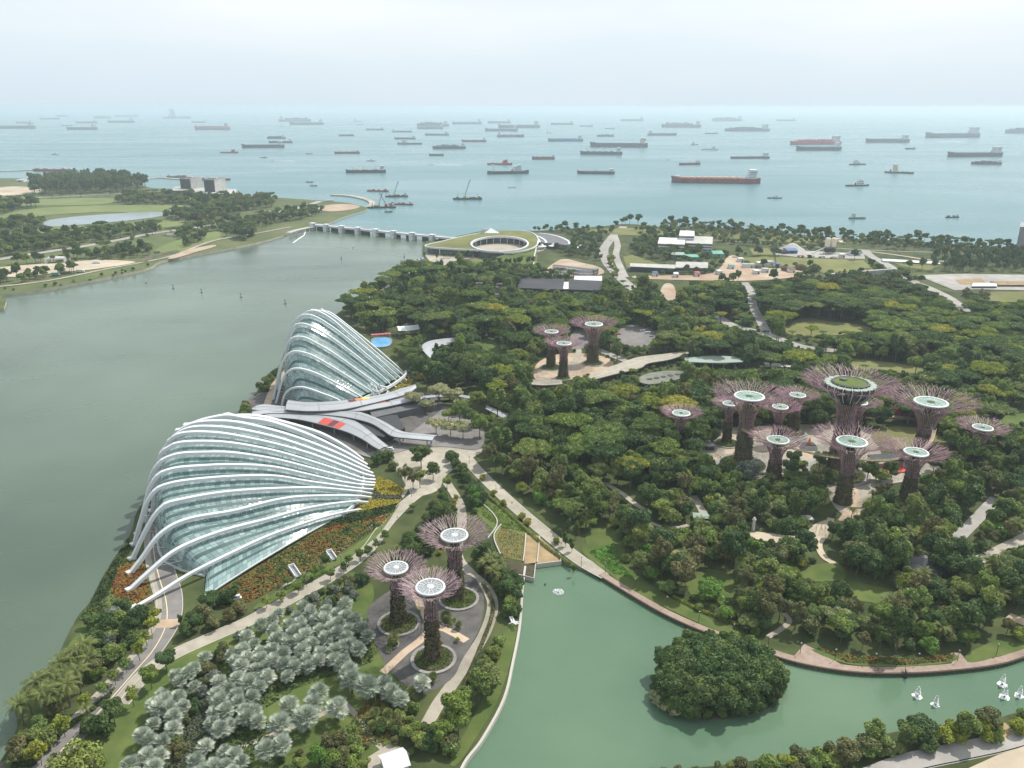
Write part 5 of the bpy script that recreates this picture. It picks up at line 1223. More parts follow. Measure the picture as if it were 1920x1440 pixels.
mb = MB(); mb.add([tuple(p) for p in [G(960, 474, 12.4), G(905, 488, 6.5), G(830, 507, 3.4)]] + [tuple(p) for p in [G(1007, 452, 13.2), G(1001, 480, 8), G(1000, 500, 3.4)]], [(0, 1, 4, 3), (1, 2, 5, 4)])
mb.build('grass_ramp', M['lawn'], bb)
mb = MB(); mb.poly([tuple(p) for p in [G(1009, 450, 13.6), G(1002, 480, 8.4), G(1000, 501, 3.8)]], .9, 4); mb.build('ramp_wall', M['white'], bb)
sol = smooth(GP([(1000, 437), (1030, 437), (1055, 443), (1068, 450), (1066, 458), (1040, 455), (1012, 452)], 11), 4, True)
mb = MB(); mb.prism([(p.x, p.y) for p in sol], LAND, 10); mb.build('solar_roof', M['roofdark'], bb)
mb = MB()
for tr in ([(998, 440), (1012, 444), (1022, 450), (1024, 455)], [(1012, 437), (1030, 439), (1050, 444), (1066, 452), (1067, 457)], [(1003, 444), (1010, 449), (1012, 454)]): mb.ribbon(smooth(GP(tr, 10.6), 5), 3.2, None, thick=.5)
mb.build('white_fin', M['white'], bb)
w_ = [G(903, 436, zr), G(937, 437.5, zr), G(912, 428, zr + 6)]
mb = MB(); q0, q1, q2 = G(903, 436.5, zr), G(937, 437.5, zr + .5), G(904, 429, zr + 7); q3 = G(920, 427.5, zr + 6)
mb.add([q0, q1, q3, q2], [(0, 1, 2), (0, 2, 3)]); bk = Vector((0, 9, 0)); mb.add([q2 + bk * .2, q3 + bk * .2, q1 + bk, q0 + bk], [(0, 1, 2, 3)]); mb.add([q2, q3, q3 + bk * .2, q2 + bk * .2], [(0, 1, 2, 3)]); mb.build('roof_wing', M['white'], bb)
for ch in bb.children: ch.location = -Vector(bb.location)
excl(outl); excl(sol)
# jetty with boats by the barrage
mb = MB(); mb.ribbon(GP([(751, 493), (775, 495), (800, 484)], .8), 3, None, thick=.6); mb.ribbon(GP([(752, 493), (752, 488)], .8), 1.5, None, thick=.6); tag(mb.build('boat_jetty', M['dark']), 'thin dark floating jetty in front of the barrage building', 'jetty')
for i, (x, y) in enumerate([(776, 491), (783, 489), (790, 487)]):
    p = G(x, y, 0); root = empty('dinghy', p, .4 + i * .2, 'small white dinghy moored at the floating jetty', 'boat', 'dinghies at the floating jetty'); root['label'] = 'small white dinghy, ' + ['outermost', 'middle one', 'innermost'][i] + ' of three at the floating jetty'
    S = hull_pts(7, 2.4, 1.2, 9); mb = MB(); vs = []
    for x_, hb, tp in S: vs += [(x_, -hb * .7, -.3), (x_, hb * .7, -.3), (x_, hb, tp), (x_, -hb, tp)]
    fs = []
    for k in range(len(S) - 1): o = k * 4; fs += [(o, o + 4, o + 7, o + 3), (o + 5, o + 1, o + 2, o + 6), (o + 3, o + 7, o + 6, o + 2)]
    fs.append((0, 3, 2, 1)); mb.add(vs, fs); mb.build('hull', M['white'], root); mb = MB(); mb.box((-.5, 0, 1.6), (2, 1.6, 1.2), taper=.8); mb.build('cabin', M['glassdark'], root)

def block(name, px, z1, wall, roof, label, cat, wins=0, z0=LAND, winm='glassdark', group=None, sm=0, rim=True):
    q = GP(px, z0); q = smooth(q, sm, True) if sm else q; excl(q)
    cx = sum(p.x for p in q) / len(q); cy_ = sum(p.y for p in q) / len(q); root = empty(name, (cx, cy_, z0), 0, label, cat, group)
    lp = [(p.x - cx, p.y - cy_) for p in q]
    ar = sum(lp[i][0] * lp[(i + 1) % len(lp)][1] - lp[(i + 1) % len(lp)][0] * lp[i][1] for i in range(len(lp)))
    if ar < 0: lp = lp[::-1]
    h = z1 - z0
    mb = MB(); mb.skirt(lp, 0, h); mb.build('walls', M[wall], root)
    mb = MB(); g_ = [(x * 1.03, y * 1.03) for x, y in lp]; mb.prism(g_, h, h + .45); mb.build('roof', M[roof], root)
    for f in range(wins):
        z = h * (f + .55) / wins; mb = MB(); s = [(x * 1.004, y * 1.004) for x, y in lp]; mb.skirt(s, z - h / wins * .18, z + h / wins * .2); mb.build('window_band', M[winm], root)
    return root
def pblock(name, px, hpx, wall, roof, label, cat, wins=0, **k):
    p = G(*px[0]); return block(name, px, LAND + px_len(hpx, p), wall, roof, label, cat, wins, **k)
def gable(name, x0, x1, y, dpx, hpx, wall, roof, label, cat, yaw=0, group=None):
    """shed: ridge along its length, front edge from x0 to x1 at image row y"""
    a_, b_ = G(x0, y), G(x1, y + yaw); L = (b_ - a_).length; d = (b_ - a_).normalized(); nrm = Vector((-d.y, d.x, 0)); dep = abs(G((x0 + x1) / 2, y - dpx).y - G((x0 + x1) / 2, y).y); h = px_len(hpx, a_)
    root = empty(name, (a_ + b_) / 2, math.atan2(d.y, d.x), label, cat, group); excl([a_, b_, b_ + nrm * dep, a_ + nrm * dep])
    mb = MB(); mb.box((0, dep / 2, h / 2), (L, dep, h)); mb.add([(-L / 2, 0, h), (-L / 2, dep, h), (-L / 2, dep / 2, h * 1.4), (L / 2, 0, h), (L / 2, dep, h), (L / 2, dep / 2, h * 1.4)], [(0, 2, 1), (3, 4, 5)]); mb.build('walls', M[wall], root)
    mb = MB(); o = .06 * dep; e = .25
    for s in (0, 1):
        y0 = -o if s == 0 else dep + o
        q = [(-L / 2 - e, y0, h - .1), (L / 2 + e, y0, h - .1), (L / 2 + e, dep / 2, h * 1.42 + .1), (-L / 2 - e, dep / 2, h * 1.42 + .1)]
        q2 = [(x, yy, z + .25) for x, yy, z in q]
        mb.add(q + q2, [(0, 1, 2, 3), (7, 6, 5, 4), (0, 4, 5, 1), (1, 5, 6, 2), (2, 6, 7, 3), (3, 7, 4, 0)])
    mb.build('roof', M[roof], root)
    mb = MB(); mb.box((0, -.08, h * .45), (L * .3, .12, h * .75)); mb.build('door', M['dark'], root)
    return root
# east bank: two tower blocks on a podium
M['towerface'] = mat('tower_concrete', (.13, .13, .125), c2=(.17, .17, .16), scale=.1, rough=.8)
tw = empty('tower_blocks', G(385, 368), 0, 'pair of grey-brown concrete tower blocks on a long low podium across the water', 'building')
pod = GP([(322, 364), (395, 371), (442, 371), (444, 362), (330, 357)]); mb = MB(); mb.prism([(p.x, p.y) for p in pod], LAND, LAND + 9); mb.build('podium', M['concrete'], tw)
mb = MB(); mb.skirt([(p.x, p.y) for p in pod], LAND + 4, LAND + 6.5); 
for x0, x1, yb, hh in ((340, 369, 361, 26), (385, 413, 367, 30)):
    a_, b_ = G(x0, yb), G(x0 + 20, yb + 1.0); h = px_len(hh, a_); dd = (b_ - a_).normalized(); nn2 = Vector((px_len(9, a_), 42, 0))
    lp = [a_, b_, b_ + nn2, a_ + nn2]; mb = MB(); mb.prism([(p.x, p.y) for p in lp], LAND, LAND + h); mb.m = [1 if abs((Vector(mb.v[f_[1]]) - Vector(mb.v[f_[0]])).normalized().dot(dd)) < .6 and abs(mb.v[f_[0]][2] - mb.v[f_[2]][2]) > 1 else 0 for f_ in mb.f]; body = mb.build('tower', [M['towerface'], M['concrete']], tw)
    mb = MB()
    for f in range(9):
        z = LAND + 10 + (h - 13) * f / 9
        for k in range(11): q = a_.lerp(b_, .1 + .07 * k * 1.1); mb.box((q.x - nn2.x * .002, q.y - .15, z + 1.5), (1.6, .3, 2.2), math.atan2(dd.y, dd.x))
    mb.build('window_grid', M['dark'], body)
    mb = MB(); q = a_.lerp(b_, .45) + nn2 * .5; mb.box((q.x, q.y, LAND + h + 1.5), (14, 14, 3)); mb.build('roof_plant', M['concrete'], tw)
for ch in tw.children: ch.location = -Vector(tw.location)
gable('shed', 110, 126, 341, 3, 4, 'white', 'white', 'white shed among the far left shore trees', 'shed')
gable('shed', 30, 44, 341, 3, 3, 'white', 'steelgrey', 'grey-roofed shed near the far left beach', 'shed')
pf = empty('portal_frame', G(105, 494), .1, 'white open portal frame standing on the pale work site', 'frame'); w0 = px_len(34, G(105, 494)); hh = px_len(9, G(105, 494)); mb = MB()
for x in (-.5, .5):
    for y in (0, 12): mb.box((x * w0, y, hh / 2), (3, 1.5, hh))
for y in (0, 12): mb.box((0, y, hh), (w0 + 3, 1.6, 1.6))
mb.build('frame_legs', M['white'], pf); mb = MB(); mb.box((0, 6, hh + .9), (w0 * .9, 10, .5)); mb.build('frame_top', M['offwhite'], pf)
for i, (x, y, m_, lab) in enumerate([(115, 512, 'white', 'white site lorry by the teal one'), (104, 517, 'green', 'teal-topped site lorry at the water edge trees'), (150, 511, 'offwhite', 'pale site cabin right of the white lorry'), (180, 495, 'white', 'white cabin in the middle of the pale work site'), (320, 443, 'white', 'low white shelter beside the far bank promenade'), (500, 399, 'white', 'white cabin at the far bank road bend'), (618, 378, 'white', 'white cabin at the works beach'), (435, 411, 'white', 'white lorry on the far bank road')]):
    p = G(x, y); L = px_len(11, p); root = empty('site_lorry', p, .2, lab, 'lorry', 'lorries and cabins on the far bank')
    mb = MB(); mb.box((0, 0, 2.3), (L, 3, 3.0)); mb.build('cargo_box', M[m_], root); mb = MB(); mb.box((L * .62, 0, 1.8), (L * .2, 2.8, 2.4), taper=.85); mb.build('cab', M['offwhite'], root)
    mb = MB()
    for wx in (-.35, -.1, .3, .62): mb.lathe([(.01, -1.5), (.55, -1.5), (.55, 1.5), (.01, 1.5)], (0, 0, 0), 10); 
    mb.v = []; mb.f = []; mb.m = []
    for wx in (-.35, -.1, .3, .62):
        for wy in (-1.5, 1.5): mb.poly([(L * wx, wy - .2, .55), (L * wx, wy + .2, .55)], .55, 10)
    mb.build('wheels', M['black'], root)
mb = MB(); q = GP([(268, 842 - 500 + 500 - 559), (300, 283), (330, 277)]) if False else GP([(270, 492), (290, 481), (330, 473)])
for k in range(14):
    p = resample(q, 14)[k]; mb.box((p.x, p.y, LAND + 1.5), (9, .4, 3), .25)
tag(mb.build('hoarding', M['sand']), 'row of pale orange hoarding panels along the far bank beach', 'hoarding')
# silos, sheds and white works right of the barrage
wb = pblock('works_building', [(1233, 472), (1282, 474), (1284, 462), (1236, 460)], 15, 'white', 'offwhite', 'tall white stepped works building beside the coast road', 'building', 3)
pblock('works_building', [(1272, 464), (1300, 465), (1300, 455), (1274, 454)], 22, 'offwhite', 'white', 'highest white works block with dark openings', 'building', 4)
pblock('works_building', [(1285, 470), (1334, 472), (1335, 458), (1288, 456)], 14, 'offwhite', 'concrete', 'long white works building with a pipe bridge', 'building', 3)
gable('shed', 1258, 1284, 484, 5, 6, 'green', 'palegreen', 'green shed with a pale roof under the white works', 'shed')
gable('shed', 1286, 1310, 487, 5, 5, 'green', 'green', 'green-roofed shed between trees at the works', 'shed')
gable('shed', 1336, 1356, 484, 5, 8, 'green', 'green', 'taller green gabled shed at the edge of the work site', 'shed')
pblock('works_building', [(1266, 510), (1326, 511), (1326, 500), (1268, 499)], 8, 'concrete', 'concrete', 'long low concrete building with a pale roof above the site road', 'building', 1)
block('station_wall', [(1182, 509), (1264, 513), (1264, 506), (1182, 503)], LAND + 6, 'dark', 'concrete', 'long low dark-walled building below the triangular lawn', 'building', 1)
pblock('shelter', [(1076, 531), (1128, 531), (1128, 522), (1078, 522)], 4, 'concrete', 'offwhite', 'flat pale-roofed building behind the wavy roof', 'building', 1)
# wavy metal roof
wv = empty('wavy_roof', G(1080, 512), 0, 'long silver wavy roof in front of the barrage, striped along its length', 'roof')
top = resample(smooth(GP([(1037, 498), (1060, 500), (1085, 503), (1110, 506), (1124, 503)], 12), 5), 40); bot = resample(smooth(GP([(1038, 510), (1060, 513), (1085, 516), (1108, 517), (1122, 512)], 5), 5), 40)
for s_ in range(6):
    mb = MB(); vs = []
    for p, q in zip(top, bot):
        for f in (s_ / 6, s_ / 6 + .15): r_ = p.lerp(q, f); r_.z += 3 * math.sin(math.pi * f) + 1.2 * math.sin(f * 12); vs.append(tuple(r_))
    mb.add(vs, [(2 * i, 2 * i + 1, 2 * i + 3, 2 * i + 2) for i in range(39)]); mb.build('metal_strip', M['steelgrey'], wv)
mb = MB()
for p, q in list(zip(top, bot))[::4]: mb.poly([(p.x, p.y, LAND), (p.x, p.y, p.z)], .4, 5); mb.poly([(q.x, q.y, LAND), (q.x, q.y, q.z)], .4, 5)
mb.build('columns', M['dark'], wv)
for ch in wv.children: ch.location = -Vector(wv.location)
M['nursery'] = mat('nursery_net', (.035, .036, .042), c2=(.05, .052, .058), scale=.3, rough=.8)
excl(GP([(1030, 500), (1040, 494), (1126, 500), (1128, 516), (1060, 520), (1032, 514)]))
# dark nursery roofs
for px_, lab in (([(972, 547), (1054, 550), (1057, 530), (974, 527)], 'larger dark flat nursery roof in the wood behind the barrage lawn'), ([(1067, 550), (1125, 552), (1128, 534), (1068, 531)], 'smaller dark flat nursery roof right of the pale stair block')):
    block('nursery_roof', px_, LAND + 4, 'dark', 'nursery', lab, 'roof', 0)
pblock('stair_block', [(1056, 548), (1066, 548), (1066, 535), (1056, 535)], 6, 'concrete', 'offwhite', 'pale stair block between the dark nursery roofs', 'building', 1)
for i, (x, y, lab) in enumerate([(1016, 467, 'white tent roof furthest left behind the barrage'), (1037, 466, 'white tent roof in the middle behind the barrage'), (1088, 469, 'largest white tent roof by the coast road'), (1072, 478, 'small white tent roof among trees')]):
    p = G(x, y); s = px_len(9, p); root = empty('tent', p, 0, lab, 'tent', 'white tents behind the barrage'); mb = MB(); mb.lathe([(s, 4), (s * .5, 5), (s * .15, 7.5), (.01, 8)], n=12); mb.build('canvas', M['white'], root); mb = MB()
    for k in range(6): mb.poly([(s * .9 * math.cos(k), s * .9 * math.sin(k), 0), (s * .9 * math.cos(k), s * .9 * math.sin(k), 4.2)], .2, 5)
    mb.build('poles', M['grey'], root)
# batching plant
bp_ = empty('batching_plant', G(1555, 476), 0, 'cream batching plant with twin silos on dark legs and a sloping conveyor', 'tower'); p0 = G(1555, 476); s = px_len(1, p0)
mb = MB()
for dx in (-5.5, 5.5): mb.lathe([(.01, 14 * s), (4.6 * s, 14 * s), (4.8 * s, 28 * s), (3.5 * s, 30 * s), (.01, 30 * s)], (dx * s, 0, 0), 14)
mb.build('silo', M['cream'], bp_); mb = MB()
for dx in (-9, -3, 3, 9):
    for dy in (-4, 4): mb.poly([(dx * s, dy * s, 0), (dx * s, dy * s, 14 * s)], .5 * s, 5)
mb.box((0, 0, 7 * s), (16 * s, 8 * s, 8 * s)); mb.build('leg_frame', M['dark'], bp_); mb = MB(); mb.poly([(-34 * s, -4 * s, 1), (-8 * s, 0, 13 * s)], 1.3 * s, 4); mb.build('conveyor', M['offwhite'], bp_)
pile = empty('sand_pile', G(1485, 468), 0, 'pale conical gravel heap beside the batching plant', 'heap'); mb = MB(); mb.lathe([(17, 0), (11, 4), (5, 8), (1, 9.5), (.01, 9.5)], n=18, jit=.12, rnd=random.Random(3)); mb.build('gravel', M['concrete'], pile)
gable('shed', 1475, 1495, 476, 4, 6, 'blue', 'blue', 'blue shed beside the gravel heap', 'shed'); gable('shed', 1594, 1614, 480, 3, 5, 'white', 'blue', 'blue-roofed shed right of the batching plant', 'shed')
rs = random.Random(12)
SITE = [(1405, 503, 'palegreen', 22, 'pale green roofed site office in the middle of the orange earth'), (1428, 500, 'offwhite', 14, 'white site cabin right of the pale green office'), (1445, 498, 'steelgrey', 12, 'grey site cabin beside the thin crane'), (1458, 502, 'blue', 10, 'blue-topped site cabin by the crane foot'), (1500, 505, 'rust', 22, 'rust-red stack of steel beams at the work site'), (1472, 508, 'rust', 14, 'brown pile of timber on the orange earth'), (1390, 492, 'offwhite', 10, 'small pale cabin near the tall green shed'), (1350, 516, 'offwhite', 9, 'white cabin alone on the orange site road'), (1230, 519, 'blue', 9, 'blue-topped cabin at the lower end of the orange site road'), (1268, 521, 'offwhite', 9, 'white cabin below the long low concrete building'), (1308, 519, 'red', 9, 'red-topped cabin below the long low concrete building'), (1436, 512, 'steelgrey', 11, 'grey cabin on the orange earth below the thin crane'), (1486, 512, 'rust', 12, 'third heap of rusty beams low on the orange earth'), (1420, 515, 'white', 10, 'white cabin low in the middle of the orange earth'), (1580, 484, 'offwhite', 9, 'pale cabin at the outer end of the batching yard'), (1470, 476, 'rust', 11, 'pile of brown timber beside the gravel heap'), (1372, 505, 'green', 10, 'small green cabin on the site road'), (1520, 512, 'rust', 12, 'second stack of rusty beams near the dark round tree'), (1500, 482, 'white', 12, 'white mixer lorry nearest the thin crane'), (1520, 483, 'white', 12, 'white mixer lorry, second along the batching yard'), (1540, 484, 'white', 12, 'white mixer lorry, third along the batching yard'), (1562, 485, 'white', 12, 'white mixer lorry furthest right in the batching yard'), (1505, 484, 'red', 6, 'small red truck among the mixer lorries')]
for x, y, m_, wpx, lab in SITE:
    p = G(x, y); L = px_len(wpx, p); lorry = 'lorry' in lab or 'truck' in lab; heap_ = 'stack' in lab or 'pile' in lab
    root = empty('mixer_lorry' if lorry else ('beam_stack' if heap_ else 'site_cabin'), p, rs.uniform(-.15, .15), lab, 'lorry' if lorry else ('beams' if heap_ else 'cabin'), 'things on the right-hand work site')
    mb = MB()
    if lorry: mb.poly([(-L * .45, 0, 2.2), (0, 0, 2.8), (L * .25, 0, 2.4)], [.9, 1.6, .9], 10); mb.build('mixing_drum', M[m_], root); mb = MB(); mb.box((L * .42, 0, 1.8), (L * .2, 2.5, 2.6)); mb.build('cab', M['offwhite'], root); mb = MB(); [mb.poly([(L * wx, wy, .6), (L * wx, wy + .4, .6)], .6, 10) for wx in (-.35, -.15, .4) for wy in (-1.2, .9)]; mb.build('wheels', M['black'], root)
    elif heap_:
        for k in range(14): mb.box((rs.uniform(-.1, .1) * L, rs.uniform(-5, 5), 1 + rs.uniform(0, 5)), (L * .8, .9, .8), rs.uniform(-.08, .08))
        mb.build('beams', M[m_], root)
    else: mb.box((0, 5, 2.2), (L, 9, 4.4)); mb.build('walls', M['offwhite'], root); mb = MB(); mb.box((0, 5, 4.7), (L * 1.05, 10, .5), taper=.96); mb.build('roof', M[m_], root); mb = MB(); mb.box((L * .2, .44, 1.6), (1.5, .12, 2.6)); mb.build('door', M['dark'], root)
cr_ = empty('crawler_crane', G(1455, 500), 0, 'thin dark lattice crane leaning over the orange work site', 'crane'); mb = MB(); mb.box((0, 0, 2), (5, 4, 3)); mb.build('crane_cab', M['yellowp'], cr_); mb = MB(); h = px_len(28, G(1455, 500))
for dx in (-.5, .5): mb.poly([(dx, 0, 3), (-h * .25 + dx, 0, h)], .25, 4)
for k in range(10): mb.poly([(-.5 - h * .25 * k / 10, 0, 3 + (h - 3) * k / 10), (.5 - h * .25 * (k + 1) / 10, 0, 3 + (h - 3) * (k + 1) / 10)], .14, 4)
mb.build('lattice_jib', M['dark'], cr_)
block('hoarding', [(1558, 532), (1676, 522), (1676, 520.5), (1558, 530.5)], LAND + 11, 'concrete', 'concrete', 'long grey hoarding wall behind the bare-crowned trees', 'hoarding', 0)
block('grey_block', [(1902, 478), (1990, 482), (1990, 470), (1905, 468)], LAND + 38, 'grey', 'grey', 'big plain grey block cut by the right edge of the view', 'building', 0)
gable('shed', 1655, 1762, 492, 4, 3, 'offwhite', 'white', 'very long white low shed on the coast field', 'shed', yaw=6)
pblock('site_building', [(1822, 541), (1868, 541), (1868, 535), (1824, 535)], 4, 'glassdark', 'offwhite', 'low glazed site building with a pale roof at right', 'building', 1)
gable('shed', 1872, 1940, 538, 6, 4, 'rust', 'dirt', 'long brown open shed near the right edge', 'shed')
gable('shed', 1868, 1905, 660, 5, 5, 'terracotta', 'terracotta', 'small red-roofed house among trees near the right edge', 'house')
# middle wood: tent, pool, roofs
tp = empty('tent', G(765, 628), .3, 'white arched tent roof beside the water play area', 'tent'); s = px_len(20, G(765, 628)); mb = MB(); n = 12; vs = []
for i in range(n + 1):
    x = -s + 2 * s * i / n
    for k in range(7): y = -7 + 14 * k / 6; vs.append((x, y, 5 + 3.2 * math.cos((k - 3) / 3 * 1.3) * (1 - .15 * (x / s) ** 2) + .9 * abs(x / s) ** 3))
mb.add(vs, [(i * 7 + k, (i + 1) * 7 + k, (i + 1) * 7 + k + 1, i * 7 + k + 1) for i in range(n) for k in range(6)]); mb.build('canvas', M['white'], tp); mb = MB()
for x in (-s * .9, 0, s * .9):
    for y in (-6.5, 6.5): mb.poly([(x, y, 0), (x, y, 6)], .2, 5)
mb.build('poles', M['grey'], tp); excl(GP([(742, 630), (790, 632), (788, 610), (745, 610)]))
LV[0] += .01
pl = empty('water_play_area', G(715, 645), 0, 'blue water play area with red edging behind the tall dome', 'play area'); mb = MB(); q = smooth(GP([(696, 640), (705, 634), (728, 634), (735, 640), (728, 650), (705, 652)], LAND), 4, True); mb.sheet([q], LAND + .5); excl([(p.x, p.y) for p in smooth(GP([(690, 655), (690, 630), (740, 626), (748, 640), (735, 660), (705, 662)]), 3, True)]); M['pool'] = mat('pool_blue', (.10, .30, .55), c2=(.18, .42, .62), scale=.5, rough=.25); mb.build('pool', M['pool'], pl)
mb = MB(); mb.poly([(p.x, p.y, LAND + .6) for p in q] + [(q[0].x, q[0].y, LAND + .6)], .4, 5); mb.build('rim', M['deck'], pl); mb = MB()
for k in range(6): p = G(699 + k * 6, 634 - k * .4); mb.box((p.x, p.y + 2, LAND + 2.4), (3.0, 3, 1.0)); mb.poly([(p.x, p.y + 2, LAND), (p.x, p.y + 2, LAND + 2)], .2, 5)
mb.build('pink_canopy', mat('pink_canvas', (.52, .16, .16), rough=.8), pl)
for ch in pl.children: ch.location = -Vector(pl.location)
def flatroof(label, top, bot, z, m='steelgrey', cols=True, cat='roof', name='curved_roof', thick=.6):
    a_, b_ = resample(smooth(GP(top, z), 6), 30), resample(smooth(GP(bot, z), 6), 30); excl(a_ + b_[::-1]); excl(GP(top) + GP(bot)[::-1]); c_ = a_[15]; root = empty(name, (c_.x, c_.y, LAND), 0, label, cat)
    mb = MB(); vs = [tuple(p) for p in a_] + [tuple(p) for p in b_]; n = 30; fs = [(i + n, i + n + 1, i + 1, i) for i in range(n - 1)]
    rim = list(range(n)) + list(range(2 * n - 1, n - 1, -1)); lo_ = [(x, y, z_ - thick) for x, y, z_ in vs]
    mb.add(vs, fs); mb.add(lo_, [tuple(reversed(f)) for f in fs]); mb.add([vs[i] for i in rim] + [lo_[i] for i in rim], [(i, (i + 1) % 60, 60 + (i + 1) % 60, 60 + i) for i in range(60)]); mb.build('roof_sheet', M[m], root)
    mb = MB(); mb.ribbon([a_[k].lerp(b_[k], .5) + Vector((0, 0, .05)) for k in range(30)], .3); mb.build('roof_seam', M['offwhite'], root)
    if cols:
        for k in range(2, 30, 5):
            for e0 in (a_, b_): p = e0[k].lerp((a_ if e0 is b_ else b_)[k], .15); MB().poly([(p.x, p.y, LAND), (p.x, p.y, z - .3)], .35, 6).build('column', M['grey'], root)
    for ch in root.children: ch.location = -Vector(root.location)
    return root
flatroof('crescent grey roof curving through the wood right of the tall dome', [(791, 655), (793, 646), (806, 639), (830, 635), (859, 632)], [(807, 672), (812, 660), (820, 650), (838, 646), (858, 636)], 8)
flatroof('long pale grey raised walkway from the forest plaza to the right', [(1100, 706), (1140, 690), (1190, 671), (1240, 664), (1290, 658)], [(1112, 712), (1150, 702), (1200, 690), (1215, 681), (1255, 674), (1292, 662)], 8, m='paving', cat='walkway', name='raised_walkway')
flatroof('short pale grey roof at the foot of the forest plaza', [(992, 712), (1020, 711), (1052, 712)], [(990, 720), (1020, 722), (1055, 720)], 7, m='paving')
flatroof('pale curving walkway roof from the canopies into the trees', [(795, 742), (850, 738), (880, 742), (906, 740)], [(798, 746), (850, 743), (880, 747), (907, 746)], 7, m='steelgrey', cat='walkway', name='walkway_roof')
flatroof('grey covered ramp slanting down into the trees beyond the canopies', [(912, 760), (930, 767), (955, 776)], [(910, 766), (926, 774), (950, 788)], 6, m='steelgrey', cat='walkway', name='walkway_roof')
flatroof('pale green long flat roof with louvred end in the wood behind the grove', [(1283, 670), (1340, 667), (1408, 670)], [(1285, 678), (1345, 680), (1408, 678)], 9, m='palegreen')
flatroof('white-edged low roof with a colour-striped court behind the grove', [(1430, 679), (1470, 682), (1495, 684)], [(1430, 684), (1468, 688), (1493, 689)], 7, m='offwhite')
rh = empty('pavilion_roof', G(1245, 715), 0, 'oval olive-grey pavilion roof with a row of round holes', 'roof'); q = smooth(GP([(1195, 712), (1215, 700), (1255, 695), (1290, 698), (1288, 706), (1250, 716), (1215, 720)], 7), 5, True); mb = MB(); mb.prism([(p.x, p.y) for p in q], 6, 7); mb.build('roof_slab', mat('olive_roof', (.12, .125, .095), c2=(.17, .175, .14), scale=.2, rough=.8), rh); mb = MB(); excl(q); excl(GP([(1195, 712), (1215, 700), (1255, 695), (1290, 698), (1288, 706), (1250, 716), (1215, 720)]))
for k in range(5): p = G(1218 + k * 13, 711 - k * 2.2, 7); mb.lathe([(2.0, .1), (2.0, .35), (1.5, .35), (.01, .12)], (p.x, p.y, 7), 14)
mb.build('roof_opening', M['dark'], rh); mb = MB()
for p in q[::6]: mb.poly([(p.x * .98 + q[0].x * .02, p.y * .98 + q[0].y * .02, LAND), (p.x * .98 + q[0].x * .02, p.y * .98 + q[0].y * .02, 6)], .4, 6)
mb.build('columns', M['grey'], rh)
for ch in rh.children: ch.location = -Vector(rh.location)
flatroof('curved garden arcade roof overgrown with pink blossom behind the grove lawn', [(1480, 766), (1560, 770), (1640, 776), (1720, 782)], [(1480, 770), (1560, 775), (1640, 781), (1720, 787)], 7, m='magenta_roof' if 'magenta_roof' in M else 'rust')
gable('garden_hut', 1090, 1105, 878, 6, 5, 'terracotta', 'terracotta', 'small hut with a red roof in the lakeside wood, the upper of two', 'hut'); gable('garden_hut', 1032, 1047, 898, 6, 3, 'terracotta', 'terracotta', 'small low red-roofed hut, the lower of two in the lakeside wood', 'hut')
gable('garden_pavilion', 1300, 1350, 976, 9, 6, 'concrete', 'palegreen', 'garden pavilion with a pale green roof near the moon gate', 'pavilion', yaw=3)
mg = empty('moon_gate', G(1383, 998), .2, 'pale round stone moon gate on the lakeside slope', 'gate'); s = px_len(11, G(1383, 998)); mb = MB(); mb.poly([(s * .75 * math.cos(t), 0, s * .9 + s * .85 * math.sin(t)) for t in [-.9 + 5.0 * k / 24 - .05 for k in range(25)]], .55, 6); mb.build('stone_ring', M['offwhite'], mg); mb = MB()
for dx in (-1, 1): mb.box((dx * s * .8, 0, s * .25), (1.4, 1.6, s * .5))
mb.build('base', M['concrete'], mg)
st = empty('stone_column', G(1412, 995), 0, 'tall pale stone column right of the moon gate', 'column'); mb = MB(); mb.lathe([(.9, 0), (.8, 3), (.7, 5.5), (1.0, 6), (.4, 7.2), (.01, 7.4)], n=12, jit=.06, rnd=random.Random(2)); mb.build('shaft', M['offwhite'], st)
th = empty('thatched_roof', G(1730, 1070), .5, 'dark thatched hut roof ringed by yellowish palms', 'hut'); mb = MB(); mb.lathe([(9, 3.2), (6, 5), (2, 7.5), (.01, 8)], n=14, jit=.04, rnd=random.Random(3)); mb.build('thatch', M['dark'], th); mb = MB()
for k in range(8): mb.poly([(8 * math.cos(k * .785), 8 * math.sin(k * .785), 0), (8 * math.cos(k * .785), 8 * math.sin(k * .785), 3.5)], .2, 5)
mb.build('posts', M['bark'], th)
pv = empty('grey_shelter', G(1500, 985), 0, 'flat pale shelter roof above the white terrace', 'shelter'); mb = MB(); mb.box((0, 0, 4.2), (11, 4.5, .4)); mb.build('roof', M['concrete'], pv); mb = MB(); [mb.poly([(x, y, 0), (x, y, 4.2)], .2, 5) for x in (-5, 5) for y in (-2, 2)]; mb.build('posts', M['grey'], pv)
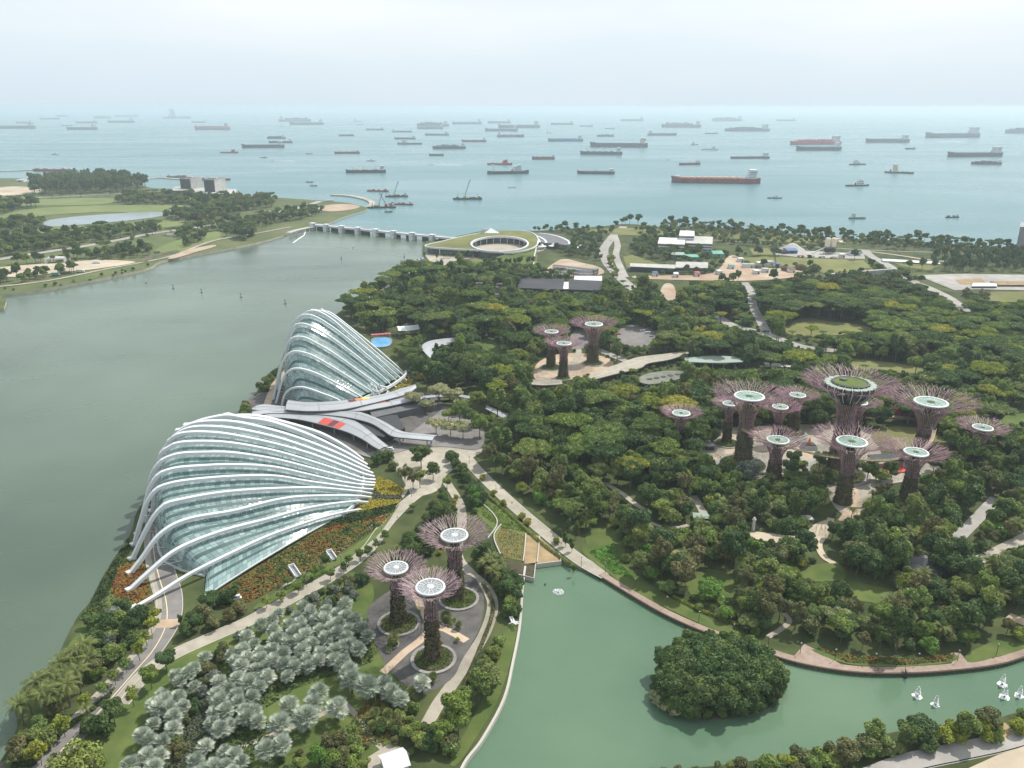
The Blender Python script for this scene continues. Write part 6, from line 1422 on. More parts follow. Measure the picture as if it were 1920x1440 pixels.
# grove stage and stalls
sg_ = empty('stage', G(1665, 880), .15, 'dark stage roof with a red floor below the curved footbridge', 'stage'); mb = MB(); mb.box((0, 0, .4), (20, 12, .8)); mb.build('floor', M['red'], sg_); mb = MB(); mb.box((0, 3, 6), (18, 9, .5)); mb.build('roof', M['dark'], sg_); mb = MB(); [mb.poly([(x, y, 0), (x, y, 6)], .3, 5) for x in (-8.5, 8.5) for y in (-1, 7)]; mb.build('truss_legs', M['offwhite'], sg_)
ex = empty('exhibit_stand', G(1516, 842), .1, 'grey boxed exhibit stand with an orange flame-shaped figure on top', 'stand'); mb = MB(); mb.box((0, 0, 1.5), (9, 6, 3), taper=.8); mb.build('base', M['steelgrey'], ex); mb = MB(); mb.lathe([(.9, 3), (1.2, 4.2), (.6, 6), (.01, 8)], n=10, jit=.1, rnd=random.Random(8)); mb.build('flame_figure', M['orange'], ex); mb = MB(); mb.box((0, 0, 3.2), (6.5, 4.5, .5)); mb.build('black_top', M['dark'], ex)
kb = empty('kiosk', G(1330, 843), .2, 'small grey glazed kiosk beside the grove path', 'kiosk'); mb = MB(); mb.box((0, 0, 1.5), (4.5, 3.5, 3)); mb.build('walls', M['glassdark'], kb); mb = MB(); mb.box((0, 0, 3.2), (5.2, 4.2, .4)); mb.build('roof', M['steelgrey'], kb)
wr = empty('peaked_roof', G(740, 1440), .45, 'white peaked pavilion roof beside the bright terrace in the palm garden', 'pavilion'); mb = MB()
mb.add([(-4, -4, 3), (4, -4, 3), (4, 0, 5), (-4, 0, 5), (-4, 4, 3), (4, 4, 3)], [(0, 1, 2, 3), (3, 2, 5, 4)]); mb.add([(-4, -4, 2.8), (4, -4, 2.8), (4, 0, 4.8), (-4, 0, 4.8), (-4, 4, 2.8), (4, 4, 2.8)], [(3, 2, 1, 0), (4, 5, 2, 3)]); mb.build('roof', M['white'], wr); mb = MB(); mb.box((0, 0, 1.4), (6.8, 6.8, 2.8)); mb.build('walls', M['offwhite'], wr); mb = MB(); mb.box((0, -3.45, 1.3), (5, .12, 2.2)); mb.build('window', M['glassdark'], wr); excl(GP([(712, 1448), (770, 1448), (768, 1395), (720, 1398)]))
# near: vents in the dome bank, dome gate, white terrace block
for (x, y, lab) in ((553, 1075, 'nearer white slanted vent box set in the dome bank'), (622, 1045, 'farther white slanted vent box set in the dome bank')):
    p = G(x, y); root = empty('vent_box', p, math.radians(-58 if x < 600 else -60), lab, 'vent', 'vent boxes in the dome bank'); mb = MB()
    for dy in (-1.2, 1.2): mb.box((0, dy, .9), (9.5 if x < 600 else 7.5, .35, 1.8))
    mb.box((-4.6 if x < 600 else -3.6, 0, 1.1), (.4, 2.8, 2.2)); mb.build('white_wall', M['white'], root); mb = MB(); mb.box((0, 0, .5), (9 if x < 600 else 7, 2.0, .6)); mb.build('grille', M['grey'], root)
# ================================================================== TREES AND PALMS
prng = random.Random(99)
def inside(px_, py_, poly):
    n = len(poly); x, y = poly[:, 0], poly[:, 1]; x2, y2 = np.roll(x, -1), np.roll(y, -1)
    c = np.zeros(len(px_), bool)
    for i in range(n):
        if y[i] == y2[i]: continue
        k = ((y[i] > py_) != (y2[i] > py_)) & (px_ < (x2[i] - x[i]) * (py_ - y[i]) / (y2[i] - y[i]) + x[i]); c ^= k
    return c
for t in TREES:
    p, rb = t[1], t[4]; EXCL.append(np.array([(p.x + (rb + 2.0) * math.cos(k * .6283), p.y + (rb + 2.0) * math.sin(k * .6283)) for k in range(10)]))
def free(P):
    ok = np.ones(len(P), bool)
    for e in EXCL:
        lo, hi = e.min(0) - 1, e.max(0) + 1
        q = np.where(ok & (P[:, 0] > lo[0]) & (P[:, 0] < hi[0]) & (P[:, 1] > lo[1]) & (P[:, 1] < hi[1]))[0]
        if len(q): ok[q[inside(P[q, 0], P[q, 1], e)]] = False
    return ok
FIX = set()
CAND = []      # (x, y, kind, leaf, variant, scale, rz)
def scatter(px, spacing, mix, smin=.8, smax=1.25, seed=0, ex=True, jit=.42, drop=0.0, avoid=0):
    rnd = random.Random(seed); poly = np.array([(p[0], p[1]) for p in GP(px)])
    lo, hi = poly.min(0), poly.max(0); P = []; row = 0; y = lo[1]
    while y < hi[1]:
        x = lo[0] + (spacing / 2 if row % 2 else 0)
        while x < hi[0]:
            if rnd.random() >= drop: P.append((x + rnd.uniform(-jit, jit) * spacing, y + rnd.uniform(-jit, jit) * spacing))
            x += spacing
        y += spacing * .87; row += 1
    if not P: return
    P = np.array(P); ok = inside(P[:, 0], P[:, 1], poly)
    if ex: ok &= free(P)
    if avoid and CAND:
        have = np.array([(c[0], c[1]) for c in CAND])
        for i in np.where(ok)[0]: ok[i] = ((have - P[i]) ** 2).sum(1).min() > avoid * avoid
    tot = sum(m[2] for m in mix)
    for x, y in P[ok]:
        q = rnd.random() * tot
        for k, l, wgt in mix:
            q -= wgt
            if q <= 0: break
        CAND.append((float(x), float(y), k, l, rnd.randrange(NVAR), rnd.uniform(smin, smax), rnd.uniform(0, 6.283)))
def row(px, n, kind, leaf, smin=.9, smax=1.15, seed=0, jit=1.0):
    rnd = random.Random(seed); pts = resample(smooth(GP(px), 6), n)
    for p in pts: CAND.append((p.x + rnd.uniform(-jit, jit), p.y + rnd.uniform(-jit, jit), kind, leaf, rnd.randrange(NVAR), rnd.uniform(smin, smax), rnd.uniform(0, 6.283))); FIX.add(CAND[-1][:2])
def one(px, py, kind, leaf, s=1.0): 
    p = G(px, py); CAND.append((p.x, p.y, kind, leaf, prng.randrange(NVAR), s, prng.uniform(0, 6.283))); FIX.add(CAND[-1][:2])
DK, MD, LM, OL, PL, BR, OR_ = 'leaf_dark', 'leaf_mid', 'leaf_lime', 'leaf_olive', 'leaf_pale', 'leaf_bright', 'leaf_orange'
WOOD = [('round', DK, 4), ('tall', DK, 2.2), ('umbrella', DK, 1.6), ('round', MD, 3), ('tall', MD, 1.4), ('umbrella', MD, 1.2), ('round', LM, .5), ('umbrella', LM, .4), ('open', OL, 1.2), ('layered', MD, 1.2), ('bushy', MD, 1)]
GARD = [('round', DK, 3), ('tall', DK, 1.2), ('round', MD, 2.6), ('bushy', DK, 2), ('bushy', MD, 3), ('layered', MD, 1.2), ('open', OL, 1.4), ('bushy', BR, .5), ('bushy', LM, .6), ('tall', MD, 1), ('bushy', OL, .8), ('round', OL, .6), ('layered', PL, .25)]
# woods of the main land
scatter([(648, 588), (700, 555), (765, 517), (830, 516), (962, 514), (972, 552), (1130, 552), (1170, 530), (1225, 560), (1290, 580), (1340, 600), (1300, 640), (1240, 610), (1160, 608), (1065, 606), (1005, 650), (995, 705), (915, 738), (805, 732), (775, 705), (720, 650), (690, 625)], 9.0, WOOD, .8, 1.75, 1)
scatter([(905, 745), (1000, 722), (1130, 714), (1280, 692), (1330, 725), (1315, 800), (1240, 845), (1250, 885), (1130, 902), (1030, 900), (940, 862), (915, 800)], 8.2, WOOD, .75, 1.65, 2)
scatter([(905, 872), (1000, 895), (1130, 900), (1210, 945), (1300, 922), (1330, 885), (1440, 905), (1540, 955), (1545, 1000), (1525, 1060), (1500, 1095), (1560, 1105), (1500, 1180), (1440, 1195), (1400, 1190), (1300, 1145), (1200, 1090), (1140, 1040), (1060, 985), (985, 935)], 6.2, GARD, .55, 1.4, 3)
scatter([(1560, 965), (1650, 932), (1780, 885), (1930, 880), (1930, 1010), (1840, 1050), (1930, 1030), (1930, 1160), (1900, 1185), (1800, 1215), (1700, 1228), (1600, 1222), (1540, 1205), (1500, 1190), (1560, 1105), (1600, 1060), (1565, 1035)], 6.1, GARD, .55, 1.4, 4)
scatter([(1290, 692), (1480, 660), (1930, 700), (1930, 878), (1795, 872), (1790, 815), (1650, 775), (1500, 758), (1350, 785), (1330, 730)], 9.0, WOOD, 1.0, 1.6, 5)
scatter([(1345, 600), (1290, 555), (1400, 545), (1660, 565), (1930, 595), (1930, 698), (1600, 668), (1480, 652)], 10.5, [('umbrella', DK, 4), ('round', DK, 3), ('umbrella', MD, 2), ('umbrella', LM, .8), ('round', MD, 1)], 1.0, 1.6, 6)
scatter([(1480, 540), (1690, 525), (1790, 570), (1930, 575), (1930, 600), (1660, 570)], 11, [('umbrella', DK, 4), ('open', OL, 2), ('round', DK, 2)], .8, 1.2, 7)
scatter([(1330, 590), (1345, 545), (1360, 515), (1385, 518), (1392, 550), (1400, 590)], 9, [('round', DK, 3), ('tall', DK, 2)], .8, 1.1, 8)
scatter([(1410, 560), (1420, 535), (1540, 532), (1560, 545), (1480, 560)], 12, [('round', DK, 3), ('open', OL, 2), ('round', MD, 1)], .7, 1.1, 9)
scatter([(1000, 615), (1060, 610), (1130, 605), (1300, 600), (1500, 640), (1930, 690), (1930, 870), (1790, 880), (1640, 940), (1450, 930), (1300, 930), (1200, 930), (1100, 900), (940, 860), (925, 790), (915, 740), (1000, 715)], 7.0, WOOD, .9, 1.4, 71, avoid=6.5)
# road sides, barrage, works
scatter([(1178, 465), (1215, 440), (1290, 443), (1330, 450), (1325, 468), (1250, 490), (1190, 480)], 13, [('round', DK, 3), ('umbrella', DK, 1), ('round', MD, 1)], .7, 1.0, 10)
scatter([(1140, 495), (1150, 480), (1160, 520), (1150, 525)], 10, [('round', LM, 1), ('round', MD, 2)], .55, .8, 11, ex=False)
scatter([(1040, 470), (1075, 458), (1130, 455), (1128, 490), (1110, 490), (1060, 480)], 11, [('round', DK, 3), ('bushy', MD, 1)], .6, .95, 12)
scatter([(1070, 445), (1130, 442), (1130, 455), (1075, 456)], 15, [('round', DK, 2), ('round', MD, 1)], .7, .9, 13)
row([(1005, 434), (1040, 433), (1060, 434)], 5, 'round', DK, .6, .9, 14, 3)
row([(905, 499), (940, 500), (970, 499), (1003, 497)], 13, 'tall', DK, .65, .85, 15, 3)
row([(820, 487), (845, 484), (880, 484), (900, 482)], 9, 'tall', DK, .5, .7, 16, 3)
scatter([(768, 514), (800, 500), (815, 508), (800, 520)], 9, [('round', DK, 1)], .8, 1.1, 17)
scatter([(960, 508), (1010, 505), (1120, 525), (1120, 531), (970, 530)], 10, [('round', DK, 3), ('umbrella', DK, 1), ('round', MD, 1)], .7, 1.0, 18)
for x, y, k, l, s in ((1440, 790, 'round', DK, 1.2), (1425, 785, 'bushy', MD, 1.5), (1520, 795, 'round', DK, 1.5), (1540, 790, 'round', MD, 1.5), (1532, 805, 'round', DK, 1.3), (1555, 795, 'round', DK, 1.3), (1635, 795, 'round', MD, 1.2), (1620, 788, 'round', DK, 1.1), (1485, 878, 'round', DK, 1.0), (1495, 885, 'bushy', MD, 1.4), (1478, 895, 'round', DK, 1.0), (1600, 890, 'round', DK, 1.0), (1625, 905, 'round', DK, 1.1), (1650, 905, 'bushy', MD, 1.5), (1670, 900, 'round', DK, 1.0), (1410, 890, 'bushy', 'leaf_bluegrey', 1.5), (1395, 900, 'bushy', 'leaf_bluegrey', 1.6), (1375, 892, 'bushy', DK, 1.4), (1360, 885, 'bushy', MD, 1.4), (1335, 830, 'bushy', DK, 1.3), (1320, 838, 'round', MD, .9), (1345, 815, 'round', DK, .9), (1555, 905, 'bushy', DK, 1.4), (1535, 885, 'round', DK, 1.0), (1700, 870, 'bushy', DK, 1.3), (1750, 885, 'round', DK, 1.0), (1640, 770, 'umbrella', MD, .9), (1690, 775, 'umbrella', DK, .8)): one(x, y, k, l, s)
# sea coast belt
scatter([(1235, 428), (1300, 427), (1500, 441), (1700, 455), (1930, 470), (1930, 476), (1700, 461), (1500, 447), (1300, 433)], 10, [('round', DK, 3), ('round', MD, 2), ('bushy', DK, 3), ('umbrella', DK, .5)], .6, 1.05, 80)
scatter([(1180, 428), (1240, 430), (1420, 440), (1540, 452), (1545, 470), (1420, 462), (1330, 455), (1200, 440)], 14, [('bushy', DK, 2), ('bushy', MD, 2), ('round', MD, 1), ('round', DK, 1)], .8, 1.5, 81, drop=.35)
scatter([(1190, 470), (1330, 474), (1420, 478), (1600, 478), (1640, 500), (1660, 520), (1560, 535), (1400, 525), (1200, 512)], 13, [('round', DK, 2), ('bushy', MD, 2), ('bushy', DK, 2)], .7, 1.3, 82, drop=.45)
scatter([(1625, 500), (1700, 515), (1760, 545), (1700, 530), (1640, 520)], 11, [('round', DK, 1), ('bushy', MD, 1)], .8, 1.2, 83, ex=False, drop=.4)
scatter([(1000, 432), (1130, 428), (1180, 425), (1160, 440), (1130, 450), (1075, 450), (1050, 438)], 12, [('round', DK, 2), ('bushy', MD, 2), ('bushy', DK, 1)], .7, 1.2, 84, drop=.35)
row([(1165, 421), (1200, 417)], 5, 'round', DK, 1.1, 1.5, 19, 4)
row([(1240, 424), (1300, 424), (1360, 428), (1420, 432), (1500, 438), (1560, 444), (1620, 448), (1700, 452), (1800, 459), (1900, 466)], 52, 'round', DK, .8, 1.5, 20, 9)
row([(1260, 429), (1400, 436), (1560, 448), (1700, 456), (1880, 468)], 26, 'umbrella', DK, .6, 1.1, 21, 9)
scatter([(1540, 455), (1660, 456), (1800, 466), (1930, 475), (1930, 488), (1780, 480), (1650, 468)], 17, [('round', DK, 2), ('round', MD, 1), ('open', OL, 1)], .6, 1.0, 22)
row([(1250, 447), (1330, 451), (1450, 459), (1540, 466)], 24, 'bushy', MD, .7, 1.0, 23, 3)
scatter([(1700, 505), (1745, 485), (1800, 478), (1930, 480), (1930, 510), (1800, 512)], 12, [('tall', DK, 3), ('open', DK, 2), ('round', DK, 1)], .75, 1.2, 24)
one(1552, 448, 'spire', DK, 2.2); one(1547, 449, 'spire', DK, 1.6)
for x, y in ((1560, 548), (1575, 540), (1610, 552), (1650, 545), (1675, 540), (1840, 580), (1810, 575), (1525, 525)): one(x, y, 'open' if x != 1525 else 'round', OL if x != 1525 else DK, 1.6)
# east bank
EAST = [('round', DK, 3), ('tall', DK, 1), ('round', MD, 3), ('umbrella', DK, 1), ('bushy', MD, 1), ('open', OL, .6)]
scatter([(-40, 362), (60, 350), (150, 340), (260, 345), (282, 352), (230, 362), (90, 366)], 20, [('tall', DK, 3), ('open', OL, 1), ('round', DK, 1)], 1.8, 2.6, 30)
scatter([(-30, 400), (0, 384), (70, 386), (78, 393), (20, 408)], 16, EAST, 1.20, 1.87, 31)
scatter([(200, 378), (280, 368), (340, 372), (450, 378), (520, 378), (520, 388), (450, 398), (380, 398), (300, 388), (230, 384)], 16, EAST, 1.20, 1.87, 32)
scatter([(305, 412), (340, 402), (420, 398), (450, 400), (440, 412), (380, 425), (320, 418)], 14, EAST, 1.04, 1.61, 33)
scatter([(-20, 428), (20, 420), (85, 418), (80, 430), (0, 436)], 14, EAST, 1.12, 1.61, 34)
scatter([(-20, 450), (60, 440), (150, 440), (230, 432), (300, 425), (300, 440), (240, 452), (130, 465), (0, 482), (-20, 482)], 13, EAST, 0.96, 1.53, 35, drop=.08)
scatter([(320, 440), (420, 420), (500, 405), (560, 396), (620, 392), (600, 404), (500, 425), (420, 445), (340, 455)], 12, EAST, 0.80, 1.36, 36, drop=.12)
scatter([(0, 500), (120, 485), (240, 470), (290, 468), (300, 480), (240, 488), (120, 498)], 12, EAST, .9, 1.5, 37, drop=.25)
scatter([(-20, 535), (0, 520), (100, 512), (160, 500), (170, 505), (100, 522), (20, 535)], 12, EAST, 0.80, 1.36, 38, drop=.15)
scatter([(340, 462), (385, 445), (385, 452), (350, 466)], 9, EAST, .9, 1.2, 39, ex=False)
scatter([(440, 450), (470, 432), (485, 440), (465, 452)], 9, EAST, 1.2, 1.6, 40, ex=False)
scatter([(-20, 545), (100, 532), (270, 500), (300, 492), (270, 506), (120, 538), (-20, 552)], 14, [('bushy', MD, 1), ('bushy', DK, 1)], .4, .8, 41, ex=False, drop=.4)
scatter([(-1000, 440), (-45, 362), (-45, 545), (-1000, 700)], 26, EAST, 1.0, 1.7, 43, drop=.35)
row([(20, 376), (100, 372), (200, 369)], 9, 'umbrella', DK, .8, 1.1, 42, 14)
# shoreline below the tall dome
scatter([(440, 788), (478, 738), (510, 705), (528, 690), (520, 712), (500, 740), (475, 770), (460, 790)], 5, [('bushy', DK, 2), ('bushy', MD, 2), ('bushy', OL, 1)], .6, 1.0, 43)
# trees round the canopies: pale tiered ones and forecourt trees
for x, y, k, l, s in ((778, 770, 'layered', PL, 1.47), (800, 775, 'layered', PL, 1.24), (822, 762, 'layered', PL, 1.78), (850, 760, 'layered', PL, 1.71), (868, 775, 'layered', PL, 1.40), (895, 775, 'round', MD, 1.3), (842, 792, 'layered', MD, 1.2), (818, 815, 'layered', PL, 1.40), (845, 818, 'layered', PL, 1.47), (868, 822, 'layered', PL, 1.32), (862, 795, 'round', MD, 1.3), (885, 800, 'round', DK, 1.3), (900, 822, 'round', MD, 1.3),
                      (790, 878, 'round', DK, 1.35), (760, 912, 'open', OL, .95), (788, 915, 'open', MD, .95), (812, 900, 'round', DK, .95), (775, 918, 'open', OL, .9), (725, 865, 'bushy', DK, 1.2), (708, 872, 'bushy', DK, 1.1), (738, 880, 'bushy', DK, 1.0), (775, 958, 'round', MD, .45), (800, 985, 'round', OL, .5), (722, 1015, 'round', MD, .5), (838, 915, 'round', MD, .6)):
    one(x, y, k, l, s)
scatter([(800, 965), (828, 925), (850, 935), (856, 975), (845, 1010), (800, 1050), (770, 1060), (740, 1055), (765, 1015)], 4.6, [('bushy', DK, 3), ('round', DK, 1), ('bushy', OL, .5)], .6, .9, 44)
scatter([(868, 905), (895, 920), (912, 960), (905, 985), (885, 960)], 4.6, [('bushy', DK, 1), ('bushy', BR, .6)], .75, 1.0, 45)
row([(842, 862), (860, 885), (880, 915), (905, 945)], 9, 'bushy', DK, .85, 1.1, 46, .6)
row([(855, 935), (850, 960), (840, 1000), (825, 1040)], 12, 'bushy', LM, .38, .45, 47, .2)
scatter([(888, 1055), (930, 1035), (958, 1080), (975, 1110), (968, 1165), (950, 1175), (935, 1110), (905, 1075)], 5.0, [('bushy', DK, 3), ('round', DK, 1.5), ('bushy', MD, 1)], .75, 1.1, 48)
scatter([(855, 1290), (900, 1210), (945, 1200), (940, 1250), (915, 1310), (880, 1370), (845, 1425), (790, 1440), (760, 1410), (780, 1350)], 5.2, [('bushy', MD, 2), ('round', MD, 1), ('bushy', DK, 2), ('bushy', OL, 1)], .75, 1.15, 49)
scatter([(690, 1300), (760, 1320), (790, 1330), (770, 1400), (720, 1400), (700, 1360)], 4.6, [('bushy', OL, 1), ('bushy', MD, 2), ('bushy', DK, 2)], .5, .8, 50)
scatter([(500, 1440), (560, 1405), (650, 1365), (690, 1385), (690, 1440), (600, 1500), (480, 1500)], 4.6, [('bushy', MD, 2), ('bushy', DK, 2), ('bushy', OL, 1), ('bushy', BR, .4), ('round', DK, .5)], .55, .9, 51)
scatter([(560, 1130), (640, 1080), (690, 1085), (690, 1120), (640, 1140), (590, 1150)], 4.4, [('bushy', DK, 2), ('bushy', 'leaf_bluegrey', 1), ('bushy', OL, .5)], .5, .85, 52)
scatter([(420, 1200), (480, 1172), (540, 1140), (560, 1150), (480, 1190), (430, 1215)], 4.2, [('bushy', 'leaf_bluegrey', 2), ('bushy', OL, .5)], .55, .8, 53)
scatter([(395, 1235), (425, 1215), (430, 1250), (400, 1290), (365, 1330), (345, 1400), (330, 1440), (305, 1440), (330, 1370), (370, 1290)], 3.8, [('bushy', OL, 2), ('bushy', DK, 2), ('bushy', 'leaf_bluegrey', 1)], .45, .75, 54)
# near left shore
scatter([(165, 1190), (205, 1140), (255, 1150), (285, 1170), (280, 1200), (235, 1250), (185, 1290), (150, 1285), (175, 1235)], 5.0, [('bushy', DK, 3), ('round', DK, 1), ('bushy', MD, 1.5), ('bushy', 'leaf_bluegrey', .6), ('bushy', OL, .6)], .75, 1.1, 55)
scatter([(20, 1440), (45, 1370), (90, 1340), (135, 1330), (120, 1350), (70, 1410)], 5, [('bushy', MD, 2), ('bushy', OL, 1)], .6, .9, 56)
for x, y, k, l, s in ((313, 1258, 'round', DK, .85), (285, 1292, 'round', MD, .75), (252, 1325, 'open', LM, .6), (217, 1362, 'round', DK, .8), (192, 1382, 'bushy', DK, 1.3), (178, 1376, 'bushy', DK, 1.2), (150, 1462, 'dome', MD, 1.2), (122, 1382, 'young', LM, 1.4), (70, 1430, 'round', LM, .7), (78, 1436, 'young', LM, 1.3), (162, 1338, 'young', LM, 1.2), (90, 1400, 'bushy', MD, 1.0),
                      (291, 1166, 'young', LM, 1.2), (286, 1190, 'young', LM, 1.3), (276, 1212, 'young', MD, 1.2), (263, 1238, 'young', LM, 1.4), (238, 1262, 'young', MD, 1.2), (217, 1284, 'young', MD, 1.1), (197, 1306, 'young', MD, 1.1),
                      (398, 1135, 'dome', DK, .72), (432, 1128, 'bushy', DK, 1.1), (452, 1150, 'bushy', OL, 1.0), (385, 1160, 'bushy', OL, 1.05), (360, 1170, 'bushy', DK, .9), (372, 1182, 'round', DK, .6), (402, 1178, 'bushy', OL, .9), (430, 1165, 'bushy', OL, .8), (352, 1192, 'bushy', DK, .9), (340, 1172, 'spire', DK, .7)):
    one(x, y, k, l, s)
for x, y in ((645, 1075), (620, 1088), (560, 1112), (530, 1128), (500, 1140), (655, 1065), (590, 1085), (690, 1045), (612, 1062), (676, 1052), (575, 1100), (540, 1100), (705, 1035)): one(x, y, 'young' if x % 2 else 'round', MD if x % 3 else DK, 1.0 if x % 2 else .5)
# lone trees on the lakeside slope
for x, y, k, l, s in ((1330, 1122, 'dome', BR, .95), (1300, 1030, 'round', OR_, .6), (1200, 1020, 'round', DK, 1.45), (1240, 1062, 'round', DK, 1.3), (1170, 990, 'round', DK, 1.1), (1480, 1062, 'round', DK, 1.4), (1505, 1050, 'round', DK, 1.3), (1430, 1175, 'open', OL, 1.15), (1460, 1165, 'open', OL, 1.1), (1405, 1150, 'open', OL, 1.0), (1490, 1180, 'open', OL, 1.1), (1395, 1120, 'open', OL, 1.0), (1440, 1130, 'open', OL, 1.0), (1250, 1118, 'round', MD, .75),
                      (1075, 1075, 'spire', DK, .5), (905, 900, 'bushy', LM, .6), (925, 930, 'bushy', LM, .6), (945, 950, 'bushy', LM, .6), (978, 975, 'bushy', LM, .65), (990, 985, 'bushy', LM, .6), (1043, 1020, 'bushy', LM, .55), (1050, 1012, 'spire', DK, .8), (1060, 1025, 'spire', DK, .9), (1072, 1035, 'spire', DK, .8), (1065, 1000, 'spire', DK, .9), (1080, 1010, 'spire', DK, .9),
                      (1675, 1160, 'round', LM, .75), (1770, 1175, 'round', OL, .8), (1800, 1200, 'bushy', BR, .9), (1910, 1200, 'bushy', LM, 1.0), (1560, 1010, 'round', DK, .7), (1580, 1020, 'round', MD, .8), (1600, 1005, 'bushy', LM, .9), (1585, 1060, 'bushy', OL, 1.0), (1280, 680, 'round', LM, .8), (1000, 805, 'round', LM, .8), (1020, 808, 'round', LM, .8), (1040, 812, 'round', LM, .75), (980, 803, 'round', LM, .75), (960, 800, 'round', LM, .7),
                      (820, 712, 'umbrella', LM, .7), (850, 705, 'umbrella', LM, .7), (790, 712, 'bushy', LM, 1.2), (880, 700, 'umbrella', LM, .7), (940, 702, 'umbrella', LM, .8), (975, 700, 'umbrella', LM, .7), (805, 690, 'round', LM, .8), (880, 655, 'umbrella', LM, .6), (995, 640, 'umbrella', LM, .6), (1440, 612, 'umbrella', LM, .8), (1520, 632, 'umbrella', LM, .9), (1480, 610, 'umbrella', LM, .7), (1350, 605, 'umbrella', LM, .8), (1590, 645, 'umbrella', LM, .8), (1730, 672, 'umbrella', LM, .8), (1810, 685, 'umbrella', LM, .8)):
    one(x, y, k, l, s)
# near right bank
for x, y, k, l, s in ((1722, 1388, 'dome', DK, .85), (1700, 1402, 'round', DK, .85), (1640, 1400, 'round', MD, .9), (1620, 1412, 'bushy', OL, 1.2), (1660, 1410, 'bushy', MD, 1.1), (1790, 1385, 'bushy', LM, 1.2), (1810, 1390, 'round', MD, .9), (1850, 1375, 'round', OL, .95), (1838, 1385, 'bushy', LM, 1.1), (1860, 1385, 'bushy', MD, 1.0), (1905, 1375, 'bushy', LM, .9), (1918, 1360, 'bushy', MD, .9), (1770, 1395, 'bushy', LM, 1.0), (1740, 1412, 'bushy', DK, .9)): one(x, y, k, l, s)
scatter([(1150, 1450), (1250, 1448), (1400, 1432), (1500, 1415), (1600, 1402), (1640, 1410), (1610, 1440), (1500, 1470), (1300, 1500), (1160, 1500)], 5.0, [('bushy', MD, 2), ('bushy', OL, 2), ('bushy', LM, .6), ('bushy', DK, 1.5), ('round', OL, .5)], .75, 1.1, 57)
scatter([(1640, 1415), (1760, 1400), (1880, 1365), (1900, 1375), (1790, 1408), (1680, 1430)], 4.6, [('bushy', MD, 2), ('bushy', DK, 1)], .5, .8, 58)

# --- nothing that grows may stand in the way of a path, plaza or roof that is open to view from above
KEEP = []
for (x, y, k, l, v, s, rz) in CAND:
    for t in TREES:
        dd_ = math.hypot(x - t[1].x, y - t[1].y)
        if dd_ < t[3] * 1.1:
            lim = t[2] - t[3] * (.62 if dd_ < t[3] * .7 else .3); tp_ = (SPEC[k][2] + SPEC[k][1]) * s
            if tp_ > lim: s *= max(.3, lim / tp_)
    if y < 900 and (x, y) not in FIX:
        top = (SPEC[k][2] + SPEC[k][1] * .75) * s; rx0 = SPEC[k][0] * s * .6
        for _ in range(4):
            Q = []
            for f in (.45, .7, .95):
                h = top * f; m_ = (CAM_H - LAND) / (CAM_H - LAND - h)
                for dx in (-rx0, 0, rx0): Q.append(((x + dx) * m_, y * m_))
            bad = (~free(np.array(Q))).sum()
            if bad < 2: break
            s *= .74; top *= .74; rx0 *= .74
        if s < .42 and k != 'bushy': k = 'bushy'; s = max(s, .4) * 1.2
        if s < .3: continue
    KEEP.append((x, y, k, l, v, s, rz))
CAND[:] = KEEP
# --- which stand as things of their own: those that show largest; the rest are one mass
LANDMARKS = [(k, G(x, y)) for k, x, y in (('the foremost lakeside supertree', 812, 1235), ('the palm-side supertree', 748, 1168), ('the terraced beds', 990, 1040), ('the long low dome', 640, 990), ('the dome foot by the road', 360, 1150), ('the waterfront road', 250, 1265), ('the lower shore corner', 90, 1400), ('the silver palms', 450, 1290), ('the open palm lawn', 600, 1370), ('the bright terrace', 730, 1420), ('the lake kerb', 920, 1330), ('the canopy forecourt', 850, 800), ('the arrival plaza', 800, 890), ('the start of the lake promenade', 930, 910), ('the middle of the lake promenade', 1020, 980), ('the lake corner steps', 1140, 1065), ('the first bend of the boardwalk', 1260, 1120), ('the boardwalk facing the island', 1420, 1190), ('the brown boardwalk plaza', 1520, 1200), ('the boardwalk facing the fountains', 1720, 1225), ('the far boardwalk end', 1890, 1180), ('the green-roofed pavilion', 1325, 990), ('the moon gate', 1385, 1000), ('the white valley path', 1545, 1040), ('the thatched dark roof', 1720, 1060), ('the red-roofed huts', 1080, 880), ('the magenta blossom arbour', 1250, 870), ('the slim forest-edge supertree', 1272, 845), ('the short grove supertree', 1450, 897), ('the broad grove supertree', 1580, 942), ('the grove lawn', 1710, 860), ('the outermost slim supertree', 1830, 862), ('the grey garden walk', 1830, 980), ('the corner road', 1780, 1400), ('the near lake bank', 1400, 1440), ('the tall dome', 700, 700), ('the forest plaza', 1060, 690), ('the round-hole roof', 1240, 720), ('the hedge between paths', 840, 950))]
WORD = {'leaf_dark': 'dark green', 'leaf_mid': 'mid green', 'leaf_lime': 'yellow-green', 'leaf_olive': 'olive brown', 'leaf_pale': 'cream-leaved', 'leaf_bright': 'bright green', 'leaf_orange': 'orange-leaved', 'leaf_bluegrey': 'blue-grey'}
KW = {'round': 'round tree', 'tall': 'tall full tree', 'umbrella': 'wide flat-topped tree', 'open': 'feathery open tree', 'layered': 'tiered tree', 'young': 'thin young tree', 'spire': 'narrow column tree', 'bushy': 'bush', 'dome': 'broad domed tree'}
ORD = ['first', 'second', 'third', 'fourth', 'fifth', 'sixth', 'seventh', 'eighth', 'ninth', 'tenth']
def size_of(c):
    dep = DEPTH((c[0], c[1], LAND)); rx, rz = SPEC[c[2]][0], SPEC[c[2]][1]; return rx * c[5] / dep
def in_view(c, m=0):
    z = SPEC[c[2]][2] * c[5]; x, y = PROJ(c[0], c[1], LAND + z); return m < x < 1920 - m and m < y < 1440 - m
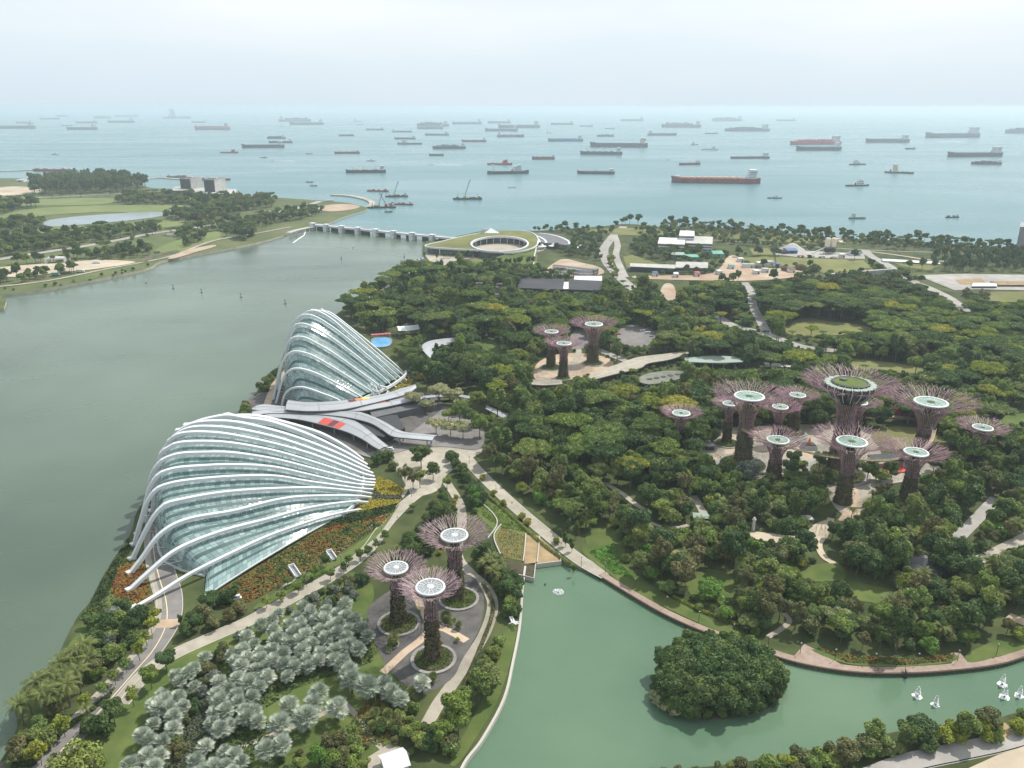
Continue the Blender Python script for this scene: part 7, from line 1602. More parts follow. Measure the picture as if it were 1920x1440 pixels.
def pick(kinds, n):
    k = [c for c in CAND if (c[2] == 'bushy') == kinds and in_view(c, 2)]
    k.sort(key=lambda c: -size_of(c)); return k[:n]
def label_all(items, what):
    grp = {}
    for it in items:
        p = Vector((it['x'], it['y'], LAND)); q = min(LANDMARKS, key=lambda l: (l[1] - p).length); it['d'] = (q[1] - p).length; grp.setdefault((it['desc'], q[0]), []).append(it)
    for (desc, lm), its in grp.items():
        its.sort(key=lambda i: i['d'])
        for k, i in enumerate(its):
            if len(its) == 1: i['label'] = f"{desc} by {lm}"
            elif k < 10: i['label'] = f"{desc}, {ORD[k]} of its look counting from {lm}"
            else: i['label'] = f"{desc} past the tenth of its look from {lm}"
            i['group'] = f"{what} by {lm}"
solo = set(); items = []
for bush, n in ((False, 295), (True, 290)):
    for c in pick(bush, n): solo.add(id(c)); items.append(dict(c=c, x=c[0], y=c[1], desc=WORD[c[3]] + ' ' + KW[c[2]], bush=bush))
label_all([i for i in items if not i['bush']], 'trees'); label_all([i for i in items if i['bush']], 'bushes')
for i in items:
    x, y, k, l, v, s, rz = i['c']
    zs = s * random.Random(int(x * 31 + y * 17)).uniform(.88, 1.15)
    put('bush' if i['bush'] else 'tree', crown_mesh(k, v, l), TRUNK[k, v], (x, y, LAND), rz, (s, s, zs), i['label'], 'bush' if i['bush'] else 'tree', i['group'])
# the mass
def scatter_object(name, pts, combos, meshes):
    col = bpy.data.collections.new(name + '_plants')
    for i, me in enumerate(meshes):
        o = bpy.data.objects.new(f'plant.{i:03d}', me); col.objects.link(o)
    me = bpy.data.meshes.new(name); me.from_pydata([p[:3] for p in pts], [], [])
    a = me.attributes.new('pick', 'INT', 'POINT'); a.data.foreach_set('value', [p[3] for p in pts])
    a = me.attributes.new('turn', 'FLOAT_VECTOR', 'POINT'); a.data.foreach_set('vector', [q for p in pts for q in (0, 0, p[4])])
    a = me.attributes.new('size', 'FLOAT_VECTOR', 'POINT'); a.data.foreach_set('vector', [q for p in pts for q in p[5]])
    o = bpy.data.objects.new(name, me); COL.objects.link(o)
    ng = bpy.data.node_groups.new(name, 'GeometryNodeTree')
    ng.interface.new_socket('Geometry', in_out='INPUT', socket_type='NodeSocketGeometry'); ng.interface.new_socket('Geometry', in_out='OUTPUT', socket_type='NodeSocketGeometry')
    gi_, go = ng.nodes.new('NodeGroupInput'), ng.nodes.new('NodeGroupOutput')
    ci = ng.nodes.new('GeometryNodeCollectionInfo'); ci.inputs['Collection'].default_value = col; ci.inputs['Separate Children'].default_value = True; ci.inputs['Reset Children'].default_value = True
    ip = ng.nodes.new('GeometryNodeInstanceOnPoints'); ip.inputs['Pick Instance'].default_value = True
    def attr(nm, ty):
        n = ng.nodes.new('GeometryNodeInputNamedAttribute'); n.data_type = ty; n.inputs['Name'].default_value = nm; return n.outputs['Attribute']
    ng.links.new(gi_.outputs[0], ip.inputs['Points']); ng.links.new(ci.outputs[0], ip.inputs['Instance']); ng.links.new(attr('pick', 'INT'), ip.inputs['Instance Index'])
    e2r = ng.nodes.new('FunctionNodeEulerToRotation'); ng.links.new(attr('turn', 'FLOAT_VECTOR'), e2r.inputs[0]); ng.links.new(e2r.outputs[0], ip.inputs['Rotation'])
    ng.links.new(attr('size', 'FLOAT_VECTOR'), ip.inputs['Scale']); ng.links.new(ip.outputs[0], go.inputs[0])
    md = o.modifiers.new('scatter', 'NODES'); md.node_group = ng
    return o
rest = [c for c in CAND if id(c) not in solo]
combos = sorted({(c[2], c[4], c[3]) for c in rest}); meshes = []
for (k, v, l) in combos:
    V_, F_ = CROWN[k, v]; tm = TRUNK[k, v]
    tv = np.array([q.co[:] for q in tm.vertices]); tf = [tuple(p.vertices) for p in tm.polygons]
    me = bpy.data.meshes.new('plant_' + k); o0 = len(V_)
    me.from_pydata([tuple(p) for p in np.concatenate([V_, tv])], [], [tuple(f) for f in F_] + [tuple(i + o0 for i in f) for f in tf])
    me.materials.append(M[l]); me.materials.append(M['bark']); me.polygons.foreach_set('material_index', [0] * len(F_) + [1] * len(tf)); me.update(); meshes.append(me)
idx = {c: i for i, c in enumerate(combos)}
pts = [(c[0], c[1], LAND, idx[c[2], c[4], c[3]], c[6], (c[5], c[5], c[5] * random.Random(int(c[0] * 31 + c[1] * 17)).uniform(.85, 1.15))) for c in rest]
print('trees', len(CAND), 'single', len(items), 'mass', len(rest), 'kinds', len(combos))
tag(scatter_object('woodland', pts, combos, meshes), 'far woods and tree belts reading as one green mass', 'woods', kind='stuff')

# --- palms
PAL = []
def palms(px, spacing, seed, smin, smax, kind, leaf, drop=0.0):
    n0 = len(CAND); scatter(px, spacing, [('bushy', DK, 1)], smin, smax, seed, True, .33, drop)
    for c in CAND[n0:]: PAL.append((c[0], c[1], kind, leaf, c[5], c[6]))
    del CAND[n0:]
def palm(px, py, kind, leaf, s): p = G(px, py); PAL.append((p.x, p.y, kind, leaf, s, prng.uniform(0, 6.28)))
SV, FP, FL_ = 'leaf_silver', 'leaf_palm', 'leaf_palmlime'
palms([(455, 1222), (540, 1172), (600, 1158), (660, 1165), (695, 1200), (685, 1245), (620, 1262), (560, 1288), (500, 1312), (465, 1340), (440, 1300), (425, 1262)], 5.2, 61, .95, 1.22, 'fan', SV, .05)
palms([(225, 1500), (262, 1400), (300, 1320), (355, 1255), (395, 1232), (385, 1275), (345, 1345), (315, 1430), (300, 1500)], 5.2, 62, .9, 1.2, 'fan', SV, .08)
palms([(355, 1500), (380, 1400), (395, 1330), (425, 1275), (440, 1310), (470, 1350), (520, 1358), (490, 1400), (470, 1450), (450, 1500)], 5.2, 63, .9, 1.22, 'fan', SV, .05)
palms([(430, 1205), (500, 1172), (560, 1152), (640, 1140), (690, 1150), (690, 1165), (600, 1160), (540, 1172), (450, 1222)], 5.6, 64, .9, 1.25, 'fan', SV, .25)
for x, y, s in ((528, 1385, 1.15), (577, 1372, 1.2), (634, 1352, 1.1), (690, 1315, 1.3), (660, 1300, 1.1), (720, 1305, 1.0), (735, 1320, .95), (655, 1285, 1.1), (600, 1320, 1.0), (590, 1340, 1.0), (645, 1265, 1.0), (545, 1345, 1.0), (500, 1430, 1.0), (530, 1420, 1.0), (792, 1300, .9), (750, 1330, .9)): palm(x, y, 'fan', SV, s * 1.3)
for x, y, s in ((738, 1212, .9), (704, 1348, .7), (728, 1350, .7), (715, 1365, .7), (735, 1372, .7), (700, 1372, .7), (790, 1285, .7), (812, 1280, .7), (836, 1168, .9), (860, 1180, .6), (745, 1300, .7), (770, 1310, .75)): palm(x, y, 'fan', FP, s)
for x, y, s in ((45, 1360, 1.0), (78, 1320, 1.1), (102, 1308, 1.15), (122, 1285, 1.1), (88, 1345, 1.1), (132, 1325, 1.1), (150, 1262, 1.1), (165, 1250, 1.1), (152, 1300, 1.1), (108, 1338, 1.0), (172, 1270, 1.0), (60, 1340, .9), (112, 1318, 1.0), (140, 1272, 1.05), (165, 1348, .6)): palm(x, y, 'feather', FP, s * 1.3)
for x, y, s, l in ((1660, 1045, 1, FP), (1680, 1040, 1.1, FP), (1700, 1030, 1.1, FP), (1725, 1035, 1.1, FL_), (1745, 1035, 1, FL_), (1760, 1040, 1.1, FL_), (1780, 1050, 1.1, FP), (1800, 1070, 1.1, FP), (1820, 1085, 1.1, FP), (1835, 1100, 1, FL_), (1790, 1090, 1, FP), (1690, 1055, .9, FP), (1770, 1080, 1, FP), (1850, 1080, 1, FP), (1810, 1110, .9, FP), (1880, 1110, 1, FP), (1900, 1130, 1, FP), (1870, 1140, .9, FP), (1900, 1010, 1, FP), (1890, 990, .9, FP), (1730, 965, 1, FP), (1765, 950, 1, FP), (1340, 905, .8, FP), (1100, 930, .9, FP), (910, 1085, 1, FP), (920, 1075, 1, FP), (935, 1085, .9, FP), (925, 1098, .9, FP), (745, 1045, .6, FP)): palm(x, y, 'feather', l, s * 1.25)
palms([(1540, 900), (1650, 925), (1600, 985), (1560, 960), (1440, 935), (1400, 905)], 7, 65, .7, 1.0, 'feather', FP, .5)
palms([(1010, 890), (1130, 905), (1300, 930), (1540, 960), (1560, 1100), (1500, 1180), (1300, 1140), (1100, 1010)], 17, 66, .9, 1.3, 'feather', FP, .45)
palms([(1580, 1000), (1780, 900), (1920, 890), (1920, 1150), (1800, 1210), (1600, 1210)], 17, 67, .9, 1.3, 'feather', FP, .45)
palms([(930, 760), (1250, 700), (1330, 760), (1240, 850), (950, 850)], 19, 68, .9, 1.3, 'feather', FP, .5)
items = []
PALW = {SV: 'silvery', FP: 'green', FL_: 'yellowish'}
for i, (x, y, k, l, s, rz) in enumerate(PAL):
    tr = 'short' if s < .8 else ''
    items.append(dict(p=(x, y, k, l, s, rz), x=x, y=y, desc=' '.join(q for q in (tr, PALW[l], 'fan palm' if k == 'fan' else 'feather palm') if q)))
label_all(items, 'palms')
for i, it in enumerate(items):
    x, y, k, l, s, rz = it['p']; v = i % (4 if k == 'fan' else 3)
    put('fan_palm' if k == 'fan' else 'feather_palm', palm_mesh(k, v, l), PT[k], (x, y, LAND), rz, s, it['label'], 'palm', it['group'])
print('palms', len(PAL))
# ================================================================== PLANTED GROUND, HEDGES, WATER, SMALL THINGS
def cover(name, px, n, size, m, label, seed, z=LAND, h=.35):
    rng = np.random.default_rng(seed); poly = np.array([(p[0], p[1]) for p in GP(px)]); lo, hi = poly.min(0), poly.max(0); P = np.zeros((0, 2))
    while len(P) < n:
        Q = rng.uniform(lo, hi, (n * 2, 2)); P = np.concatenate([P, Q[inside(Q[:, 0], Q[:, 1], poly)]])
    P = P[:n]; C = np.stack([P[:, 0], P[:, 1], z + rng.random(n) * h + .15], 1); nn = np.tile(np.array([0, 0, 1.0]), (n, 1)); V_, F_ = leaf_quads(rng, C, nn, size)
    me = mesh_np(name, V_, F_, [m]); o = bpy.data.objects.new(name, me); COL.objects.link(o); return tag(o, label, 'planting', kind='stuff')
def bed_mat(name, cols, scale):
    m = bpy.data.materials.new(name); m.use_nodes = True; t = m.node_tree; b = t.nodes['Principled BSDF']
    n = N(t, 'ShaderNodeTexNoise'); n.inputs['Scale'].default_value = scale; n.inputs['Detail'].default_value = 5; t.links.new(N(t, 'ShaderNodeNewGeometry').outputs['Position'], n.inputs['Vector'])
    r = N(t, 'ShaderNodeValToRGB'); set_ramp(r, cols, .3, .7)
    t.links.new(n.outputs['Fac'], r.inputs['Fac']); t.links.new(r.outputs['Color'], b.inputs['Base Color']); b.inputs['Roughness'].default_value = .8; b.inputs['Specular IOR Level'].default_value = .15; return m
YEL, ORA, GRN, DGR, RST = (.30, .24, .03), (.26, .14, .03), (.09, .12, .03), (.025, .045, .018), (.20, .07, .03)
M['bed_yellow'] = bed_mat('yellow_bed', [YEL, (.36, .30, .04), (.14, .14, .03)], .25)
M['bed_orange'] = bed_mat('orange_bed', [DGR, GRN, (.18, .14, .04), ORA, RST, (.16, .13, .04)], .13)
M['bed_green'] = bed_mat('green_bed', [DGR, (.045, .07, .022), GRN], .2)
M['bed_olive'] = bed_mat('olive_bed', [DGR, GRN, (.14, .13, .04), (.17, .14, .04), (.20, .10, .03), GRN, DGR], .12)
M['bed_grey'] = bed_mat('grey_bed', [(.07, .08, .06), (.12, .13, .10)], .2)
cover('ground_cover', [(697, 905), (712, 895), (735, 903), (757, 918), (752, 930), (715, 928), (700, 918)], 2600, .38, M['bed_yellow'], 'yellow flowering ground cover at the rib tips of the long dome', 1)
cover('ground_cover', [(700, 918), (715, 928), (752, 930), (755, 937), (700, 935)], 1200, .38, M['bed_grey'], 'grey-green planting strip between the yellow beds', 2)
cover('ground_cover', [(668, 955), (695, 936), (752, 938), (745, 945), (700, 955), (672, 962)], 1800, .38, M['bed_yellow'], 'yellow planting strip under the lowest rib tips', 3)
cover('ground_cover', [(606, 990), (642, 967), (672, 960), (745, 945), (738, 960), (690, 975), (640, 985)], 2600, .5, M['bed_green'], 'dark green planting band on the dome bank', 4)
cover('ground_cover', [(590, 1005), (620, 987), (690, 976), (735, 962), (715, 985), (690, 1000), (640, 1008), (600, 1015)], 3200, .42, M['bed_orange'], 'orange and rust planting band on the dome bank', 5)
cover('ground_cover', [(388, 1125), (500, 1054), (598, 995), (640, 1006), (690, 1000), (700, 992), (640, 1035), (560, 1080), (470, 1128), (420, 1140)], 9000, .48, M['bed_olive'], 'olive and orange planting on the long bank below the glass', 6)
cover('ground_cover', [(208, 1112), (222, 1060), (236, 1045), (270, 1060), (275, 1090), (288, 1130), (262, 1140), (230, 1130)], 3000, .42, M['bed_orange'], 'orange and yellow planting round the rib feet by the shore', 7)
cover('ground_cover', [(150, 1165), (205, 1065), (240, 1010), (248, 1030), (225, 1060), (205, 1110), (200, 1135)], 2400, .5, M['bed_green'], 'dark scrub on the reservoir bank below the rib feet', 8)
cover('ground_cover', [(736, 735), (755, 705), (775, 712), (770, 722), (748, 735)], 900, .5, M['bed_yellow'], 'yellow and orange planting at the tall dome foot', 9)
cover('ground_cover', [(20, 1440), (60, 1380), (150, 1345), (215, 1290), (205, 1310), (120, 1375), (60, 1440)], 3000, .45, M['bed_green'], 'low green scrub along the near left shore', 10)
cover('ground_cover', [(900, 938), (948, 958), (985, 997), (940, 990), (905, 968)], 2200, .4, M['leaf_mid'], 'rows of leafy vegetables in the upper terrace', 11)
cover('ground_cover', [(1105, 1035), (1150, 1020), (1165, 1060), (1190, 1085), (1150, 1075)], 2600, .5, M['leaf_bright'], 'bright green ferny slope above the lake corner', 12)
cover('ground_cover', [(1530, 1215), (1600, 1230), (1720, 1236), (1790, 1226), (1785, 1240), (1690, 1248), (1590, 1243)], 2600, .35, M['bed_olive'], 'flowering strip between the boardwalk and the garden bushes', 13)
cover('ground_cover', [(640, 1380), (700, 1300), (745, 1290), (760, 1330), (720, 1400)], 2500, .4, M['bed_olive'], 'low scrub around the small green fan palms', 14)
cover('ground_cover', [(300, 1440), (345, 1345), (400, 1290), (430, 1300), (400, 1380), (370, 1440)], 2600, .4, M['bed_grey'], 'grey low planting between the two stands of silver palms', 15)

def hedge(px, w_, h, m, label, seed, dens=26, cat='hedge', name='hedge'):
    rng = np.random.default_rng(seed); pts = resample(smooth(GP(px), 6), 40); L = sum((b - a).length for a, b in zip(pts, pts[1:])); n = int(L * (w_ + 2 * h) * dens / 2); Cs, Ns = [], []
    for _ in range(n):
        f = rng.random() * 38.99; i = int(f); p = pts[i].lerp(pts[i + 1], f - i); t = (pts[i + 1] - pts[i]).normalized(); s = Vector((-t.y, t.x, 0)); a = rng.uniform(0, math.pi); q = p + s * (math.cos(a) * w_ / 2 * rng.uniform(.85, 1.1)) + Vector((0, 0, .1 + h * math.sin(a) ** .6 * rng.uniform(.85, 1.08))); Cs.append(q[:]); Ns.append((s * math.cos(a) + Vector((0, 0, math.sin(a))))[:])
    V_, F_ = leaf_quads(rng, np.array(Cs), np.array(Ns), .24 if h < 2 else .34)
    o = bpy.data.objects.new(name, mesh_np(name, V_, F_, [m])); COL.objects.link(o); return tag(o, label, cat)
hedge([(1262, 1120), (1300, 1140), (1345, 1158), (1385, 1174)], 1.6, 1.1, M['leaf_lime'], 'yellow-green clipped hedge strip along the boardwalk', 1)
hedge([(1690, 1022), (1650, 1034), (1626, 1050), (1630, 1070), (1660, 1084)], 5, 3.2, M['leaf_bright'], 'bright green crescent hedge round the palm circle', 2)
hedge([(1690, 1088), (1720, 1102), (1760, 1112)], 4, 1.6, M['leaf_bright'], 'lower bright green hedge arc below the dark thatched roof', 3)
hedge([(900, 918), (955, 966), (1015, 1020), (1075, 1064)], 1.6, 1.2, M['leaf_mid'], 'long low hedge along the lake promenade edge', 4)
hedge([(1236, 856), (1250, 868), (1266, 886)], 3.4, 4, M['magenta'], 'magenta bougainvillea mass in the wood', 5, cat='shrub', name='flowering_shrub')
hedge([(535, 1104), (575, 1086), (612, 1070)], 2.6, .8, M['leaf_bright'], 'bright green low hedge beside the dome bank path', 6)
hedge([(1600, 776), (1660, 780), (1720, 786)], 4, 6, M['magenta'], 'pink blossom climbing along the grove arcade', 7, dens=8, cat='climber', name='flowering_climber')
hedge([(1150, 690), (1180, 684), (1210, 690)], 2, 1.2, M['leaf_dark'], 'dark hedge below the raised walkway', 8)
hedge([(868, 1290), (905, 1205), (925, 1140), (905, 1095)], 1.5, 1.1, M['leaf_olive'], 'brownish hedge along the curved supertree garden path', 9)
hedge([(980, 742), (1060, 752), (1150, 790), (1210, 800)], 3, 1.6, M['leaf_mid'], 'long terraced hedge in the wood beyond the pale trees', 10)
cover('ground_cover', [(455, 1225), (540, 1175), (690, 1160), (700, 1240), (560, 1290), (470, 1345), (425, 1265)], 5200, .42, M['bed_green'], 'dark undergrowth beneath the main stand of silver palms', 17)
cover('ground_cover', [(250, 1440), (300, 1320), (395, 1232), (440, 1300), (480, 1352), (520, 1358), (480, 1420), (440, 1480), (260, 1480)], 6500, .42, M['bed_green'], 'dark undergrowth beneath the lower stands of silver palms', 18)
# low pale walls of the lakeside terraces
for i, (pl_, lab) in enumerate([([(940, 984), (926, 1008), (942, 1048)], 'curved pale low wall on the outer side of the terraced beds'), ([(986, 1002), (984, 1030), (981, 1054)], 'straight pale low wall in the middle of the terraced beds'), ([(1012, 1007), (1010, 1030), (1007, 1056)], 'pale low wall between the two bare earth beds'), ([(1048, 1040), (1052, 1054), (1004, 1060), (1001, 1086), (962, 1077)], 'pale retaining wall round the terrace corner at the water'), ([(898, 940), (925, 965), (932, 985), (915, 1010)], 'pale curved low wall below the vegetable rows')]):
    pts_ = smooth(GP(pl_), 5 if i in (0, 4) else 1); mb = MB(); mb.ribbon([Vector((p.x, p.y, LAND + .75)) for p in pts_], .45, None, thick=.75 if i != 3 else 2.2); tag(mb.build('terrace_wall', M['kerb']), lab, 'low wall')
cover('ground_cover', [(942, 988), (984, 1005), (980, 1050), (942, 1046), (930, 1010)], 2000, .3, M['bed_olive'], 'sparse rows of seedlings in the terrace field', 16, h=.15)
# islet
isl = smooth(GP([(1222, 1300), (1240, 1262), (1290, 1236), (1350, 1228), (1420, 1240), (1460, 1268), (1466, 1300), (1440, 1328), (1380, 1345), (1310, 1348), (1250, 1335)], 1.6), 5, True)
mb = MB(); mb.prism([(p.x, p.y) for p in isl], .5, 2.4); structure('islet', mb, M['soil'])
rs = random.Random(5); ipoly = np.array([(p.x, p.y) for p in isl]); ic = ipoly.mean(0); pts = []; ims = [crown_mesh('round', v, DK) for v in range(3)] + [crown_mesh('bushy', v, DK) for v in range(3)] + [palm_mesh('feather', v, 'leaf_islet') if 'leaf_islet' in M else palm_mesh('feather', v, FP) for v in range(3)]
while len(pts) < 210:
    x, y = rs.uniform(*(ipoly[:, 0].min(), ipoly[:, 0].max())), rs.uniform(ipoly[:, 1].min(), ipoly[:, 1].max()); q = np.array([ic[0] + (x - ic[0]) * 1.03, ic[1] + (y - ic[1]) * 1.03])
    if not inside(q[:1], q[1:], ipoly)[0]: continue
    e = math.hypot((x - ic[0]) / 27, (y - ic[1]) / 24); k = rs.random(); hgt = 1.3 - .55 * e
    i = rs.randrange(3) if k < .45 and e < .75 else (3 + rs.randrange(3) if k < .78 else 6 + rs.randrange(3)); s = (1.0 if i < 3 else (1.25 if i < 6 else .9)) * hgt
    pts.append((x, y, 2.2, i, rs.uniform(0, 6.28), (s, s, s * rs.uniform(.9, 1.15))))
for k in range(len(isl)):
    if k % 2 == 0: p = isl[k]; pts.append((ic[0] + (p.x - ic[0]) * .96, ic[1] + (p.y - ic[1]) * .96, 1.8, 3 + k % 3, k * 1.7, (.62, .62, .62)))
tag(scatter_object('islet_thicket', pts, None, ims), 'dense dark thicket of leafy plants and palms covering the lake islet', 'thicket', kind='stuff')
for i, (x, y, s) in enumerate([(1226, 1310, .62), (1232, 1322, .68), (1250, 1335, .66), (1266, 1343, .7)]):
    put('bush', crown_mesh('bushy', i % 3, PL), TRUNK['bushy', i % 3], G(x, y, 1.9), i * 1.3, s, 'cream-leaved bush at the islet edge, ' + ['uppermost', 'second from the top', 'third from the top', 'lowest'][i] + ' of four in a row', 'bush', 'cream bushes on the islet edge')
# fountains
def jet(px, py, h, r, label):
    p = G(px, py, 1.6); root = empty('fountain_jet', p, 0, label, 'fountain', 'fountain jets in the lake'); rg = np.random.default_rng(int(px)); n = 420
    a = rg.uniform(0, 6.283, n); f = rg.random(n) ** .8; rad = r * (1 - f) ** .8 * rg.random(n) ** .5 + .05; C = np.stack([rad * np.cos(a), rad * np.sin(a), f * h], 1); V_, F_ = leaf_quads(rg, C, np.tile([0, 0, 1.0], (n, 1)), .17)
    o = bpy.data.objects.new('spray', mesh_np('spray', V_, F_, [M['foam']])); COL.objects.link(o); o.parent = root
    rf = random.Random(int(px)); mb = MB(); mb.add([((r * 1.3 * rf.uniform(.7, 1.2)) * math.cos(k * .35), (r * 1.3 * rf.uniform(.7, 1.2)) * math.sin(k * .35), .05) for k in range(18)], [tuple(range(18))]); mb.build('foam_ring', M['foam'], root); mb = MB(); mb.lathe([(.01, .1), (.4, .3), (.3, .5), (.01, .5)], n=8); mb.build('nozzle', M['dark'], root)
for x, y, h, r, lab in ((1720, 1306, 4.2, 1.3, 'white fountain jet just above the big dark round tree on the near bank'), (1754, 1322, 4.0, 1.1, 'white fountain jet right of the one above the big dark tree'), (1879, 1284, 4.6, 1.3, 'uppermost of the three white jets near the right edge'), (1883, 1307, 4.4, 1.3, 'lowest of the three white jets near the right edge'), (1911, 1305, 4.2, 1.3, 'outermost of the three white jets near the right edge')): jet(x, y, h, r, lab)
ae = empty('aerator', G(1047, 1110, 1.6), 0, 'round white bubbling aerator patch in the lake by the steps', 'fountain'); rg = np.random.default_rng(5); n = 500; a = rg.uniform(0, 6.283, n); rad = 2.3 * rg.random(n) ** .5; C = np.stack([rad * np.cos(a), rad * np.sin(a), .1 + .6 * rg.random(n) * (1 - rad / 2.4)], 1); V_, F_ = leaf_quads(rg, C, np.tile([0, 0, 1.0], (n, 1)), .22); o = bpy.data.objects.new('foam', mesh_np('foam', V_, F_, [M['foam']])); COL.objects.link(o); o.parent = ae; MB().lathe([(.01, -.2), (.5, -.1), (.45, .25), (.01, .3)], n=10).build('float', M['dark'], ae)
for (x, y, lab) in ((1022, 1097, 'small dark heron sculpture in the lake near the aerator'), (1610, 1258, 'dark metal sculpture in the water beside the boardwalk, first of three'), (1650, 1263, 'dark metal sculpture in the water beside the boardwalk, middle of three'), (1697, 1270, 'dark metal sculpture in the water beside the boardwalk, last and largest of three')):
    root = empty('sculpture', G(x, y, 1.6), x * .7, lab, 'sculpture'); rf = random.Random(x); s = .5 if x == 1022 else (1.3 if x == 1697 else .9); mb = MB()
    for k in range(9): a = rf.uniform(0, 6.28); mb.poly([(0, 0, 0), (rf.uniform(.2, .8) * s * math.cos(a), rf.uniform(.2, .8) * s * math.sin(a), 1.2 * s), (rf.uniform(.5, 1.6) * s * math.cos(a), rf.uniform(.5, 1.6) * s * math.sin(a), rf.uniform(1.2, 2.6) * s)], [.16 * s, .12 * s, .05 * s], 5)
    mb.lathe([(.5 * s, -.3), (.6 * s, .5 * s), (.2 * s, 1.2 * s), (.01, 1.4 * s)], n=8); mb.build('bronze_figure', M['dark'], root)
ds = empty('dragonfly_sculpture', G(962, 1174), .5, 'white winged dragonfly sculpture on the lakeside lawn', 'sculpture'); mb = MB(); mb.poly([(-2, 0, 1.6), (0, 0, 2.0), (2.6, 0, 1.2)], [.12, .3, .1], 6); mb.build('body', M['white'], ds); mb = MB()
for sg in (-1, 1):
    for dx in (-.4, .5): mb.add([(dx - .25, 0, 2.05), (dx + .35, 0, 2.05), (dx + .7, sg * 2.6, 2.7), (dx + .1, sg * 2.9, 2.6)], [(0, 1, 2, 3)])
mb.build('wing', M['white'], ds); mb = MB(); mb.poly([(0, 0, 0), (0, 0, 1.9)], .1, 5); mb.build('stand', M['grey'], ds)
# boardwalk piles and lamps
mb = MB(); bw = resample(smooth(GP([(1128, 1076), (1180, 1108), (1250, 1148), (1330, 1183), (1420, 1213), (1500, 1238), (1600, 1254), (1700, 1256), (1800, 1249), (1870, 1239), (1925, 1222)]), 6), 90)
for i, p in enumerate(bw):
    t = (bw[min(i + 1, 89)] - bw[max(i - 1, 0)]).normalized(); s = Vector((t.y, -t.x, 0)); q = p + s * 1.9; mb.poly([(q.x, q.y, .6), (q.x, q.y, LAND - .05)], .16, 5)
mb.ribbon([p + Vector(((bw[min(i + 1, 89)] - bw[max(i - 1, 0)]).normalized().y, -(bw[min(i + 1, 89)] - bw[max(i - 1, 0)]).normalized().x, 0)) * 1.85 + Vector((0, 0, .12)) for i, p in enumerate(bw)], .3, None, thick=.5)
structure('boardwalk_edge', mb, M['deckdark'])
lp = empty('lamp_post', (0, 0, LAND), 0); mb = MB(); mb.poly([(0, 0, 0), (0, 0, 4.6)], [.11, .07], 6); mb.build('pole', M['dark'], lp); mb = MB(); mb.lathe([(.01, 0), (.35, .05), (.3, .3), (.01, .35)], (0, 0, 4.6), 8); mb.build('lamp_head', M['grey'], lp)
LP = [(1135, 1074), (1190, 1104), (1250, 1138), (1310, 1166), (1375, 1190), (1440, 1212), (1500, 1226), (1565, 1238), (1640, 1246), (1720, 1246), (1795, 1240), (1868, 1228), (880, 870), (930, 925), (985, 978), (1040, 1022), (1090, 1062), (716, 1003), (772, 932), (640, 1058)]
for i, (x, y) in enumerate(LP):
    o = lp if i == 0 else copy_tree(lp); o.location = G(x, y); o['label'] = f"slim dark lamp post, {(['first', 'second', 'third', 'fourth', 'fifth', 'sixth', 'seventh', 'eighth', 'ninth', 'tenth', 'eleventh', 'twelfth'] if i < 12 else ['first', 'second', 'third', 'fourth', 'fifth', 'one', 'one', 'one'])[i if i < 12 else i - 12]} along the {'boardwalk from the lake corner' if i < 12 else ('lake promenade from the plaza' if i < 17 else 'dome garden path')}"; o['category'] = 'lamp post'; o['group'] = 'lamp posts along the walks'
# vehicles
def car_proto(m, label, van=False):
    root = empty('parked_car', (0, 0, 0), 0, label, 'car', 'cars on the roads and car parks'); mb = MB(); L, H_ = (5.2, 2.0) if van else (4.4, 1.45)
    pr = [(-L / 2, .35), (L / 2, .35), (L / 2, .75), (L * .36, .9), (L * .18 if not van else L * .40, H_), (-L * .30 if not van else -L * .47, H_), (-L * .48, .95)]
    vs = [(x, -.88 if z < 1 else -.72, z) for x, z in pr] + [(x, .88 if z < 1 else .72, z) for x, z in pr]; n = len(pr)
    mb.add(vs, [tuple(range(n)), tuple(range(2 * n - 1, n - 1, -1))] + [(i, n + i, n + (i + 1) % n, (i + 1) % n) for i in range(n)]); mb.build('body', M[m], root)
    mb = MB(); mb.box((-L * .05, 0, H_ * .78), (L * .44, 1.66, H_ * .22), taper=.93); mb.build('windows', M['glassdark'], root)
    for wx in (-.3, .32):
        for wy in (-.8, .8): mb = MB(); mb.poly([(L * wx, wy - .12, .33), (L * wx, wy + .12, .33)], .34, 10); mb.build('wheel', M['black'], root)
    return root
protos = {k: car_proto(k, '', k == 'white') for k in ('white', 'dark', 'steelgrey', 'red')}
CARS = [(441, 1125, 'white', .4, 'white van parked beside the dark round bush at the dome corner'), (1398, 548, 'dark', 1.5, 'dark car furthest up the tree-lined inner road'), (1403, 562, 'white', 1.5, 'white van in the middle of the tree-lined inner road'), (1412, 590, 'steelgrey', 1.4, 'silver car at the lower end of the tree-lined inner road'), (1440, 628, 'white', 0, 'white van at the park road corner'), (1205, 622, 'white', .1, 'white van parked at the top of the grey far car park'), (1215, 626, 'white', .1, 'white van parked second in the grey far car park'), (1222, 632, 'steelgrey', .1, 'silver car parked lowest in the grey far car park'), (1160, 628, 'red', .3, 'red car at the left side of the grey far car park'), (1145, 452, 'steelgrey', 1.2, 'silver car on the coast road bend'), (1140, 480, 'dark', 1.4, 'dark car on the coast road below the bend'), (890, 545, 'white', 1.2, 'white van in the small car park behind the barrage lawn'), (730, 845, 'white', .2, 'white van under the canopy edge on the forecourt')]
used_ = set()
for x, y, m, rz, lab in CARS:
    o = protos[m] if m not in used_ else copy_tree(protos[m]); used_.add(m); p = G(x, y); o.location = (p.x, p.y, LAND + .12); o.rotation_euler = (0, 0, rz); o['label'] = lab; o['category'] = 'car'; o['group'] = 'cars on the roads and car parks'
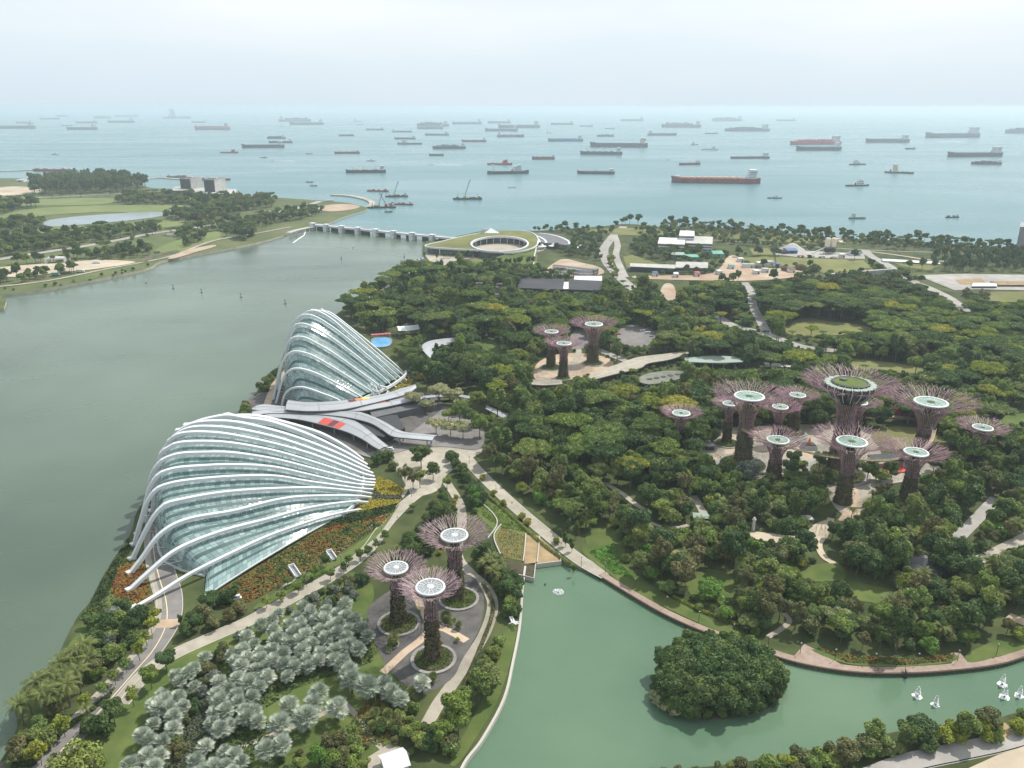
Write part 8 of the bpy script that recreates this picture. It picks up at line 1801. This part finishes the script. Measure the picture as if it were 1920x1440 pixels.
# people, far below
M['skin'] = mat('skin', (.42, .26, .19), rough=.6); M['hair'] = mat('black_hair', (.02, .018, .016), rough=.6); M['shirt_white'] = mat('white_shirt', (.7, .7, .68), rough=.8); M['shirt_red'] = mat('red_shirt', (.45, .06, .05), rough=.8); M['shirt_blue'] = mat('blue_shirt', (.06, .10, .25), rough=.8); M['trouser'] = mat('dark_trousers', (.03, .035, .05), rough=.8)
def skin_obj(name, V_, E_, Rr, m, parent):
    me = bpy.data.meshes.new(name); me.from_pydata(V_, E_, []); me.materials.append(m); o = bpy.data.objects.new(name, me); COL.objects.link(o); o.modifiers.new('skin', 'SKIN'); 
    lay = me.skin_vertices[0] if me.skin_vertices else None
    if lay is None:
        bm = bmesh.new(); bm.from_mesh(me); bm.verts.layers.skin.verify(); bm.to_mesh(me); bm.free(); lay = me.skin_vertices[0]
    for i, r in enumerate(Rr): lay.data[i].radius = (r, r); lay.data[i].use_root = (i == 0)
    s = o.modifiers.new('sub', 'SUBSURF'); s.levels = 1; s.render_levels = 1; o.parent = parent; return o
def person(shirt, st):
    root = empty('person', (0, 0, 0)); h = .93
    V_ = [(0, 0, h), (0, 0, 1.18), (0, 0, 1.40), (0, 0, 1.52), (0, .01, 1.62), (0, .01, 1.70), (.17, 0, 1.40), (.24, .02 - st * .1, 1.13), (.25, .08 - st * .2, .88), (-.17, 0, 1.40), (-.24, .02 + st * .1, 1.13), (-.25, .08 + st * .2, .88), (.09, 0, .88), (.10, .03 + st * .16, .48), (.10, st * .26, .07), (.10, st * .26 + .14, .04), (-.09, 0, .88), (-.10, .03 - st * .16, .48), (-.10, -st * .30, .07), (-.10, -st * .30 + .14, .04)]
    E_ = [(0, 1), (1, 2), (2, 3), (3, 4), (4, 5), (2, 6), (6, 7), (7, 8), (2, 9), (9, 10), (10, 11), (0, 12), (12, 13), (13, 14), (14, 15), (0, 16), (16, 17), (17, 18), (18, 19)]
    Rr = [.13, .12, .14, .055, .095, .07, .06, .045, .035, .06, .045, .035, .085, .06, .045, .035, .085, .06, .045, .035]
    skin_obj('body', V_, E_, Rr, M['skin'], root)
    skin_obj('shirt', V_[:3] + [V_[6], V_[7], V_[9], V_[10]], [(0, 1), (1, 2), (2, 3), (3, 4), (2, 5), (5, 6)], [.145, .135, .155, .075, .06, .075, .06], M[shirt], root)
    skin_obj('trousers', [V_[0]] + V_[12:15] + V_[16:19], [(0, 1), (1, 2), (2, 3), (0, 4), (4, 5), (5, 6)], [.15, .1, .075, .06, .1, .075, .06], M['trouser'], root)
    mb = MB(); mb.lathe([(.09, 1.62), (.108, 1.68), (.085, 1.76), (.01, 1.79)], (0, -.01, 0), 10); mb.build('hair', M['hair'], root); return root
pp = {'white shirt': person('shirt_white', .8), 'red shirt': person('shirt_red', .6), 'dark blue shirt': person('shirt_blue', 1.0)}
seen_ = set()
for x, y, c, rz, where in [(306, 1022, 'dark blue shirt', .3, 'on the waterfront road beside the dome'), (304, 1026, 'white shirt', .3, 'on the waterfront road behind the one in dark blue'), (815, 872, 'white shirt', 1.2, 'in the middle of the arrival plaza'), (842, 858, 'red shirt', 2.2, 'at the plaza end of the lake promenade'), (745, 975, 'white shirt', .5, 'on the promenade near the dome garden'), (960, 948, 'dark blue shirt', .8, 'on the lake promenade'), (1052, 1024, 'white shirt', .8, 'low on the lake promenade'), (1420, 1213, 'white shirt', 1.1, 'on the boardwalk facing the islet'), (1640, 1256, 'red shirt', 1.5, 'on the boardwalk above the dark sculptures'), (1480, 846, 'white shirt', .2, 'on the beige grove walk'), (1492, 852, 'red shirt', .8, 'near the exhibit stand'), (1350, 862, 'dark blue shirt', .4, 'at the left end of the grove walk'), (1602, 930, 'white shirt', .4, 'on the beige walk beside the broad supertree'), (795, 1190, 'dark blue shirt', 1, 'on the pale band of the dark plaza'), (1548, 1010, 'white shirt', 1, 'on the white valley path')]:
    o = pp[c] if c not in seen_ else copy_tree(pp[c]); seen_.add(c); p = G(x, y); o.location = (p.x, p.y, LAND + .35); o.rotation_euler = (0, 0, rz); o['label'] = f'person in a {c} walking {where}'; o['category'] = 'person'; o['group'] = 'people on the walks'
    o.location.z = LV[0] + .02 if y > 700 else LAND + .3
# ================================================================== AIR
mb = MB(); mb.box((0, 19000, 101), (122000, 47000, 210)); hz = mb.build('haze', bpy.data.materials.new('haze_air')); tag(hz, kind='stuff')
hm = hz.data.materials[0]; hm.use_nodes = True; t = hm.node_tree; t.nodes.clear(); o = N(t, 'ShaderNodeOutputMaterial'); v = N(t, 'ShaderNodeVolumePrincipled')
v.inputs['Color'].default_value = (.70, .80, .88, 1); v.inputs['Density'].default_value = 0.88e-4; v.inputs['Anisotropy'].default_value = .25
t.links.new(v.outputs['Volume'], o.inputs['Volume'])
